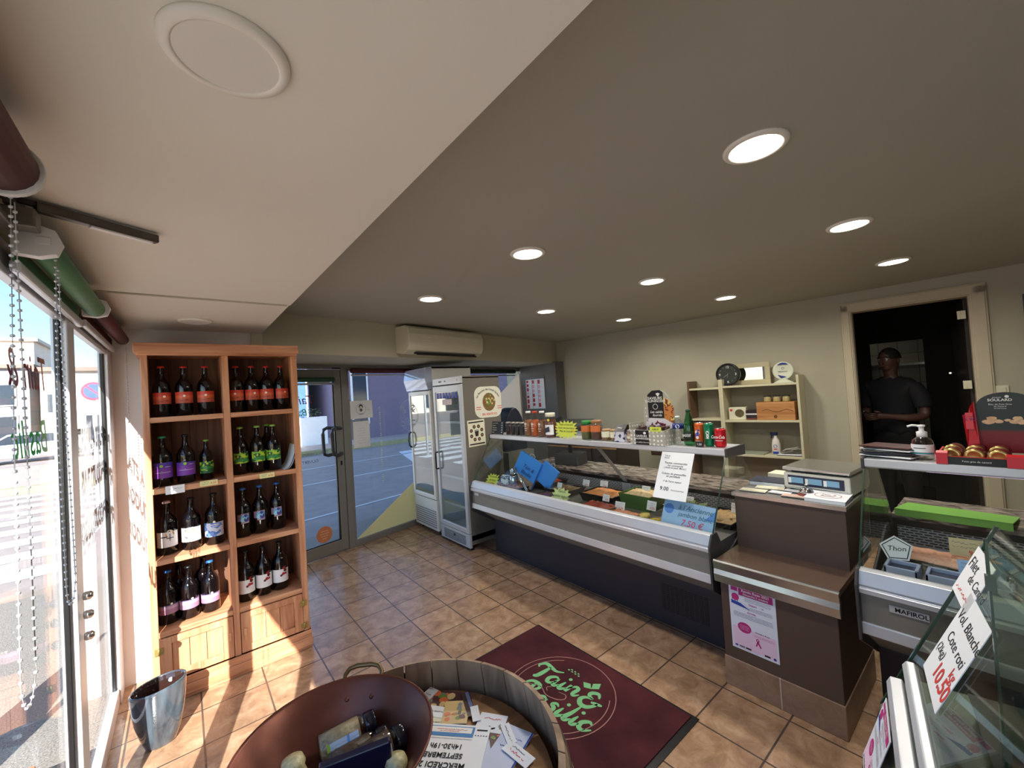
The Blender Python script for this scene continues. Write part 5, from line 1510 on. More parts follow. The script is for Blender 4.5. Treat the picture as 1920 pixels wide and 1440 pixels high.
b = B(); b.text('Miel', .02, (-.022, 0, .098), 0, (0, -1, 0), (.6, 0, .5), lift=.002); b.obj('lettering', M_white_ink, t)

# dotted biscuit display
DPX, DPY = 2.50, 1.60
t = thing('biscuit_display', 'white dotted cardboard biscuit display with black panels and a tall header', 'display', (DPX, DPY, TZ))
m = bpy.data.materials.new('grey_card_with_white_dots'); m.use_nodes = True
nt = m.node_tree; p = nt.nodes['Principled BSDF']; p.inputs['Roughness'].default_value = .6
tc = nt.nodes.new('ShaderNodeTexCoord'); vo = nt.nodes.new('ShaderNodeTexVoronoi'); vo.inputs['Scale'].default_value = 34; vo.inputs['Randomness'].default_value = .25
cr = nt.nodes.new('ShaderNodeValToRGB'); cr.color_ramp.interpolation = 'CONSTANT'; e = cr.color_ramp.elements
e[0].position, e[0].color = 0, lin((236, 234, 226)); e[1].position, e[1].color = .27, lin((176, 172, 160))
nt.links.new(tc.outputs['Object'], vo.inputs['Vector']); nt.links.new(vo.outputs[0], cr.inputs[0]); nt.links.new(cr.outputs[0], p.inputs['Base Color'])
M_dots = m
b = B().prism([(-.12, 0), (-.12, .085), (-.10, .10), (-.10, 0)][:4], -.15, .14, 'y')
b = B().box(-.055, -.050, -.135, .125, 0, .10).box(.14, .145, -.135, .125, 0, .12).box(-.05, .14, -.135, .125, 0, .004)
b.prism([(-.055, 0), (.145, 0), (.145, .12), (-.055, .10)], -.138, -.134, 'y').prism([(-.055, 0), (.145, 0), (.145, .14), (-.055, .145)], .124, .128, 'y')
b.obj('tray_box', M_dots, t)
b = B(); b.prism([(-.057, 0), (-.0555, 0), (-.0555, .098), (-.057, .098)], -.02, .085, 'y', 0)
b.obj('front_panel', M_black, t)
b = B(); b.text('SAVEURS', .021, (-.0585, .035, .052), 0, (0, -1, 0), (0, 0, 1), 0, .02); b.text('DAUPHINOISES', .017, (-.0585, .035, .036), 0, (0, -1, 0), (0, 0, 1), 0, .02); b.text('Les sablés fourrés', .015, (-.0585, .035, .012), 0, (0, -1, 0), (0, 0, 1), .3)
b.add([(-.0585, .01 + .011 * math.cos(a), .08 + .009 * math.sin(a)) for a in [2 * PI * i / 14 for i in range(14)]], [tuple(range(14))])
b.obj('lettering', M_white_ink, t)
# header board
HW = .24
pts = [(-.12, .10), (.12, .10), (.12, .27), (.095, .275), (.09, .31), (.06, .35), (.025, .368), (-.02, .368), (-.05, .35), (-.07, .31), (-.075, .275), (-.12, .27)]
pts = [(-.13, .08), (.112, .08), (.112, .25), (.098, .25), (.092, .30), (.07, .335), (.03, .362), (-.03, .365), (-.07, .345), (-.10, .30), (-.105, .26), (-.13, .26)]
B().prism([(y, z) for y, z in pts], .10, .106, 'x').obj('header_board', M_dots, t)
b = B().prism([(.068, .17), (.068, .335), (.03, .364), (-.03, .366), (-.052, .352), (-.052, .17)], .097, .1, 'x'); b.obj('header_panel', M_black, t)
b = B()
b.text('SAVEURS', .028, (.096, .01, .30), 0, (0, -1, 0), (0, 0, 1), 0, .02); b.text('DAUPHINOISES', .0225, (.096, .008, .281), 0, (0, -1, 0), (0, 0, 1), 0, .02)
b.text('Les sablés', .024, (.096, .005, .205), 0, (0, -1, 0), (0, 0, 1), .35, .01); b.text('fourrés', .024, (.096, .0, .182), 0, (0, -1, 0), (0, 0, 1), .35, .01)
o = len(b.v)
for q in (.017, .020):
    b.v += [(.096, .01 + q * math.cos(2 * PI * i / 20), .25 + q * math.sin(2 * PI * i / 20)) for i in range(20)]
for i in range(20): b.f.append((o + i, o + (i + 1) % 20, o + 20 + (i + 1) % 20, o + 20 + i)); b.m.append(0); b.sm.append(False)
b.add([(.096, -.015 + .013 * math.cos(a) * (1 + .4 * math.sin(3 * a)), .335 + .012 * math.sin(a)) for a in [2 * PI * i / 18 for i in range(18)]], [tuple(range(18))])
b.obj('header_lettering', M_white_ink, t)
b = B(); b.prism([(-.055, .14), (-.125, .12), (-.126, .25), (-.108, .26), (-.105, .29), (-.055, .31)], .0965, .1, 'x'); b.obj('header_picture', label_mat('biscuit_picture', 'patch', (206, 128, 56), (122, 52, 30), (226, 196, 96)), t)
b = B(); b.prism([(.105, .085), (-.125, .085), (-.12, .13), (-.06, .165), (.06, .17), (.09, .14)], .0955, .0985, 'x'); b.obj('header_print', label_mat('pink_dotted_print', 'patch', (226, 220, 226), (120, 30, 60), (40, 36, 40)), t)
b = B(); rg = random.Random(9)
for k in range(10):
    c = Vector((rg.uniform(-.02, .08), -.11 + k * .023, .085)); b.obox(c, (.05, .01, 0), (-.004, .018, .004), (0, 0, .07))
b.obj('biscuit_packets', label_mat('dark_wrapped_packets', 'patch', (60, 34, 34), (110, 76, 66), (30, 22, 26)), t)
t = sheet('price_label', 'small yellow price strip clipped on the dotted biscuit display', 'price tag', (DPX - .0605, DPY - .075, TZ + .108), (0, -1, 0), UPZ, .085, .03, lambda b, w, h: b.text('4.80 €', h * .6, (0, -h * .2, .001), 0, shear=.2), (M_ink,), M_star)
b = B().obox((0, 0, 0), (.05, 0, 0), (0, .001, 0), (0, 0, .001))

# water, green bottle, cans
t = thing('water_bottle', 'clear ribbed plastic water bottle with a blue label and white cap', 'bottle', (2.55, 1.425, TZ))
k = 1.0
pr = [(1e-5, .001), (.028, .001), (.033, .01)] + [(.033 - (.002 if j % 2 else 0), .02 + j * .011) for j in range(10)] + [(.034, .13), (.032, .145), (.014, .172), (.012, .178)]
B().lathe(pr, 18).obj('plastic_body', glass_mat('clear_plastic_bottle', (.88, .90, .88), 1.6), t)
B().lathe([(.0145, .176), (.0145, .188), (1e-5, .189)], 14).obj('screw_cap', M_white, t)
B().lathe([(.0348, .105), (.0348, .138)], 18).obj('label_band', mat_t('royal_blue_label', (34, 48, 132)), t)
b = B(); onr(b, .0352, -PI / 2 + .4, .122, .013, 0); b.obj('label_mark', M_white_ink, t)
t = thing('mineral_water_bottle', 'green plastic mineral water bottle with a dark label and green cap', 'bottle', (2.55, 1.349, TZ))
pr = [(1e-5, .001), (.030, .001), (.036, .012), (.036, .09), (.034, .13), (.024, .17), (.015, .20), (.013, .218)]
B().lathe(pr, 18).obj('plastic_body', glass_mat('green_plastic_bottle', (.32, .62, .42), 1.6), t)
B().lathe([(1e-5, .003), (.033, .003), (.034, .14), (1e-5, .142)], 16).obj('water', glass_mat('green_water', (.6, .85, .68), .5), t)
B().lathe([(.0155, .215), (.0155, .232), (1e-5, .233)], 14).obj('screw_cap', mat_t('dark_green_cap', (28, 62, 42)), t)
B().lathe([(.0368, .045), (.0368, .085)], 18).obj('label_band', mat_t('dark_green_label', (20, 40, 34)), t)
b = B(); b.text('BADOIT', .022, (-.0376, 0, .058), 0, (0, -1, 0), (0, 0, 1), 0, .02, sx=.7); b.obj('lettering', M_white_ink, t)
def can(label, y, h, r, paint, art, arts):
    t = thing('drink_can', label, 'can', (2.55, y, TZ))
    B().lathe([(1e-5, .004), (r * .7, .001), (r * .78, 0), (r, .01), (r, h - .012), (r * .82, h - .002)], 22).obj('can_body', pm('%s' % paint[0], paint[1], .28, .55, var=.03), t)
    B().lathe([(r * .82, h - .002), (r * .80, h), (r * .76, h - .003), (1e-5, h - .004)], 22).obj('can_lid', M_steel, t)
    b = B(); art(b, r + .0006); b.obj('can_print', arts, t)
    return t
F0 = -PI / 2
def a_or(b, r):
    for a, z, q, m in ((0, .085, .016, 0), (.2, .078, .012, 1), (-.2, .07, .012, 1), (.0, .055, .010, 0), (.3, .1, .007, 1)): onr(b, r, F0 + a, z, q, m, 10, lift=.0002 * m)
    onrect(b, r, F0 - .5, F0 + .5, .03, .034, 0)
can('slim orange soft drink can, left of the three cans', 1.284, .146, .029, ('orange_can_paint', (214, 100, 46)), a_or, (M_white_ink, mat_t('can_blue_ink', (66, 60, 150))))
def a_gr(b, r):
    onr(b, r, F0 + .1, .085, .014, 0, sx=.7); onr(b, r, F0 + .1, .065, .012, 0, sx=.7); onrect(b, r, F0 - .4, F0 + .4, .05, .053, 0); onrect(b, r, F0 - 1.2, F0 - .9, .02, .13, 1)
can('slim green soft drink can, middle of the three cans', 1.222, .146, .029, ('green_can_paint', (24, 122, 82)), a_gr, (M_white_ink, mat_t('can_pale_green', (150, 210, 170))))
def a_re(b, r): b.text('Coca-Cola', .026, (-r - .0012, 0, .055), 0, (0, -1, 0), (0, 0, 1), .3, .015, sx=.72); onrect(b, r, F0 - .6, F0 + .8, .04, .043, 0)
can('wider red soft drink can at the right end of the long case', 1.155, .115, .033, ('red_can_paint', (206, 34, 44)), a_re, (M_white_ink,))
t = thing('black_price_disc', 'small round black price disc leaning in front of the orange and green cans', 'price tag', (2.49, 1.258, TZ))
B().obox((0, 0, .018), (.004, 0, 0), (0, .05, 0), (.0, 0, .036)).obj('disc', M_black, t, bevel=.012)
b = B(); b.text('1.50', .018, (-.004, 0, .012), 0, (0, -1, 0), (0, 0, 1)); b.obj('lettering', M_white_ink, t)
# dark scale behind the jars, seen over the shelf
t = thing('counter_scale', 'dark grey scale pan rising behind the yellow star card, beyond the case top', 'scale', (3.12, 2.95, .826), .2)
B().box(-.1, .1, -.14, .14, 0, .12).obj('body', M_dgrey, t, bevel=.01)
B().prism([(-.16, .40), (.16, .40), (.19, .45), (.18, .452), (.15, .412), (-.16, .41)], -.2, .2, 'y').obj('pan', pm('dark_grey_pan', (72, 76, 74), .4, .3, var=.04), t, bevel=.004)
B().tube([(0, 0, .12), (0, 0, .40)], .02, 10).obj('column', M_dgrey, t)
t = thing('slicer', 'small dark blue curved machine cover behind the small dark jars', 'machine', (3.15, 3.98, .0), 0)
B().box(-.2, .2, -.2, .2, 0, .9).obj('stand', M_case, t)
B().prism([(-.17 + .18 * (1 - math.cos(a)), .9 + .52 * math.sin(a)) for a in [PI * i / 14 for i in range(15)]], -.1, .1, 'y').obj('cover', pm('dark_blue_cover', (40, 46, 62), .35, var=.04), t, bevel=.01)

# ================================================================== INSIDE THE LONG CASE
DZ = .673
def fmat(n, c, v=.35, s=40, r=.35, c2=None, c3=None):
    if c2:
        if n in _mc: return _mc[n]
        _mc[n] = label_mat(n, 'noise', c, c3 or c, c2); return _mc[n]
    return pm(n, c, r, var=v, scale=s, bump=.3, bscale=90)
def tray(label, x, y, w, l, h, tm, food, rz=0, name='food_tray', clear=False, lumps=0, z=DZ, fill=.75, seed=1):
    t = thing(name, label, 'tray', (x, y, z), rz)
    k = .86
    b = B()
    o = [(-w / 2 * k, -l / 2 * k, 0), (w / 2 * k, -l / 2 * k, 0), (w / 2 * k, l / 2 * k, 0), (-w / 2 * k, l / 2 * k, 0), (-w / 2, -l / 2, h), (w / 2, -l / 2, h), (w / 2, l / 2, h), (-w / 2, l / 2, h)]
    i_ = [(a * .94, c * .94, max(q, .004)) for a, c, q in o]
    b.add(o + i_, [(0, 3, 2, 1), (0, 1, 5, 4), (1, 2, 6, 5), (2, 3, 7, 6), (3, 0, 4, 7), (8, 9, 10, 11), (8, 12, 13, 9), (9, 13, 14, 10), (10, 14, 15, 11), (11, 15, 12, 8), (4, 5, 13, 12), (5, 6, 14, 13), (6, 7, 15, 14), (7, 4, 12, 15)])
    b.obj('tray_body', tm, t)
    b = B(); n = 10; rg = random.Random(seed); kk = .88
    gr = [[(w * kk * (i / n - .5), l * kk * (j / n - .5), h * fill + rg.uniform(-.004, .006) + .012 * math.sin(PI * i / n) * math.sin(PI * j / n)) for j in range(n + 1)] for i in range(n + 1)]
    b.add([p for r_ in gr for p in r_], [(i * (n + 1) + j, (i + 1) * (n + 1) + j, (i + 1) * (n + 1) + j + 1, i * (n + 1) + j + 1) for i in range(n) for j in range(n)], 0, True)
    for q in range(lumps): b.ball((rg.uniform(-.36, .36) * w, rg.uniform(-.38, .38) * l, h * fill + .004), rg.uniform(.014, .026), 0, 8, sz=.6)
    o = b.obj('food', food, t)
    if clear:
        B().box(-w / 2, w / 2, -l / 2, l / 2, h, h + .012).obj('clear_lid', M_clear, t)
    return t
M_orange_f = fmat('baked_orange_gratin', (196, 116, 60), c2=(222, 150, 90), c3=(130, 66, 34))
M_redf = fmat('dark_red_stew', (126, 44, 34), c2=(160, 60, 40), c3=(70, 24, 22))
M_meat = fmat('rosy_ham', (206, 140, 120), c2=(226, 170, 140), c3=(160, 80, 70))
M_sal = fmat('pink_salad', (200, 150, 110), c2=(226, 200, 150), c3=(150, 90, 60))
M_crepe = fmat('tan_baked_food', (176, 132, 88), c2=(206, 170, 120), c3=(120, 80, 50))
tray('large tray of orange baked gratin in the middle of the long case', 2.66, 2.16, .26, .34, .07, M_black, M_orange_f, lumps=0, fill=.9)
tray('tray of dark red stew at the front of the long case', 2.40, 2.03, .22, .30, .045, M_clear, M_redf, lumps=5, seed=2, fill=.8)
tray('clear domed tray of brown food left of the orange gratin', 2.64, 2.60, .26, .28, .05, M_black, M_crepe, clear=True, lumps=6, seed=3)
tray('tray of dark sausages in front of the clear domed tray', 2.40, 2.55, .20, .26, .04, M_black, fmat('dark_sausages', (74, 44, 40), c2=(104, 60, 52), c3=(44, 28, 28)), lumps=10, seed=4)
tray('green rectangular crate of pale pate near the middle of the long case', 2.70, 1.83, .25, .27, .11, pm('green_crate', (70, 104, 50), .45, var=.06), M_sal, name='food_crate', fill=.92, seed=5)
tray('tray of orange sliced ham at the front, left of the green crate', 2.38, 1.80, .18, .24, .03, M_clear, fmat('orange_ham', (206, 120, 84), c2=(226, 150, 110), c3=(170, 70, 50)), lumps=5, seed=6)
tray('clear lidded box of rosy meat right of the green crate', 2.78, 1.58, .22, .2, .06, M_clear, M_meat, clear=True, lumps=3, seed=7)
tray('tray of tan pastries at the right end of the long case', 2.72, 1.24, .34, .22, .04, M_black, M_crepe, lumps=7, seed=8)
tray('tray of pink meat hidden behind the blue handwritten card', 2.62, 1.42, .18, .16, .04, M_clear, M_meat, lumps=4, seed=9)
tray('tray of reddish charcuterie at the left end of the long case', 2.45, 3.12, .22, .44, .05, M_black, fmat('reddish_charcuterie', (150, 96, 84), c2=(190, 140, 120), c3=(100, 50, 50)), lumps=12, seed=10)
tray('tray of glossy dark food behind the blue bags', 2.74, 2.95, .26, .36, .06, M_black, M_redf, lumps=5, seed=11)
for k, (x, y, c, nm, a) in enumerate(((2.36, 1.63, (206, 60, 52), 'red', .3), (2.42, 1.56, (226, 190, 70), 'yellow', -.4), (2.36, 1.72, (196, 56, 44), 'dark red', .9), (2.45, 1.66, (230, 206, 110), 'pale yellow', .1))):
    t = thing('wrapped_snack', '%s wrapped snack pack at the front of the long case near the blue card' % nm, 'packet', (x, y, DZ + .004 * k), a, 'coloured snack packs in the long case')
    B().lathe([(.045, 0), (.05, .008), (.042, .022), (1e-5, .028)], 14, sx=1, sy=.7).obj('wrapper', pm('glossy_%s_wrapper' % nm.replace(' ', '_'), c, .2, var=.25, scale=60), t)
# blue bags
M_bbag = pm('bright_blue_card', (62, 148, 246), .35, var=.04)
def bagdraw(b, w, h):
    b.text('Tain &', .052, (.02, .01, .0012), 0, shear=.3, bold=.01); b.text('Basilic', .052, (.02, -.045, .0012), 0, shear=.3, bold=.01)
    b.rect(-w / 2, w / 2, -h / 2, -h / 2 + .07, 1)
bagn = Vector((-1, -.3, .35)).normalized()
def bag(label, c, right, up, w, h, d, draw):
    t = thing('gift_bag', label, 'bag', c, right=right, up=up)
    B().box(-w / 2, w / 2, -h / 2, h / 2, -d, 0).obj('bag_body', M_bbag, t, bevel=.004)
    if draw:
        q = B(); draw(q, w, h); q.obj('print', (pm('navy_print', (26, 40, 110), .5, var=0), pm('photo_print', (150, 130, 120), .4, var=.4, scale=30)), t)
    q = B()
    for s in (-1, 1): q.tube([(s * w * .12, h / 2, -d / 2), (s * w * .1, h / 2 + .02, -d / 2), (0, h / 2 + .03, -d / 2)], .002, 6)
    q.obj('cord', M_white, t)
    return t
bag('large bright blue bag with script lettering tilted inside the left of the long case', (2.50, 2.955, .865), (.12, -.88, -.42), (.25, -.38, .9), .27, .27, .03, bagdraw)
bag('second bright blue bag partly hidden behind the large one', (2.57, 2.75, .825), (.12, -.80, -.55), (.25, -.5, .8), .18, .20, .03, None)
t = thing('steel_tongs', 'long shiny steel serving tongs leaning across the blue bag', 'tongs', (2.40, 2.93, .735))
b = B()
for s in (-.010, .012): b.tube([(-.03, -.14, -.03 + s), (.0, .0, .075 + s), (.03, .09, .15 + s * .4)], [.007, .006, .006], 8)
b.obj('arm', M_chrome, t)
t = thing('steel_dispenser', 'shiny chrome cylinder set in front of the blue bag', 'dispenser', (2.42, 3.05, .722))
B().lathe([(.03, 0), (.034, .02), (.034, .10), (.028, .105), (.028, .15), (.022, .165), (1e-5, .167)], 18).obj('cylinder', M_chrome, t)
B().lathe([(.034, .1), (.036, .1), (.036, .11), (.034, .11)], 18).obj('collar', M_black, t)
t = thing('steel_dispenser', 'small black and white packet left of the chrome cylinder', 'packet', (2.40, 3.15, .722), .3)
B().box(-.02, .02, -.04, .04, 0, .09).obj('packet', label_mat('black_white_packet', 'patch', (230, 230, 230), (24, 24, 28), (190, 190, 196)), t, bevel=.006)
# price cards
def pc(b, w, h):
    b.scrib(-w * .42, w * .3, h * .25, h * .14, 0, .0014); b.scrib(-w * .42, w * .2, h * .0, h * .12, 0, .0014); b.text('9.50', h * .34, (w * .12, -h * .38, .001), 1, bold=.01)
spots = [((2.82, 2.50, .70), .075, .055, 'behind the clear domed tray'), ((2.80, 2.28, .72), .075, .06, 'behind the orange gratin, at its left'), ((2.52, 2.04, .70), .065, .05, 'over the red stew'),
         ((2.86, 1.98, .70), .06, .055, 'just left of the green crate'), ((2.74, 1.83, .745), .07, .065, 'standing in the green crate'), ((2.46, 1.87, .68), .08, .06, 'over the sliced ham'),
         ((2.54, 1.66, .70), .075, .065, 'in front of the green crate'), ((2.94, 1.70, .70), .08, .065, 'behind the clear lidded box'), ((2.84, 1.55, .69), .08, .06, 'over the rosy meat'), ((2.82, 1.20, .70), .08, .065, 'over the tan pastries'), ((2.60, 2.62, .70), .06, .055, 'in front of the clear domed tray')]
for k, (c, w, h, lb) in enumerate(spots):
    c = (c[0], c[1], c[2] + .042)
    t = sheet('food_price_card', 'small white handwritten price card %s in the long case' % lb, 'price card', c, (.1 * math.sin(k * 1.7), -1, 0), (.35, 0, 1), w, h, pc, (M_grey_ink, M_red_ink), M_paper, 'small price cards in the long case')
    b = B().tube([(0, -h / 2 + .004, -.003), (0, -h / 2 - .04, -.003)], .0015, 5); b.obj('pin', M_steel, t)
# truffle / frog-leg sign taped to the front glass
def frog(b, w, h):
    b.text('Tain &', .014, (-w * .3, h * .4, .001), 0, shear=.2); b.text('Basilic', .014, (-w * .3, h * .355, .001), 1, shear=.2)
    for s, y, q in (('Toutes commandes', .24, .019), ('Sur commande', .185, .017), ('( Avant le jeudi. Merci )', .14, .0155), ('Cuisses de grenouilles', .01, .018), ('en persillade', -.045, .018), ('P de Terre vapeur', -.15, .016)):
        b.text(s, q, (0, h * y, .001), 0, shear=.15, bold=.006)
    b.text('9.00', .034, (-w * .2, -h * .33, .001), 0, bold=.01); b.text('Euros la portion', .0125, (w * .2, -h * .32, .001), 0, shear=.15)
gsl = Vector((.24, 0, .418)).normalized()
sheet('menu_sign', 'white printed sign reading 9.00 on the slanted glass of the long case', 'sign', (2.364, 1.375, 1.018), (0.02, -1, 0), gsl, .215, .305, frog, (M_ink, M_grey_ink))
def bluecard(b, w, h):
    text_at(b, 'à l\'Ancienne', .042, (-w * .2, h * .2, .001), 0, (1, 0, 0), (0, 1, 0), .25); text_at(b, 'jambon blanc', .038, (-w * .2, -h * .05, .001), 0, (1, 0, 0), (0, 1, 0), .25)
    text_at(b, '7.50 €', .05, (-w * .1, -h * .36, .001), 1, (1, 0, 0), (0, 1, 0), .15, .01)
    b.disc(-w * .38, h * .15, .03, 2); b.add([(w * .3, 0, .0008), (w * .48, h * .4, .0008), (w * .48, 0, .0008)], [(0, 1, 2)], 2)
sheet('handwritten_card', 'pale blue handwritten card leaning inside the glass at the right end of the long case', 'price card', (2.315, 1.272, .795), (.03, -1, -.05), (.42, 0, .9), .32, .16, bluecard, (pm('teal_marker', (52, 110, 130), .6, var=0), pm('pink_marker', (226, 92, 130), .6, var=0), pm('mid_blue_print', (92, 142, 222), .6, var=.1)), pm('pale_blue_card', (164, 198, 240), .5, var=.05))

# ================================================================== INSIDE THE RIGHT CASE
tray('long clear tray of pink sliced meat in the right-hand case', 2.66, .24, .22, .36, .05, M_clear, M_meat, lumps=0, seed=12, fill=.9)
M_tub = pm('frosted_white_tub', (176, 190, 222), .3, var=.05)
for k, y in enumerate((.36, .23, .10)):
    t = thing('food_tub', 'frosted white tub with a dark centre at the front of the right-hand case, %s' % ('left', 'middle', 'right')[k], 'tub', (2.43, y, DZ), 0, 'frosted tubs in the right-hand case')
    b = B(); w = .055
    b.box(-w, w, -w, -w + .012, 0, .06).box(-w, w, w - .012, w, 0, .06).box(-w, -w + .012, -w, w, 0, .06).box(w - .012, w, -w, w, 0, .06).box(-w, w, -w, w, 0, .006)
    b.obj('tub', M_tub, t, bevel=.003)
    B().box(-w + .013, w - .013, -w + .013, w - .013, .006, .045).obj('food', pm('dark_blue_grey_filling', (54, 60, 90), .4, var=.2, scale=60), t)
pg = thing('pentagon_card', 'white pentagon-shaped card with a black outline and handwriting in the right-hand case', 'price card', (2.50, .385, .775), right=(.1, -1, .12), up=(.4, 0, 1))
pts = [(math.cos(PI / 2 + 2 * PI * i / 5), math.sin(PI / 2 + 2 * PI * i / 5)) for i in range(5)]
B().prism([(x * .06, y * .058) for x, y in pts], -.0015, 0, 'z').obj('card', M_paper, pg)
b = B(); n = 5
b.add([(x * .052, y * .05, .0008) for x, y in pts] + [(x * .048, y * .046, .0008) for x, y in pts], [(i, (i + 1) % 5, 5 + (i + 1) % 5, 5 + i) for i in range(5)])
b.text('Thon', .03, (0, -.008, .001), 0, shear=.2); b.obj('handwriting', M_ink, pg)
sheet('food_price_card', 'cream price card with red writing standing on the pink meat in the right-hand case', 'price card', (2.70, .17, .775), (.02, -1, .05), (.4, 0, 1), .13, .075, pc, (M_grey_ink, M_red_ink), pm('cream_price_card', (190, 176, 140), .7, var=.03))
sheet('food_price_card', 'pale blue price card leaning at the front of the pink meat in the right-hand case', 'price card', (2.53, .135, .745), (.02, -1, .08), (.5, 0, 1), .13, .06, pc, (M_grey_ink, pm('teal_marker', (52, 110, 130), .6, var=0)), pm('pale_blue_card', (164, 198, 240), .5, var=.05))
t = thing('green_sheet', 'bright lime-green sheet folded over the back ledge of the right-hand case', 'sheet', (2.922, .445, .833))
b = B(); L2 = .40
b.add([(.0, 0, .022), (.0, -L2, .022), (.22, -L2 - .02, .002), (.25, -.02, .002), (.0, 0, .017), (.0, -L2, .017), (.22, -L2 - .02, -.003), (.25, -.02, -.003)], [(0, 1, 2, 3), (4, 7, 6, 5), (0, 4, 5, 1), (1, 5, 6, 2), (2, 6, 7, 3), (3, 7, 4, 0)])
b.obj('plastic_sheet', pm('lime_green_plastic', (132, 190, 84), .5, var=.02), t)
B().box(0, .006, -L2, 0, -.015, .018).obj('folded_edge', pm('lime_green_plastic', (132, 190, 84), .5, var=.02), t)
for k, (y, c) in enumerate(((-.10, (176, 170, 100)), (-.26, (150, 160, 70)), (-.05, (190, 176, 120)))):
    t = thing('food_box', 'yellow-green food box seen through the glass panel at the right edge, %s' % ('middle', 'right', 'left')[k], 'box', (2.82 - .1 * k, y, DZ), .1 * k, 'yellow-green boxes behind the glass panel')
    B().box(-.06, .06, -.06, .06, 0, .13 - .03 * k).obj('box_body', pm('yellow_green_box_%d' % k, c, .5, var=.2, scale=20), t, bevel=.004)

# ---- on the right case's top shelf
t = thing('leaflet_pile', 'untidy pile of dark leaflets at the left end of the right-hand case top', 'leaflets', (2.57, .385, TZ))
b = B(); rg = random.Random(12)
for k in range(9):
    a = rg.uniform(-.35, .35); z = .004 + k * .0055
    b.obox((rg.uniform(-.015, .015), rg.uniform(-.01, .01), z), (.14 * math.cos(a), .14 * math.sin(a), 0), (-.19 * math.sin(a), .19 * math.cos(a), 0), (0, 0, .004), (0, 1, 0, 2, 0, 0, 1, 0, 3)[k])
b.obj('leaflets', (pm('black_leaflet', (30, 26, 32), .3, var=.1), M_paper, pm('indigo_leaflet', (52, 56, 84), .3, var=.1), fmat('dark_red_leaflet', (70, 28, 24), v=.6, s=25)), t)
t = thing('hand_gel', 'clear bottle of hand gel with a white pump, beside the red tin display', 'bottle', (2.54, .275, TZ))
B().lathe([(1e-5, .001), (.036, .001), (.043, .008), (.044, .06), (.038, .085), (.022, .098), (.014, .102)], 22, sy=.85).obj('plastic_body', glass_mat('gel_bottle', (.9, .9, .86), 1.8), t)
B().lathe([(1e-5, .003), (.040, .004), (.0415, .055), (1e-5, .056)], 18, sy=.83).obj('gel', glass_mat('clear_gel', (.88, .9, .86), .4), t)
B().lathe([(.0452, .025), (.0452, .07)], 18, sy=.85, a0=PI - 1.2, a1=PI + 1.2).obj('label_band', M_paper, t)
b = B(); onrect(b, .0456, F0 - .9, F0 + .9, .028, .036, 0); onrect(b, .0456, F0 - .6, F0 + .3, .052, .056, 1); b.obj('label_art', (mat_t('teal_label_stripe', (60, 130, 140)), M_grey_ink), t)
b = B().lathe([(.018, .10), (.018, .122), (.009, .126), (.009, .142), (.013, .144), (.013, .152), (1e-5, .153)], 16); b.tube([(0, 0, .148), (0, .03, .150), (0, .045, .144)], .0045, 8)
b.obj('pump', M_white, t)
# red display of tins
t = thing('tin_display', 'red cardboard display with a tall arched dark header, holding gold-lidded tins', 'display', (2.46, .225, TZ))
M_redc = pm('red_cardboard', (196, 20, 34), .4, var=.04)
b = B().box(.0, .26, -.232, -.003, 0, .004).box(.0, .006, -.225, -.01, 0, .032).box(.0, .2, -.006, 0, 0, .045).box(.0, .2, -.236, -.230, 0, .045)
b.prism([(-.012, .0), (.02, .0), (.02, .052), (-.006, .046)], -.030, .004, 'y').prism([(-.012, .0), (.02, .0), (.02, .048), (-.006, .042)], -.236, -.186, 'y')
b.obj('tray_box', M_redc, t)
b = B().box(-.004, .0, -.186, -.030, 0, .030); b.obj('front_strip', M_black, t)
b = B(); b.text('Foies gras de canard', .0095, (-.0052, -.108, .012), 0, (0, -1, 0), (0, 0, 1)); b.obj('lettering', M_white_ink, t)
arch = [(-.193 + .083 * math.cos(a), .222 + .060 * math.sin(a)) for a in [PI * i / 16 for i in range(17)]]
B().prism([(-.278, .03), (-.110, .03)] + arch, .195, .2, 'x').obj('header_board', label_mat('header_gradient', 'grad', (120, 12, 20), (40, 46, 46), (120, 24, 26)), t)
wp_ = [(.16, -.115, .05), (.16, -.080, .05), (.15, -.072, .19), (.158, -.087, .192), (.158, -.093, .225), (.175, -.107, .247)]
b = B(); b.add(wp_ + [(x + .003, y, z) for x, y, z in wp_], [(0, 1, 2, 3, 4, 5), (11, 10, 9, 8, 7, 6)] + [(i, 6 + i, 6 + (i + 1) % 6, (i + 1) % 6) for i in range(6)])
b.obj('side_wing', M_redc, t)
b = B()
XH = .193
b.text('Jacques', .008, (XH, -.17, .2585), 0, (0, -1, 0), (0, 0, 1), .3); b.text('SOULARD', .0150, (XH, -.178, .245), 0, (0, -1, 0), (0, 0, 1), 0, .02)
b.text('Bloc de Foie Gras', .0088, (XH, -.178, .229), 0, (0, -1, 0), (0, 0, 1)); b.text('de Canard', .008, (XH, -.178, .2205), 0, (0, -1, 0), (0, 0, 1)); b.text('du Sud-Ouest', .006, (XH, -.178, .213), 0, (0, -1, 0), (0, 0, 1))
b.add([(XH, -.198 + .006 * math.cos(a), .264 + .006 * math.sin(a)) for a in [2 * PI * i / 14 for i in range(14)]], [tuple(range(14))])
b.obj('header_lettering', M_white_ink, t)
b = B(); rg = random.Random(3)
for cy, cz, q in ((-.142, .158, .019), (-.152, .172, .016), (-.172, .16, .014), (-.215, .16, .018), (-.235, .158, .02), (-.222, .174, .015), (-.195, .165, .01)):
    b.add([(.1935 - rg.uniform(0, .001), cy + q * math.cos(a) * rg.uniform(.8, 1.1), cz + q * .55 * math.sin(a) * rg.uniform(.8, 1.1)) for a in [2 * PI * i / 12 for i in range(12)]], [tuple(range(12))])
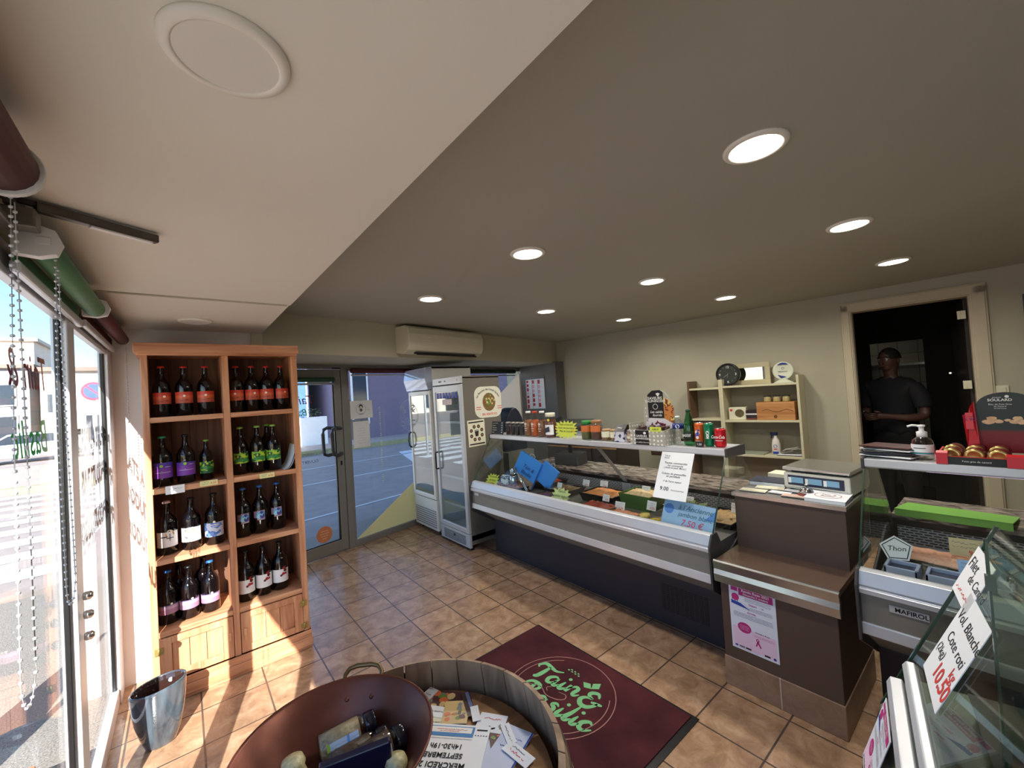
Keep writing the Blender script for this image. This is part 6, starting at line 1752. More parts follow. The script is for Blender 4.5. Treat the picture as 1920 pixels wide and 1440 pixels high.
b.obj('header_picture', fmat('toast_picture', (206, 160, 120), c2=(226, 190, 150), c3=(140, 80, 60)), t)
sheet('handwritten_label', 'pink-red label with handwriting stuck on the wing of the tin display', 'price tag', (2.612, .134, TZ + .165), (.15, -1, 0), (.05, .0, 1), .022, .07, lambda b, w, h: (b.text('5.90', .02, (0, 0, .001), 0, shear=.2), b.scrib(-.02, .02, .02, .008, 0)), (pm('purple_marker', (110, 40, 110), .6, var=0),), pm('pinkish_red_label', (222, 70, 80), .5, var=.03))
M_gold = pm('gold_tin_lid', (206, 176, 110), .25, .8, var=.05)
M_tin = pm('dark_red_tin', (110, 34, 28), .3, .2, var=.1)
for k in range(6):
    r_, c_ = divmod(k, 3)
    x, y = 2.485 + r_ * .075, .187 - c_ * .064
    t = thing('food_tin', 'gold-lidded tin lying on its side in the red display, %s row, %s' % (('front', 'back')[r_], ('left', 'middle', 'right')[c_]), 'tin', (x, y, TZ + .0335 + .006 * r_), 0, 'gold-lidded tins in the red display')
    bb = B().lathe([(.026, .0), (.028, .004), (.028, .064), (.026, .068)], 20, 0); o = bb.obj('tin_body', M_tin, t, rot=(0, PI / 2, -.1))
    B().lathe([(1e-5, -.0015), (.017, -.002), (.019, -.004), (.027, -.004), (.0285, .0), (.0285, .006)], 20).obj('gold_lid', M_gold, t, rot=(0, PI / 2, -.1))

# ================================================================== RIGHT WALL: SHELF UNITS, CLOCK, SINK ...
def unit(label, t0, t1, top, dep, mat, shelves, z0=0.0, back=None, name='shelf_unit'):
    """open shelf unit standing against the right wall; local x along the wall towards the camera, y into the room"""
    o = RW(t0, 0, .004)
    t = thing(name, label, 'shelf unit', o, right=RWD, up=RWN)
    W_ = t1 - t0
    B().box(0, .022, 0, dep, z0, top).obj('side_panel', mat, t, bevel=.002)
    B().box(W_ - .022, W_, 0, dep, z0, top).obj('side_panel', mat, t, bevel=.002)
    for z in shelves:
        B().box(.022, W_ - .022, 0, dep - .004, z - .022, z).obj('shelf', mat, t, bevel=.002)
    if back:
        B().box(.022, W_ - .022, 0, .008, z0, shelves[0] + .0).obj('back_panel', back, t)
    return t
# z axis of that frame: right x up = RWD x RWN
_chk = RWD.cross(RWN)
ZS = 1 if _chk.z > 0 else -1
M_beige = pm('cream_melamine', (206, 200, 168), .45, var=.015)
M_beigeb = pm('greyish_melamine_back', (150, 142, 124), .6, var=.02)
M_brownm = pm('brown_melamine', (104, 78, 58), .5, var=.05)
def unit2(name, label, t0, t1, top, dep, mat, shelves, z0=0.0, inner=None, backz=None):
    t = thing(name, label, 'shelf unit', RW(t0, 0, .004), math.atan2(RWD.y, RWD.x))
    # local +x along the wall towards the camera, local +y = into the wall, so the room is -y
    W_ = t1 - t0
    m2 = inner or mat
    B().box(0, .022, -dep, 0, z0, top).obj('side_panel', m2, t, bevel=.002)
    B().box(W_ - .022, W_, -dep, 0, z0, top).obj('side_panel', mat, t, bevel=.002)
    for z in shelves:
        B().box(.022, W_ - .022, -dep + .004, 0, z - .022, z).obj('shelf', mat, t, bevel=.002)
    B().box(.022, W_ - .022, -.008, 0, z0, shelves[0]).obj('back_panel', M_beigeb, t)
    return t
def RWL(tt, off, z): return RW(tt, z, off)
shu = unit2('shelf_unit', 'cream open shelf unit on the right wall, right of the clock', 2.355, 3.085, 1.60, .28, M_beige, (1.525, 1.145, .775), .3)
unit2('shelf_unit', 'brown and cream shelf unit partly hidden behind the long case, left of the cream one', 1.98, 2.35, 1.60, .26, M_beige, (1.515, 1.16, .78), .3, M_brownm)
t = thing('wall_clock', 'round black wall clock with white numerals leaning above the shelf units', 'clock', RW(2.42, 1.652, .20), right=RWD, up=(0, 0, 1))
CR = .125
b = B(); n = 40
b.lathe([(1e-5, .010), (CR * .86, .010), (CR * .86, .02), (CR * .93, .028), (CR, .015), (CR, -.015), (1e-5, -.015)], n); b.obj('case', M_black, t)
b = B(); b.disc(0, 0, CR * .87, 0, z=.012, n=36); b.obj('dial', pm('dark_grey_dial', (46, 48, 44), .35, var=.02), t)
b = B()
for k in range(1, 13):
    a = math.radians(90 - 30 * k)
    if k % 3 == 0: b.text(str(k), .036, (CR * .66 * math.cos(a), CR * .66 * math.sin(a) - .012, .0135), 0, bold=.01)
    else: b.text(str(k), .012, (CR * .68 * math.cos(a), CR * .68 * math.sin(a) - .004, .0135), 0)
b.obj('numerals', M_white_ink, t)
b = B().obox((-.018, -.013, .015), (.045, .032, 0), (-.002, .003, 0), (0, 0, .001)).obox((.0, -.012, .016), (.012, .06, 0), (.002, -.0005, 0), (0, 0, .001)); b.obj('hands', M_alu, t)
t = thing('mirror', 'small mirror in a cream frame leaning on top of the cream shelf unit', 'mirror', RW(2.62, 1.643, .10), right=RWD, up=(0, 0, 1))
b = B(); w, h, fw = .38, .235, .05
b.box(-w / 2, w / 2, -h / 2, -h / 2 + fw, -.01, .012).box(-w / 2, w / 2, h / 2 - fw, h / 2, -.01, .012).box(-w / 2, -w / 2 + fw, -h / 2 + fw, h / 2 - fw, -.01, .012).box(w / 2 - fw, w / 2, -h / 2 + fw, h / 2 - fw, -.01, .012)
b.obj('frame', pm('antique_cream_frame', (190, 180, 146), .5, var=.05), t, bevel=.004)
b = B().rect(-w / 2 + fw, w / 2 - fw, -h / 2 + fw, h / 2 - fw, 0, .0); b.obj('mirror_glass', pm('mirror_silver', (225, 225, 225), .02, 1, var=0), t)
t = thing('award_plate', 'round white plate with blue marks on a stand, right end of the shelf unit top', 'plate', RW(2.935, 1.526, .15), right=RWD, up=(0, 0, 1))
M_pl = pm('white_ceramic', (216, 220, 200), .25, var=.02)
b = B().lathe([(1e-5, .004), (.07, .004), (.092, .012), (.094, .008), (.07, -.004), (1e-5, -.004)], 36); b.obj('plate', M_pl, t, (0, .125, 0))
b = B(); b.add([(-.05, .185, .013), (-.02, .205, .013), (.0, .212, .013), (.03, .205, .013), (.05, .185, .013), (.0, .188, .013)], [(0, 1, 2, 3, 4, 5)], 0)
b.text('MEDAILLE', .018, (0, .11, .0105), 1, bold=.01); b.disc(0, .15, .012, 1, z=.0105, r0=.009); b.add([(-.05, .085, .012), (0, .07, .012), (.03, .06, .012), (-.02, .045, .012)], [(0, 1, 2, 3)], 0)
b.obj('plate_marks', (pm('cobalt_mark', (28, 48, 130), .4, var=0), M_grey_ink), t)
B().prism([(-.09, 0), (.09, 0), (.03, .035), (-.03, .035)], -.02, .025, 'z').obj('stand', M_pl, t)
# objects on the cream unit
def on_unit(name, label, cat, s, z, off=.15, rz=0): return thing(name, label, cat, RW(2.355 + s, z, off), math.atan2(RWD.y, RWD.x) + rz)
t = on_unit('food_box', 'white box with a round olive picture on the middle shelf of the cream unit', 'box', .13, 1.146, .17, .1)
B().box(-.085, .085, -.04, .06, 0, .135).obj('box_body', M_cream, t, bevel=.003)
b = B()
for cx, q, m_, y_ in ((.02, .045, 0, -.0415), (-.06, .014, 1, -.0415)):
    b.add([(cx + q * math.cos(a), y_, .07 + (.035 if m_ else 0) + q * math.sin(a)) for a in [2 * PI * i / 20 for i in range(20)]], [tuple(range(20))], m_)
b.obj('print', (fmat('olive_picture', (96, 84, 54), v=.4, s=40), M_red_ink), t)
t = on_unit('book_pile', 'pile of dark magazines between the white box and the wooden crate', 'books', .278, 1.146, .16)
b = B()
for k in range(6): b.obox((0, 0, .010 + k * .017), (.11, .006 * (-1) ** k, 0), (0, .15, 0), (0, 0, .014), (2, 0, 0, 1, 0, 0)[k])
b.obj('magazines', (pm('dark_magazine', (50, 40, 40), .4, var=.3), M_white, pm('rusty_magazine', (120, 62, 44), .4, var=.1)), t)
t = on_unit('wooden_crate', 'light pine wine crate with a knot, on the middle shelf of the cream unit', 'crate', .505, 1.146, .16)
B().box(-.17, .17, -.10, .11, 0, .185).obj('crate_body', wood_mat('knotty_pine', (170, 112, 58), (206, 150, 92), .5, 'X'), t, bevel=.002)
b = B(); b.add([(-.12 + .28 * i / 10, -.1012, .10 + .012 * math.sin(i)) for i in range(11)] + [(-.12 + .28 * i / 10, -.1012, .094 + .012 * math.sin(i)) for i in range(10, -1, -1)], [tuple(range(22))]); b.add([(.0 + .016 * math.cos(a), -.1012, .035 + .018 * math.sin(a)) for a in [2 * PI * i / 12 for i in range(12)]], [tuple(range(12))]); b.obj('knot', pm('dark_knot', (110, 66, 34), .6, var=.2), t)
for k in range(3):
    t = on_unit('glass_jar', 'short dark-lidded glass jar on the pine crate, %s of three' % ('left', 'middle', 'right')[k], 'jar', .42 + k * .085, 1.3315, .15)
    t['group'] = 'jars on the pine crate'
    B().lathe([(1e-5, .001), (.033, .001), (.035, .006), (.035, .05), (.03, .056)], 18).obj('glass', pm('pale_yellow_jar', (176, 160, 110), .2, var=.1), t)
    B().lathe([(.033, .054), (.035, .056), (.035, .066), (1e-5, .067)], 18).obj('lid', M_dgrey, t)
t = on_unit('spray_bottle', 'white spray bottle with a navy trigger on the lower shelf of the cream unit', 'bottle', .47, .776, .17)
B().lathe([(1e-5, .001), (.036, .001), (.040, .01), (.040, .10), (.032, .15), (.015, .18), (.013, .20)], 18).obj('bottle_body', pm('white_plastic', (220, 214, 208), .35, var=.01), t)
b = B().box(-.045, .02, -.014, .014, .20, .235).prism([(-.04, .20), (-.025, .20), (-.035, .165), (-.045, .17)], -.006, .006, 'y'); b.obj('trigger', pm('navy_plastic', (28, 34, 76), .35, var=.02), t, bevel=.004)
b = B(); onrect(b, .0405, -.7, .7, .01, .035, 0); onr(b, .0405, 0, .09, .018, 0); onrect(b, .0405, -.4, .4, .055, .065, 1); b.obj('label_art', (M_blue_ink, M_red_ink), t)
t = on_unit('meat_tray', 'black-edged white tray of wrapped stuff on the lower shelf of the cream unit', 'tray', .60, .776, .15)
B().box(-.11, .095, -.08, .09, 0, .012).box(-.115, .1, -.085, .095, .0, .006, 1).obj('tray', (M_paper, M_black), t)
b = B(); rg = random.Random(21)
for k in range(9): b.obox((rg.uniform(-.05, .05), rg.uniform(-.03, .04), .02 + .006 * k), (.11, rg.uniform(-.05, .05), .02), (.01, .05, .01), (0, 0, .002))
b.obj('plastic_wrap', pm('crumpled_clear_film', (170, 166, 156), .25, var=.1), t)
t = on_unit('folder', 'grey-green folder lying at the left of the lower shelf, next to the spray bottle', 'folder', .25, .776, .15, -.1)
B().box(-.16, .13, -.1, .1, 0, .012).obj('cover', pm('grey_green_card', (150, 156, 136), .6, var=.03), t)
t = thing('radiator_cable', 'thin black cable', 'cable', (0, 0, -60)) if False else None
# wall sink and back counter seen through the long case
t = thing('wall_sink', 'brown wall-hung sink box seen through the glass of the long case', 'sink', RW(1.72, .72, .005), math.atan2(RWD.y, RWD.x))
b = B().box(-.2, .2, -.36, -.34, .0, .17).box(-.2, .2, -.02, 0, 0, .17).box(-.2, -.18, -.36, 0, 0, .17).box(.18, .2, -.36, 0, 0, .17).box(-.2, .2, -.36, 0, 0, .02)
b.obj('basin', pm('brown_steel_basin', (84, 62, 54), .35, .3, var=.05), t, bevel=.006)
b = B().tube([(0, -.18, 0), (0, -.18, -.14), (0, -.06, -.16), (0, 0, -.16)], .02, 10); b.obj('drain_pipe', M_dgrey, t)
b = B().tube([(0, -.04, .17), (0, -.04, .30), (0, -.10, .33), (0, -.16, .30)], .009, 8); b.obj('tap', M_chrome, t)
t = thing('back_counter', 'dark-topped wooden drawer counter seen through the left half of the long case', 'counter', RW(.02, 0, .005), math.atan2(RWD.y, RWD.x))
B().box(0, 1.15, -.55, 0, 0, .84).obj('carcass', pm('dark_carcass', (52, 44, 40), .5, var=.03), t)
B().box(-.01, 1.16, -.57, 0, .84, .875).obj('worktop', pm('blue_grey_worktop', (84, 88, 96), .35, var=.04), t, bevel=.003)
for i in range(3):
    for j in range(3):
        d = B().box(.03 + i * .375, .38 + i * .375, -.565, -.55, .60 - j * .22, .79 - j * .22)
        d = d.obj('drawer', pm('dark_drawer_front', (60, 50, 46), .5, var=.04), t, bevel=.002)
        f = B().box(.02 + i * .375, .39 + i * .375, -.568, -.56, .795 - j * .22, .815 - j * .22); f.obj('wooden_edge', wood_mat('light_wood_edge', (160, 116, 72), (190, 146, 98), .5, 'X'), d)
        B().box(.15 + i * .375, .27 + i * .375, -.58, -.565, .70 - j * .22, .71 - j * .22).obj('drawer_handle', M_black, d)
t = thing('countertop_machine', 'white countertop machine with a dark grey front, seen through the left of the long case', 'machine', RW(.25, .876, .35), math.atan2(RWD.y, RWD.x))
B().box(-.17, .17, -.15, .15, 0, .17).obj('body', M_dgrey, t, bevel=.01)
B().box(-.14, .04, -.156, -.15, .04, .12).obj('front_plate', M_white, t, bevel=.004)
t = thing('storage_box', 'low white box on the back counter beside the countertop machine', 'box', RW(.62, .876, .33), math.atan2(RWD.y, RWD.x))
B().box(-.17, .17, -.12, .12, 0, .10).obj('box_body', M_white, t, bevel=.005); B().box(-.175, .175, -.125, .125, .10, .12).obj('lid', pm('grey_white_lid', (196, 198, 200), .4, var=0), t, bevel=.004)

# ================================================================== DOORMAT
m = bpy.data.materials.new('maroon_mat_pile'); m.use_nodes = True
nt = m.node_tree; p = nt.nodes['Principled BSDF']; p.inputs['Roughness'].default_value = .95; p.inputs['Specular IOR Level'].default_value = .1
tc = nt.nodes.new('ShaderNodeTexCoord'); nz = nt.nodes.new('ShaderNodeTexNoise'); nz.inputs['Scale'].default_value = 4; nz.inputs['Detail'].default_value = 6
n2_ = nt.nodes.new('ShaderNodeTexNoise'); n2_.inputs['Scale'].default_value = 420
cr = nt.nodes.new('ShaderNodeValToRGB'); e = cr.color_ramp.elements
e[0].position, e[0].color = .35, lin((62, 32, 36)); e[1].position, e[1].color = .68, lin((88, 44, 48))
nt.links.new(tc.outputs['Object'], nz.inputs['Vector']); nt.links.new(tc.outputs['Object'], n2_.inputs['Vector']); nt.links.new(nz.outputs[0], cr.inputs[0]); nt.links.new(cr.outputs[0], p.inputs['Base Color'])
bm_ = nt.nodes.new('ShaderNodeBump'); bm_.inputs['Strength'].default_value = .5; bm_.inputs['Distance'].default_value = .004; nt.links.new(n2_.outputs[0], bm_.inputs['Height']); nt.links.new(bm_.outputs[0], p.inputs['Normal'])
MX0, MX1, MY0, MY1 = 1.04, 1.842, 1.03, 2.148
t = thing('doormat', 'dark maroon shop doormat with a round green script logo, on the tiles', 'doormat', ((MX0 + MX1) / 2, (MY0 + MY1) / 2, 0))
w, l = (MX1 - MX0) / 2, (MY1 - MY0) / 2
B().box(-w, w, -l, l, 0, .004).obj('rubber_edge', M_black, t)
B().box(-w + .014, w - .014, -l + .032, l - .012, .004, .009).obj('pile', m, t, bevel=.002)
lx, ly = 1.486 - (MX0 + MX1) / 2, 1.60 - (MY0 + MY1) / 2
EX, EY = Vector((0, -1, 0)), Vector((1, 0, 0))
Z9 = .0096
def lp(u, v): return Vector((lx, ly, Z9)) + EX * u + EY * v
b = B()
def ring(b, r, a0, a1, w, m, n=60):
    vs = []
    for i in range(n + 1):
        a = math.radians(a0 + (a1 - a0) * i / n)
        vs += [lp((r - w / 2) * math.cos(a), (r - w / 2) * math.sin(a)), lp((r + w / 2) * math.cos(a), (r + w / 2) * math.sin(a))]
    b.add(vs, [(2 * i, 2 * i + 1, 2 * i + 3, 2 * i + 2) for i in range(n)], m)
ring(b, .289, 0, 360, .0045, 1)
ring(b, .258, -78, 34, .0045, 1); ring(b, .258, 128, 230, .0045, 1)
def swoosh(b, pts, w0, w1, m):
    P = [lp(*p) for p in pts]
    # smooth
    Q = []
    for i in range(len(P) - 1):
        p0, p1, p2, p3_ = P[max(0, i - 1)], P[i], P[i + 1], P[min(len(P) - 1, i + 2)]
        for k in range(6):
            s = k / 6
            Q.append(.5 * ((2 * p1) + (-p0 + p2) * s + (2 * p0 - 5 * p1 + 4 * p2 - p3_) * s * s + (-p0 + 3 * p1 - 3 * p2 + p3_) * s ** 3))
    Q.append(P[-1]); vs = []
    for i, q in enumerate(Q):
        d = (Q[min(i + 1, len(Q) - 1)] - Q[max(i - 1, 0)]); nn = Vector((-d.y, d.x, 0)).normalized() * (w0 + (w1 - w0) * math.sin(PI * i / (len(Q) - 1))) / 2
        vs += [q - nn, q + nn]
    b.add(vs, [(2 * i, 2 * i + 1, 2 * i + 3, 2 * i + 2) for i in range(len(Q) - 1)], m)
def S(pts, w0=.005, w1=.02): swoosh(b, pts, w0, w1, 0)
GLY = {
 'T': (1.35, [([(-.2, 1.15), (-.35, 1.5), (.1, 1.95), (.8, 1.8), (1.5, 1.62), (2.2, 1.9)], .10, .42), ([(.75, 1.75), (.6, .9), (.35, .1), (.02, -.05)], .22, .48)]),
 'a': (1.35, [([(1.0, .85), (.6, 1.0), (.15, .6), (.2, .1), (.6, .1), (.95, .6)], .12, .40), ([(1.05, .95), (.85, .2), (1.05, .0), (1.4, .35)], .12, .40)]),
 'i': (.72, [([(.35, .95), (.15, .2), (.35, 0), (.75, .35)], .12, .42)]),
 'n': (1.4, [([(.3, .95), (.1, 0)], .34, .40), ([(.15, .4), (.65, 1.0), (1.0, .85), (.85, .2), (1.05, 0), (1.4, .35)], .10, .38)]),
 '&': (2, [([(1.35, 1.45), (1.05, 1.9), (.5, 1.7), (.45, 1.3), (.95, 1.1)], .14, .42), ([(.95, 1.08), (.3, .95), (0, .5), (.3, .0), (.9, .0), (1.4, .5), (1.5, .85)], .14, .46), ([(.95, .7), (1.95, .85)], .16, .34)]),
 'B': (1.45, [([(-.1, 1.15), (-.3, 1.5), (.1, 1.95), (.8, 1.95), (1.1, 1.6), (.8, 1.15), (.4, 1.05)], .10, .38), ([(.55, 1.8), (.35, .9), (.0, .05)], .2, .46), ([(.6, 1.05), (1.15, .8), (1.0, .2), (.4, -.05), (-.1, .15)], .12, .40)]),
 's': (1.02, [([(.95, .8), (.65, 1.0), (.35, .75), (.7, .45), (.6, .05), (.2, 0), (0, .25)], .12, .38)]),
 'l': (.72, [([(.7, 1.9), (.45, 1.0), (.15, .2), (.35, 0), (.75, .35)], .14, .44)]),
 'c': (1.2, [([(.95, .8), (.65, 1.0), (.15, .6), (.2, .1), (.6, 0), (1.15, .4)], .12, .42)]),
}
TL = math.radians(9)
def word(s_, u, v, q):
    for ch in s_:
        adv, st = GLY[ch]
        def W_(x, y): return (u + (x * math.cos(TL) - y * math.sin(TL)) * q, v + (x * math.sin(TL) + y * math.cos(TL)) * q)
        for pts_, a0_, a1_ in st: swoosh(b, [W_(*p_) for p_ in pts_], a0_ * q, a1_ * q, 0)
        if ch == 'i':
            cu, cv = W_(.5, 1.5); b.add([lp(cu + .0105 * math.cos(a), cv + .0105 * math.sin(a)) for a in [2 * PI * k / 14 for k in range(14)]], [tuple(range(14))], 0)
        u += adv * math.cos(TL) * q; v += adv * math.sin(TL) * q
word('Tain', -.200, -.005, .060); word('&', .108, .018, .058); word('Basilic', -.15, -.155, .060)
for s in ((.035, .150), (.110, .205)):
    u0, v0 = .098, .138
    du, dv = s[0] - u0, s[1] - v0
    b.add([lp(u0, v0), lp(u0 + du * .5 - dv * .35, v0 + dv * .5 + du * .35), lp(*s), lp(u0 + du * .5 + dv * .35, v0 + dv * .5 - du * .35)], [(0, 1, 2, 3)], 0)
for k in range(7): b.add([lp(-.085 + k * .012 + .007 * math.cos(a), .165 + .012 * (k % 2) + .005 * math.sin(a)) for a in [2 * PI * i / 6 for i in range(6)]], [tuple(range(6))], 0)
swoosh(b, [(-.17, -.07), (-.10, -.04), (-.04, -.06), (.02, -.045), (.05, -.015), (.035, .01), (-.005, .0)], .003, .005, 1)
swoosh(b, [(-.06, -.0), (-.075, -.02), (-.055, -.035)], .003, .004, 1)
b.obj('logo', (pm('mint_green_pile', (122, 186, 128), .95, var=.05, scale=60), pm('dusty_pink_pile', (166, 120, 112), .95, var=.05)), t)

# ================================================================== BARREL WITH COPPER PAN
BX, BY, BR, BZ = .345, .825, .305, .862
t = thing('wine_barrel', 'upright wooden barrel with a recessed head, used as a leaflet table near the camera', 'barrel', (BX, BY, 0))
M_stave = wood_mat('weathered_oak', (128, 104, 84), (176, 150, 124), .65, 'Z', .7)
M_head = wood_mat('oak_head', (158, 118, 84), (192, 152, 114), .6, 'X', .6)
b = B(); n = 26
def br(z): return BR + .085 * math.sin(PI * (z + .02) / (BZ + .04))
for i in range(n):
    a0, a1 = 2 * PI * i / n + .006, 2 * PI * (i + 1) / n - .006
    k_ = 4; zs = [0, .1, .25, .45, .62, .76, BZ - .005]
    vs = []
    for z in zs:
        for q in range(k_ + 1):
            a = a0 + (a1 - a0) * q / k_
            vs.append((br(z) * math.cos(a), br(z) * math.sin(a), z))
    for z in reversed(zs):
        for q in range(k_ + 1):
            a = a0 + (a1 - a0) * q / k_
            rr = br(z) - (.024 if z < BZ - .02 else .014)
            vs.append((rr * math.cos(a), rr * math.sin(a), z if z < BZ - .02 else BZ))
    fs = [(r * (k_ + 1) + q, r * (k_ + 1) + q + 1, (r + 1) * (k_ + 1) + q + 1, (r + 1) * (k_ + 1) + q) for r in range(2 * len(zs) - 1) for q in range(k_)]
    b.add(vs, fs, 0, False)
    R_ = 2 * len(zs)
    b.add(vs, [tuple(r * (k_ + 1) for r in range(R_)), tuple(r * (k_ + 1) + k_ for r in range(R_ - 1, -1, -1))], 0)
b.obj('staves', M_stave, t)
b = B().lathe([(1e-5, 0), (BR - .015, 0), (BR - .015, .02), (1e-5, .02)], 48, 0, (0, 0, .765)); b.obj('head', M_head, t)
for z in (BZ - .055, .66, .2, .05):
    b = B().lathe([(br(z) + .001, z - .02), (br(z) + .004, z - .02), (br(z + .02) + .004, z + .02), (br(z + .02) + .001, z + .02)], 48, cap=False)
    b.obj('hoop', pm('rusty_iron_hoop', (62, 52, 46), .5, .6, var=.2), t)
HZ = .7895
# copper pan
PX, PY = .214, .888
t = thing('copper_pan', 'large round copper jam pan with brass handles on the barrel, holding small jars', 'pan', (PX, PY, HZ))
M_cop = pm('aged_copper', (104, 60, 48), .36, .6, var=.28, scale=9, bump=.08, bscale=20)
prf = [(1e-5, .006), (.070, .008), (.092, .016), (.110, .04), (.134, .073), (.156, .105), (.176, .13), (.183, .137), (.188, .141), (.190, .139), (.188, .134), (.180, .129), (.160, .101), (.138, .07), (.114, .036), (.095, .010), (.072, .003), (1e-5, .003)]
pt = (0, 0, 0)
B().lathe(prf, 56).obj('pan_body', M_cop, t, rot=pt)
M_brz = pm('dull_brass_handle', (112, 92, 66), .4, .8, var=.1)
for ang in (56, 236):
    a = math.radians(ang)
    c = Vector((math.cos(a), math.sin(a), 0)); s = Vector((-c.y, c.x, 0))
    pts = [c * (.178 + dr) + s * q + Vector((0, 0, z)) for dr, q, z in ((-.012, .040, .112), (.006, .043, .124), (.020, .044, .138), (.030, .035, .146), (.034, .018, .149), (.034, -.018, .149), (.030, -.035, .146), (.020, -.044, .138), (.006, -.043, .124), (-.012, -.040, .112))]
    B().tube(pts, .0055, 10).obj('handle', M_brz, t, rot=pt)
    b = B()
    for q in (-.02, .02): b.ball(c * .157 + s * q * 1.4 + Vector((0, 0, .107)), .0055, 0, 10)
    b.obj('rivet', M_cop, t, rot=pt)
def lie(o, loc, d, roll=0):
    """lay a thing built along +z so that it points along d"""
    q = Vector(d).normalized().to_track_quat('Z', 'Y')
    o.rotation_mode = 'QUATERNION'; o.rotation_quaternion = q; o.location = loc
    return o
M_spice = fmat('coarse_salt_mix', (170, 150, 120), v=.3, s=90)
def spice(label, h, r, labm, art, capm, content, loc, d):
    t = thing('spice_jar', label, 'jar')
    B().lathe([(1e-5, .001), (r * .9, .0), (r, .006), (r, h * .72), (r * .8, h * .80), (r * .74, h * .84)], 22).obj('glass', M_jglass, t)
    B().lathe([(1e-5, .003), (r * .93, .004), (r * .94, h * .7), (1e-5, h * .72)], 18).obj('contents', content, t)
    B().lathe([(r * .84, h * .80), (r * .90, h * .82), (r * .90, h * .97), (r * .84, h), (1e-5, h)], 20).obj('cap', capm, t)
    b = B(); onrect(b, r + .0008, -2.2, 2.2, h * .16, h * .66, 0, 0)
    for k in range(9): onrect(b, r + .0016, -.2 + k * .1, -.2 + k * .1 + .04, h * .2, h * .34, 1)
    onrect(b, r + .0016, -2.2, 2.2, h * .12, h * .17, 2); onrect(b, r + .0016, -2.2, 2.2, h * .46, h * .50, 3)
    for k in range(5): onrect(b, r + .0016, -.3 + k * .22, -.27 + k * .22, h * .42, h * .62, 4)
    b.obj('label', (labm, M_ink, pm('lime_stripe', (160, 196, 70), .5, var=0), pm('sky_stripe', (110, 160, 220), .5, var=0), M_grey_ink), t)
    return lie(t, loc, d)
M_jl = pm('pale_blue_jar_label', (196, 210, 232), .4, var=.02)
M_bcap = pm('glossy_black_cap', (22, 24, 34), .12, var=0)
spice('spice jar with pale blue label and black cap, lying uppermost in the copper pan', .118, .026, M_jl, None, M_bcap, M_spice, (.198, .968, .868), (.99, -.1, .05))
spice('second spice jar with black cap, half hidden below the first in the copper pan', .118, .026, M_jl, None, M_bcap, fmat('dark_pepper', (80, 60, 50), v=.3, s=90), (.205, .912, .862), (.99, -.12, .06))
spice('dark jar with a black cap, right of the second jar in the copper pan', .10, .027, M_jl, None, M_bcap, fmat('dark_pepper', (80, 60, 50), v=.3, s=90), (.245, .872, .872), (.99, .0, .03))
t = thing('dark_box', 'flat navy blue box lying at the bottom edge of the copper pan', 'box')
B().box(-.008, .008, -.03, .03, 0, .13).obj('box_body', pm('navy_glossy_box', (22, 24, 52), .25, var=.03), t, bevel=.003)
lie(t, (.178, .868, .885), (.9, -.30, .04))
t = thing('cork_lidded_jar', 'rounded pale jar top at the left of the copper pan', 'jar')
B().lathe([(1e-5, 0), (.024, .0), (.026, .03), (.022, .045), (.02, .052), (.023, .06), (.019, .072), (1e-5, .076)], 20).obj('jar_body', fmat('speckled_cream_jar', (206, 196, 150), v=.25, s=70, r=.25), t)
lie(t, (.150, .935, .825), (-.05, .15, .9))
t = thing('cork_lidded_jar', 'second small pale jar at the bottom edge of the copper pan', 'jar')
B().lathe([(1e-5, 0), (.02, .0), (.022, .03), (.018, .04), (1e-5, .046)], 18).obj('jar_body', fmat('speckled_cream_jar', (206, 196, 150), v=.25, s=70, r=.25), t)
lie(t, (.305, .815, .845), (.05, .1, .95))

# leaflets on the barrel head
def big_leaflet(b, w, h):
    b.rect(-w * .30, w * .34, -h * .475, -h * .36, 0); b.rect(-w * .27, w * .31, -h * .465, -h * .40, 1, .0008); b.rect(w * .36, w * .49, -h * .475, -h * .36, 2)
    b.scrib(-w * .2, w * .2, -h * .435, h * .01, 3, .0012, .001); b.scrib(-w * .1, w * .15, -h * .415, h * .008, 3, .0012, .001)
    b.rect(-w * .47, -w * .33, -h * .455, -h * .44, 4)
    for k in range(5): b.disc(-w * (.33 + .035 * k), -h * .385, w * .008, 4)
    b.scrib(-w * .3, w * .35, -h * .335, h * .006, 5, .0008)
    for s_, y, q in (('14h30-19h', -.275, .072), ('SEPTEMBRE', -.18, .072), ('MERCREDI 22', -.085, .076), ('Espace Charles Trénet', .035, .062), ('TAIN L\'HERMITAGE', .13, .07)):
        b.text(s_, h * q, (w * .0, h * y, .001), 4, bold=.02)
    b.scrib(-w * .4, w * .4, h * .3, h * .02, 0, .002); b.rect(-w * .4, w * .4, h * .36, h * .46, 0)
# the reader of this sheet stands across the barrel: its top points away from the camera, letters upside down
def lay(name, label, cat, x, y, z, ang, w, h, draw, mats, base, group=None, th=.0012):
    a = math.radians(ang)
    return sheet(name, label, cat, (x, y, z), (math.cos(a), math.sin(a), 0), (-math.sin(a), math.cos(a), 0), w, h, draw, mats, base, group, th)
LZ = .7865
lay('leaflet', 'large white event leaflet printed in bold black, lying upside down next to the copper pan', 'leaflet', .398, .829, LZ + .006, 132, .185, .25, big_leaflet,
    (pm('strong_blue_ink', (52, 124, 186), .5, var=0), M_white_ink, pm('pale_blue_ink', (150, 180, 220), .5, var=0), M_red_ink, M_ink, M_grey_ink), M_paper, th=.003)
def veg(b, w, h):
    rg = random.Random(int(w * 9999))
    b.rect(-w / 2, w / 2, -h / 2, h / 2, 0, .0004)
    for k in range(16): b.disc(rg.uniform(-.4, .4) * w, rg.uniform(-.35, .35) * h, rg.uniform(.06, .14) * w, 1 + k % 4, z=.0006 + .00002 * k, n=8, ry=rg.uniform(.04, .12) * w)
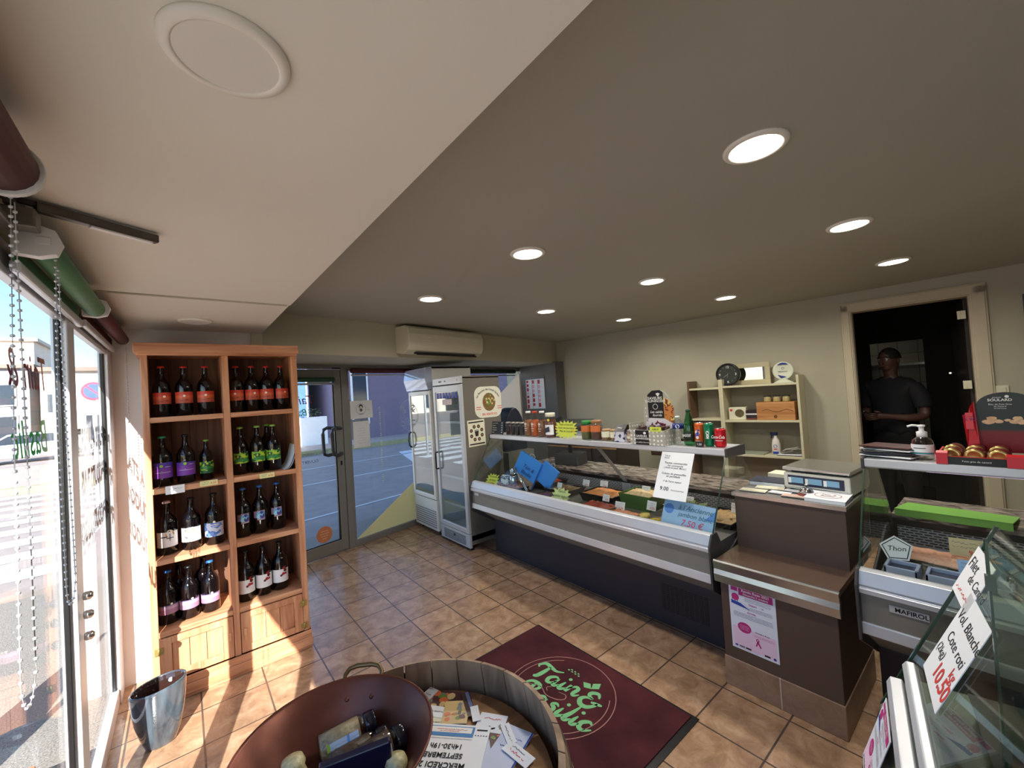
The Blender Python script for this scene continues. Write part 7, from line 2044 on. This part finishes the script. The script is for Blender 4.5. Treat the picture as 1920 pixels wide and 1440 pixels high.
VM = (pm('plum_print', (84, 50, 50), .4, var=.3, scale=40), pm('leaf_print', (110, 140, 56), .4, var=.2), pm('carrot_print', (214, 110, 60), .4, var=.2), pm('straw_print', (206, 176, 120), .4, var=.2), pm('sage_print', (120, 124, 96), .4, var=.2))
lay('leaflet', 'photo leaflet of vegetables in brown and green, furthest on the barrel head', 'leaflet', .512, 1.005, LZ + .002, 128, .11, .07, veg, VM, M_paper)
lay('leaflet', 'narrow white slip left of the vegetable photo leaflet on the barrel', 'leaflet', .493, 1.052, LZ + .004, 110, .03, .05, lambda b, w, h: b.scrib(-w * .3, w * .3, 0, .004, 0), (M_grey_ink,), pm('greyish_paper', (206, 204, 208), .6, var=.02))
lay('leaflet', 'white leaflet with a blue corner below the vegetable photo leaflet', 'leaflet', .478, .985, LZ + .0042, 126, .10, .035, lambda b, w, h: (b.rect(w * .2, w * .45, -h * .5, h * .4, 0), b.scrib(-w * .4, w * .1, 0, .004, 1)), (pm('strong_blue_ink', (52, 124, 186), .5, var=0), M_grey_ink), M_paper)
lay('leaflet', 'cream leaflet between the blue-cornered leaflet and the large white one', 'leaflet', .455, .962, LZ + .0034, 130, .10, .035, lambda b, w, h: b.scrib(-w * .4, w * .3, 0, .003, 0), (M_grey_ink,), M_cream)
lay('leaflet', 'photo leaflet with a grey jar and brown food, right of the cream leaflet', 'leaflet', .515, .945, LZ + .0048, 140, .065, .075, veg, (VM[3], pm('grey_jar_print', (130, 134, 134), .4, var=.1), VM[0], VM[1], VM[2]), M_paper)
lay('leaflet', 'dark brown and blue striped leaflet at the right of the photo leaflets', 'leaflet', .553, .945, LZ + .0058, 160, .022, .085, lambda b, w, h: b.rect(-w * .4, 0, -h / 2, h / 2, 0), (pm('slate_blue_stripe', (100, 116, 150), .4, var=0),), pm('dark_brown_leaflet', (70, 50, 50), .4, var=.1))
lay('leaflet', 'small folded white slip at the right of the photo leaflets', 'leaflet', .548, .905, LZ + .0066, 155, .02, .05, None, (), M_paper)
lay('leaflet', 'white form with red print beyond the right corner of the large white leaflet', 'leaflet', .562, .856, LZ + .0035, 125, .07, .055, lambda b, w, h: (b.scrib(-w * .3, w * .3, -h * .2, .006, 0), b.disc(0, h * .25, .003, 1)), (M_red_ink, M_ink), M_paper)
lay('leaflet', 'brown photo leaflet under the white form on the barrel', 'leaflet', .556, .815, LZ + .0028, 150, .05, .07, veg, VM, M_paper)
for k in range(4):
    lay('leaflet', 'blue-edged white form fanned out beside the large leaflet, %s of four' % ('nearest the large leaflet', 'second', 'third', 'outermost')[k], 'leaflet', .497 + .012 * k, .79 - .008 * k, LZ + .001 + .0009 * k, 138 - 9 * k, .07, .15, lambda b, w, h: (b.rect(-w * .5, -w * .44, -h / 2, h / 2, 0), b.scrib(-w * .3, w * .3, -h * .3, .005, 0), b.scrib(-w * .3, w * .3, -h * .1, .005, 0), b.disc(-w * .3, h * .3, .003, 1)), (M_blue_ink, M_ink), pm('pale_blue_form', (196, 204, 226), .6, var=.03), 'blue-edged forms fanned out on the barrel')
lay('till_receipt', 'till receipt with faint red lettering at the right edge of the barrel head', 'receipt', .553, .742, LZ + .007, 96, .075, .032, lambda b, w, h: (b.scrib(-w * .3, w * .3, h * .1, .008, 0), b.scrib(-w * .2, w * .3, -h * .2, .006, 1)), (M_red_ink, M_grey_ink), M_paper)
lay('till_receipt', 'slim white receipt hanging beside the brown photo leaflet', 'receipt', .571, .80, LZ + .0062, 70, .06, .022, lambda b, w, h: b.scrib(-w * .4, w * .4, 0, .004, 0), (M_grey_ink,), M_paper)

# ================================================================== PERSON IN THE BACK ROOM
def skin(name, verts, edges, radii, root, sub=2, mat=None):
    me = bpy.data.meshes.new(name); me.from_pydata(verts, edges, []); me.update()
    o = bpy.data.objects.new(name, me); C.objects.link(o)
    md = o.modifiers.new('skin', 'SKIN')
    md.use_smooth_shade = True
    for i, r in enumerate(radii):
        sv = me.skin_vertices[0].data[i]
        sv.radius = r if isinstance(r, tuple) else (r, r)
        sv.use_root = (i == root)
    s = o.modifiers.new('sub', 'SUBSURF'); s.levels = s.render_levels = sub
    dg = bpy.context.evaluated_depsgraph_get()
    m2 = bpy.data.meshes.new_from_object(o.evaluated_get(dg))
    bpy.data.objects.remove(o)
    return m2
PC = Vector((5.68, .80, 0))
pt_ = thing('person', 'person in dark clothes standing in the dark back room behind the doorway, forearms raised', 'person', PC, math.radians(-25))
# local axes: -x faces the shop; body heights for a 1.76 m figure
J = []; E_ = []; R = []
def jn(p, r, parent=None):
    J.append(p); R.append(r)
    if parent is not None: E_.append((parent, len(J) - 1))
    return len(J) - 1
pel = jn((0, 0, .95), (.135, .165)); wst = jn((0, 0, 1.10), (.125, .155), pel); che = jn((0, 0, 1.30), (.125, .18), wst); upc = jn((.005, 0, 1.42), (.095, .13), che)
nek = jn((.0, 0, 1.50), .055, upc); nk2 = jn((-.01, 0, 1.56), .053, nek); hd1 = jn((-.015, 0, 1.64), (.085, .072), nk2); hd2 = jn((-.01, 0, 1.70), (.085, .070), hd1)
for s in (-1, 1):
    sh = jn((.0, s * .17, 1.42), .062, upc); up = jn((.01, s * .235, 1.30), .052, sh); el = jn((.0, s * .265, 1.12), .043, up)
    fa = jn((-.13, s * .21, 1.11), .038, el); wr = jn((-.235, s * .12, 1.13), .027, fa); pa = jn((-.285, s * .075, 1.135), (.034, .022), wr); jn((-.32, s * .045, 1.135), (.036, .018), pa)
    hp = jn((0, s * .095, .86), .095, pel); kn = jn((-.01, s * .11, .50), .062, hp); ank = jn((.01, s * .115, .09), .042, kn); ft = jn((-.06, s * .12, .04), .04, ank); jn((-.16, s * .13, .03), .03, ft)
M_skin = pm('skin_tone', (84, 56, 46), .5, var=.04)
bm_body = skin('body', J, E_, R, 0)
M_shirt = pm('dark_navy_shirt_cloth', (22, 22, 28), .85, var=.05)
M_trou = pm('dark_trouser_cloth', (18, 18, 22), .85, var=.05)
M_hair = pm('short_dark_hair', (20, 16, 14), .8, var=.1)
# face, ears and fingers joined onto the same mesh
fb = B()
fb.ball((-.02, 0, 1.69), .098, 0, 20, sx=.98, sy=.80, sz=1.18)
fb.ball((-.035, 0, 1.625), .062, 0, 16, sx=1.0, sy=.9, sz=.9)
fb.obox((-.118, 0, 1.672), (.028, 0, -.008), (0, .024, 0), (.006, 0, .042)); fb.ball((-.125, 0, 1.656), .0135, 0, 10)
for s in (-1, 1):
    fb.ball((-.01, s * .081, 1.68), .02, 0, 10, sx=.8, sy=.4, sz=1.5)
    fb.ball((-.098, s * .031, 1.695), .0135, 1, 10); fb.ball((-.1095, s * .031, 1.695), .0055, 2, 8)
    fb.tube([(-.108, s * .014, 1.718), (-.106, s * .034, 1.724), (-.094, s * .052, 1.716)], .0045, 6, 2)
fb.tube([(-.102, -.026, 1.628), (-.114, -.01, 1.632), (-.114, .01, 1.632), (-.102, .026, 1.628)], .0055, 8, 3)
for s in (-1, 1):
    base = Vector((-.325, s * .042, 1.135)); d = Vector((-.75, -s * .55, -.1)).normalized(); sd = Vector((0, 0, 1))
    for k, ln in enumerate((.062, .072, .067, .052)):
        a = base + sd * (.026 - .0175 * k)
        fb.tube([a - d * .02, a + d * ln * .45, a + d * ln * .75 + Vector((.012, -s * .012, -.004)), a + d * ln * .9 + Vector((.03, -s * .02, -.006))], [.0095, .009, .0085, .007], 8)
    a = Vector((-.285, s * .07, 1.155)); fb.tube([a, a + Vector((-.03, -s * .005, .024)), a + Vector((-.058, -s * .022, .03))], [.011, .0105, .008], 8)
vs = [tuple(v.co) for v in bm_body.vertices]; fs = [tuple(p.vertices) for p in bm_body.polygons]
bb = B(); bb.add(vs, fs, 0, True); bb.add(fb.v, fb.f, 0); bb.m[len(fs):] = fb.m; bb.sm[len(fs):] = fb.sm
body = bb.obj('body', (M_skin, pm('eye_white', (200, 196, 190), .3, var=0), M_hair, pm('lip_tone', (124, 70, 62), .5, var=0)), pt_)
nrm = [v.normal.copy() for v in bm_body.vertices]
def garment(name, test, off, mat):
    keep = [f for f in fs if all(test(Vector(vs[i])) for i in f)]
    used = sorted({i for f in keep for i in f}); mp_ = {i: k for k, i in enumerate(used)}
    q = B(); q.add([Vector(vs[i]) + nrm[i] * off for i in used], [tuple(mp_[i] for i in f) for f in keep], 0, True)
    o = q.obj(name, mat, pt_)
    sd_ = o.modifiers.new('cloth', 'SOLIDIFY'); sd_.thickness = .006; sd_.offset = 1
    return o
garment('shirt', lambda p: .93 < p.z < 1.51 and not (abs(p.y) > .19 and p.z < 1.20) and p.x > -.17, .014, M_shirt)
garment('trousers', lambda p: .10 < p.z < .99 and abs(p.y) < .24 and p.x > -.16, .010, M_trou)
hb = B(); rr = .104
hb.lathe([(max(1e-5, rr * math.sin(PI * i / 16)), rr * 1.15 * math.cos(PI * i / 16)) for i in range(0, 9)], 22, 0, (-.006, 0, 1.70), sx=.98, sy=.84)
hb.obj('hair', M_hair, pt_)
for s in (-1, 1):
    b = B(); b.prism([(-.20, 0), (.06, 0), (.06, .07), (.0, .10), (-.08, .075), (-.19, .05)], s * .12 - .045, s * .12 + .045, 'y'); b.obj('shoe', M_black, pt_, bevel=.015)
bpy.data.meshes.remove(bm_body)
# nothing that was only a template may linger off stage
for o in [o for o in bpy.data.objects if o.parent is None and o.location.z < -20]:
    for c in [c for c in bpy.data.objects if c.parent == o]: bpy.data.objects.remove(c)
    bpy.data.objects.remove(o)
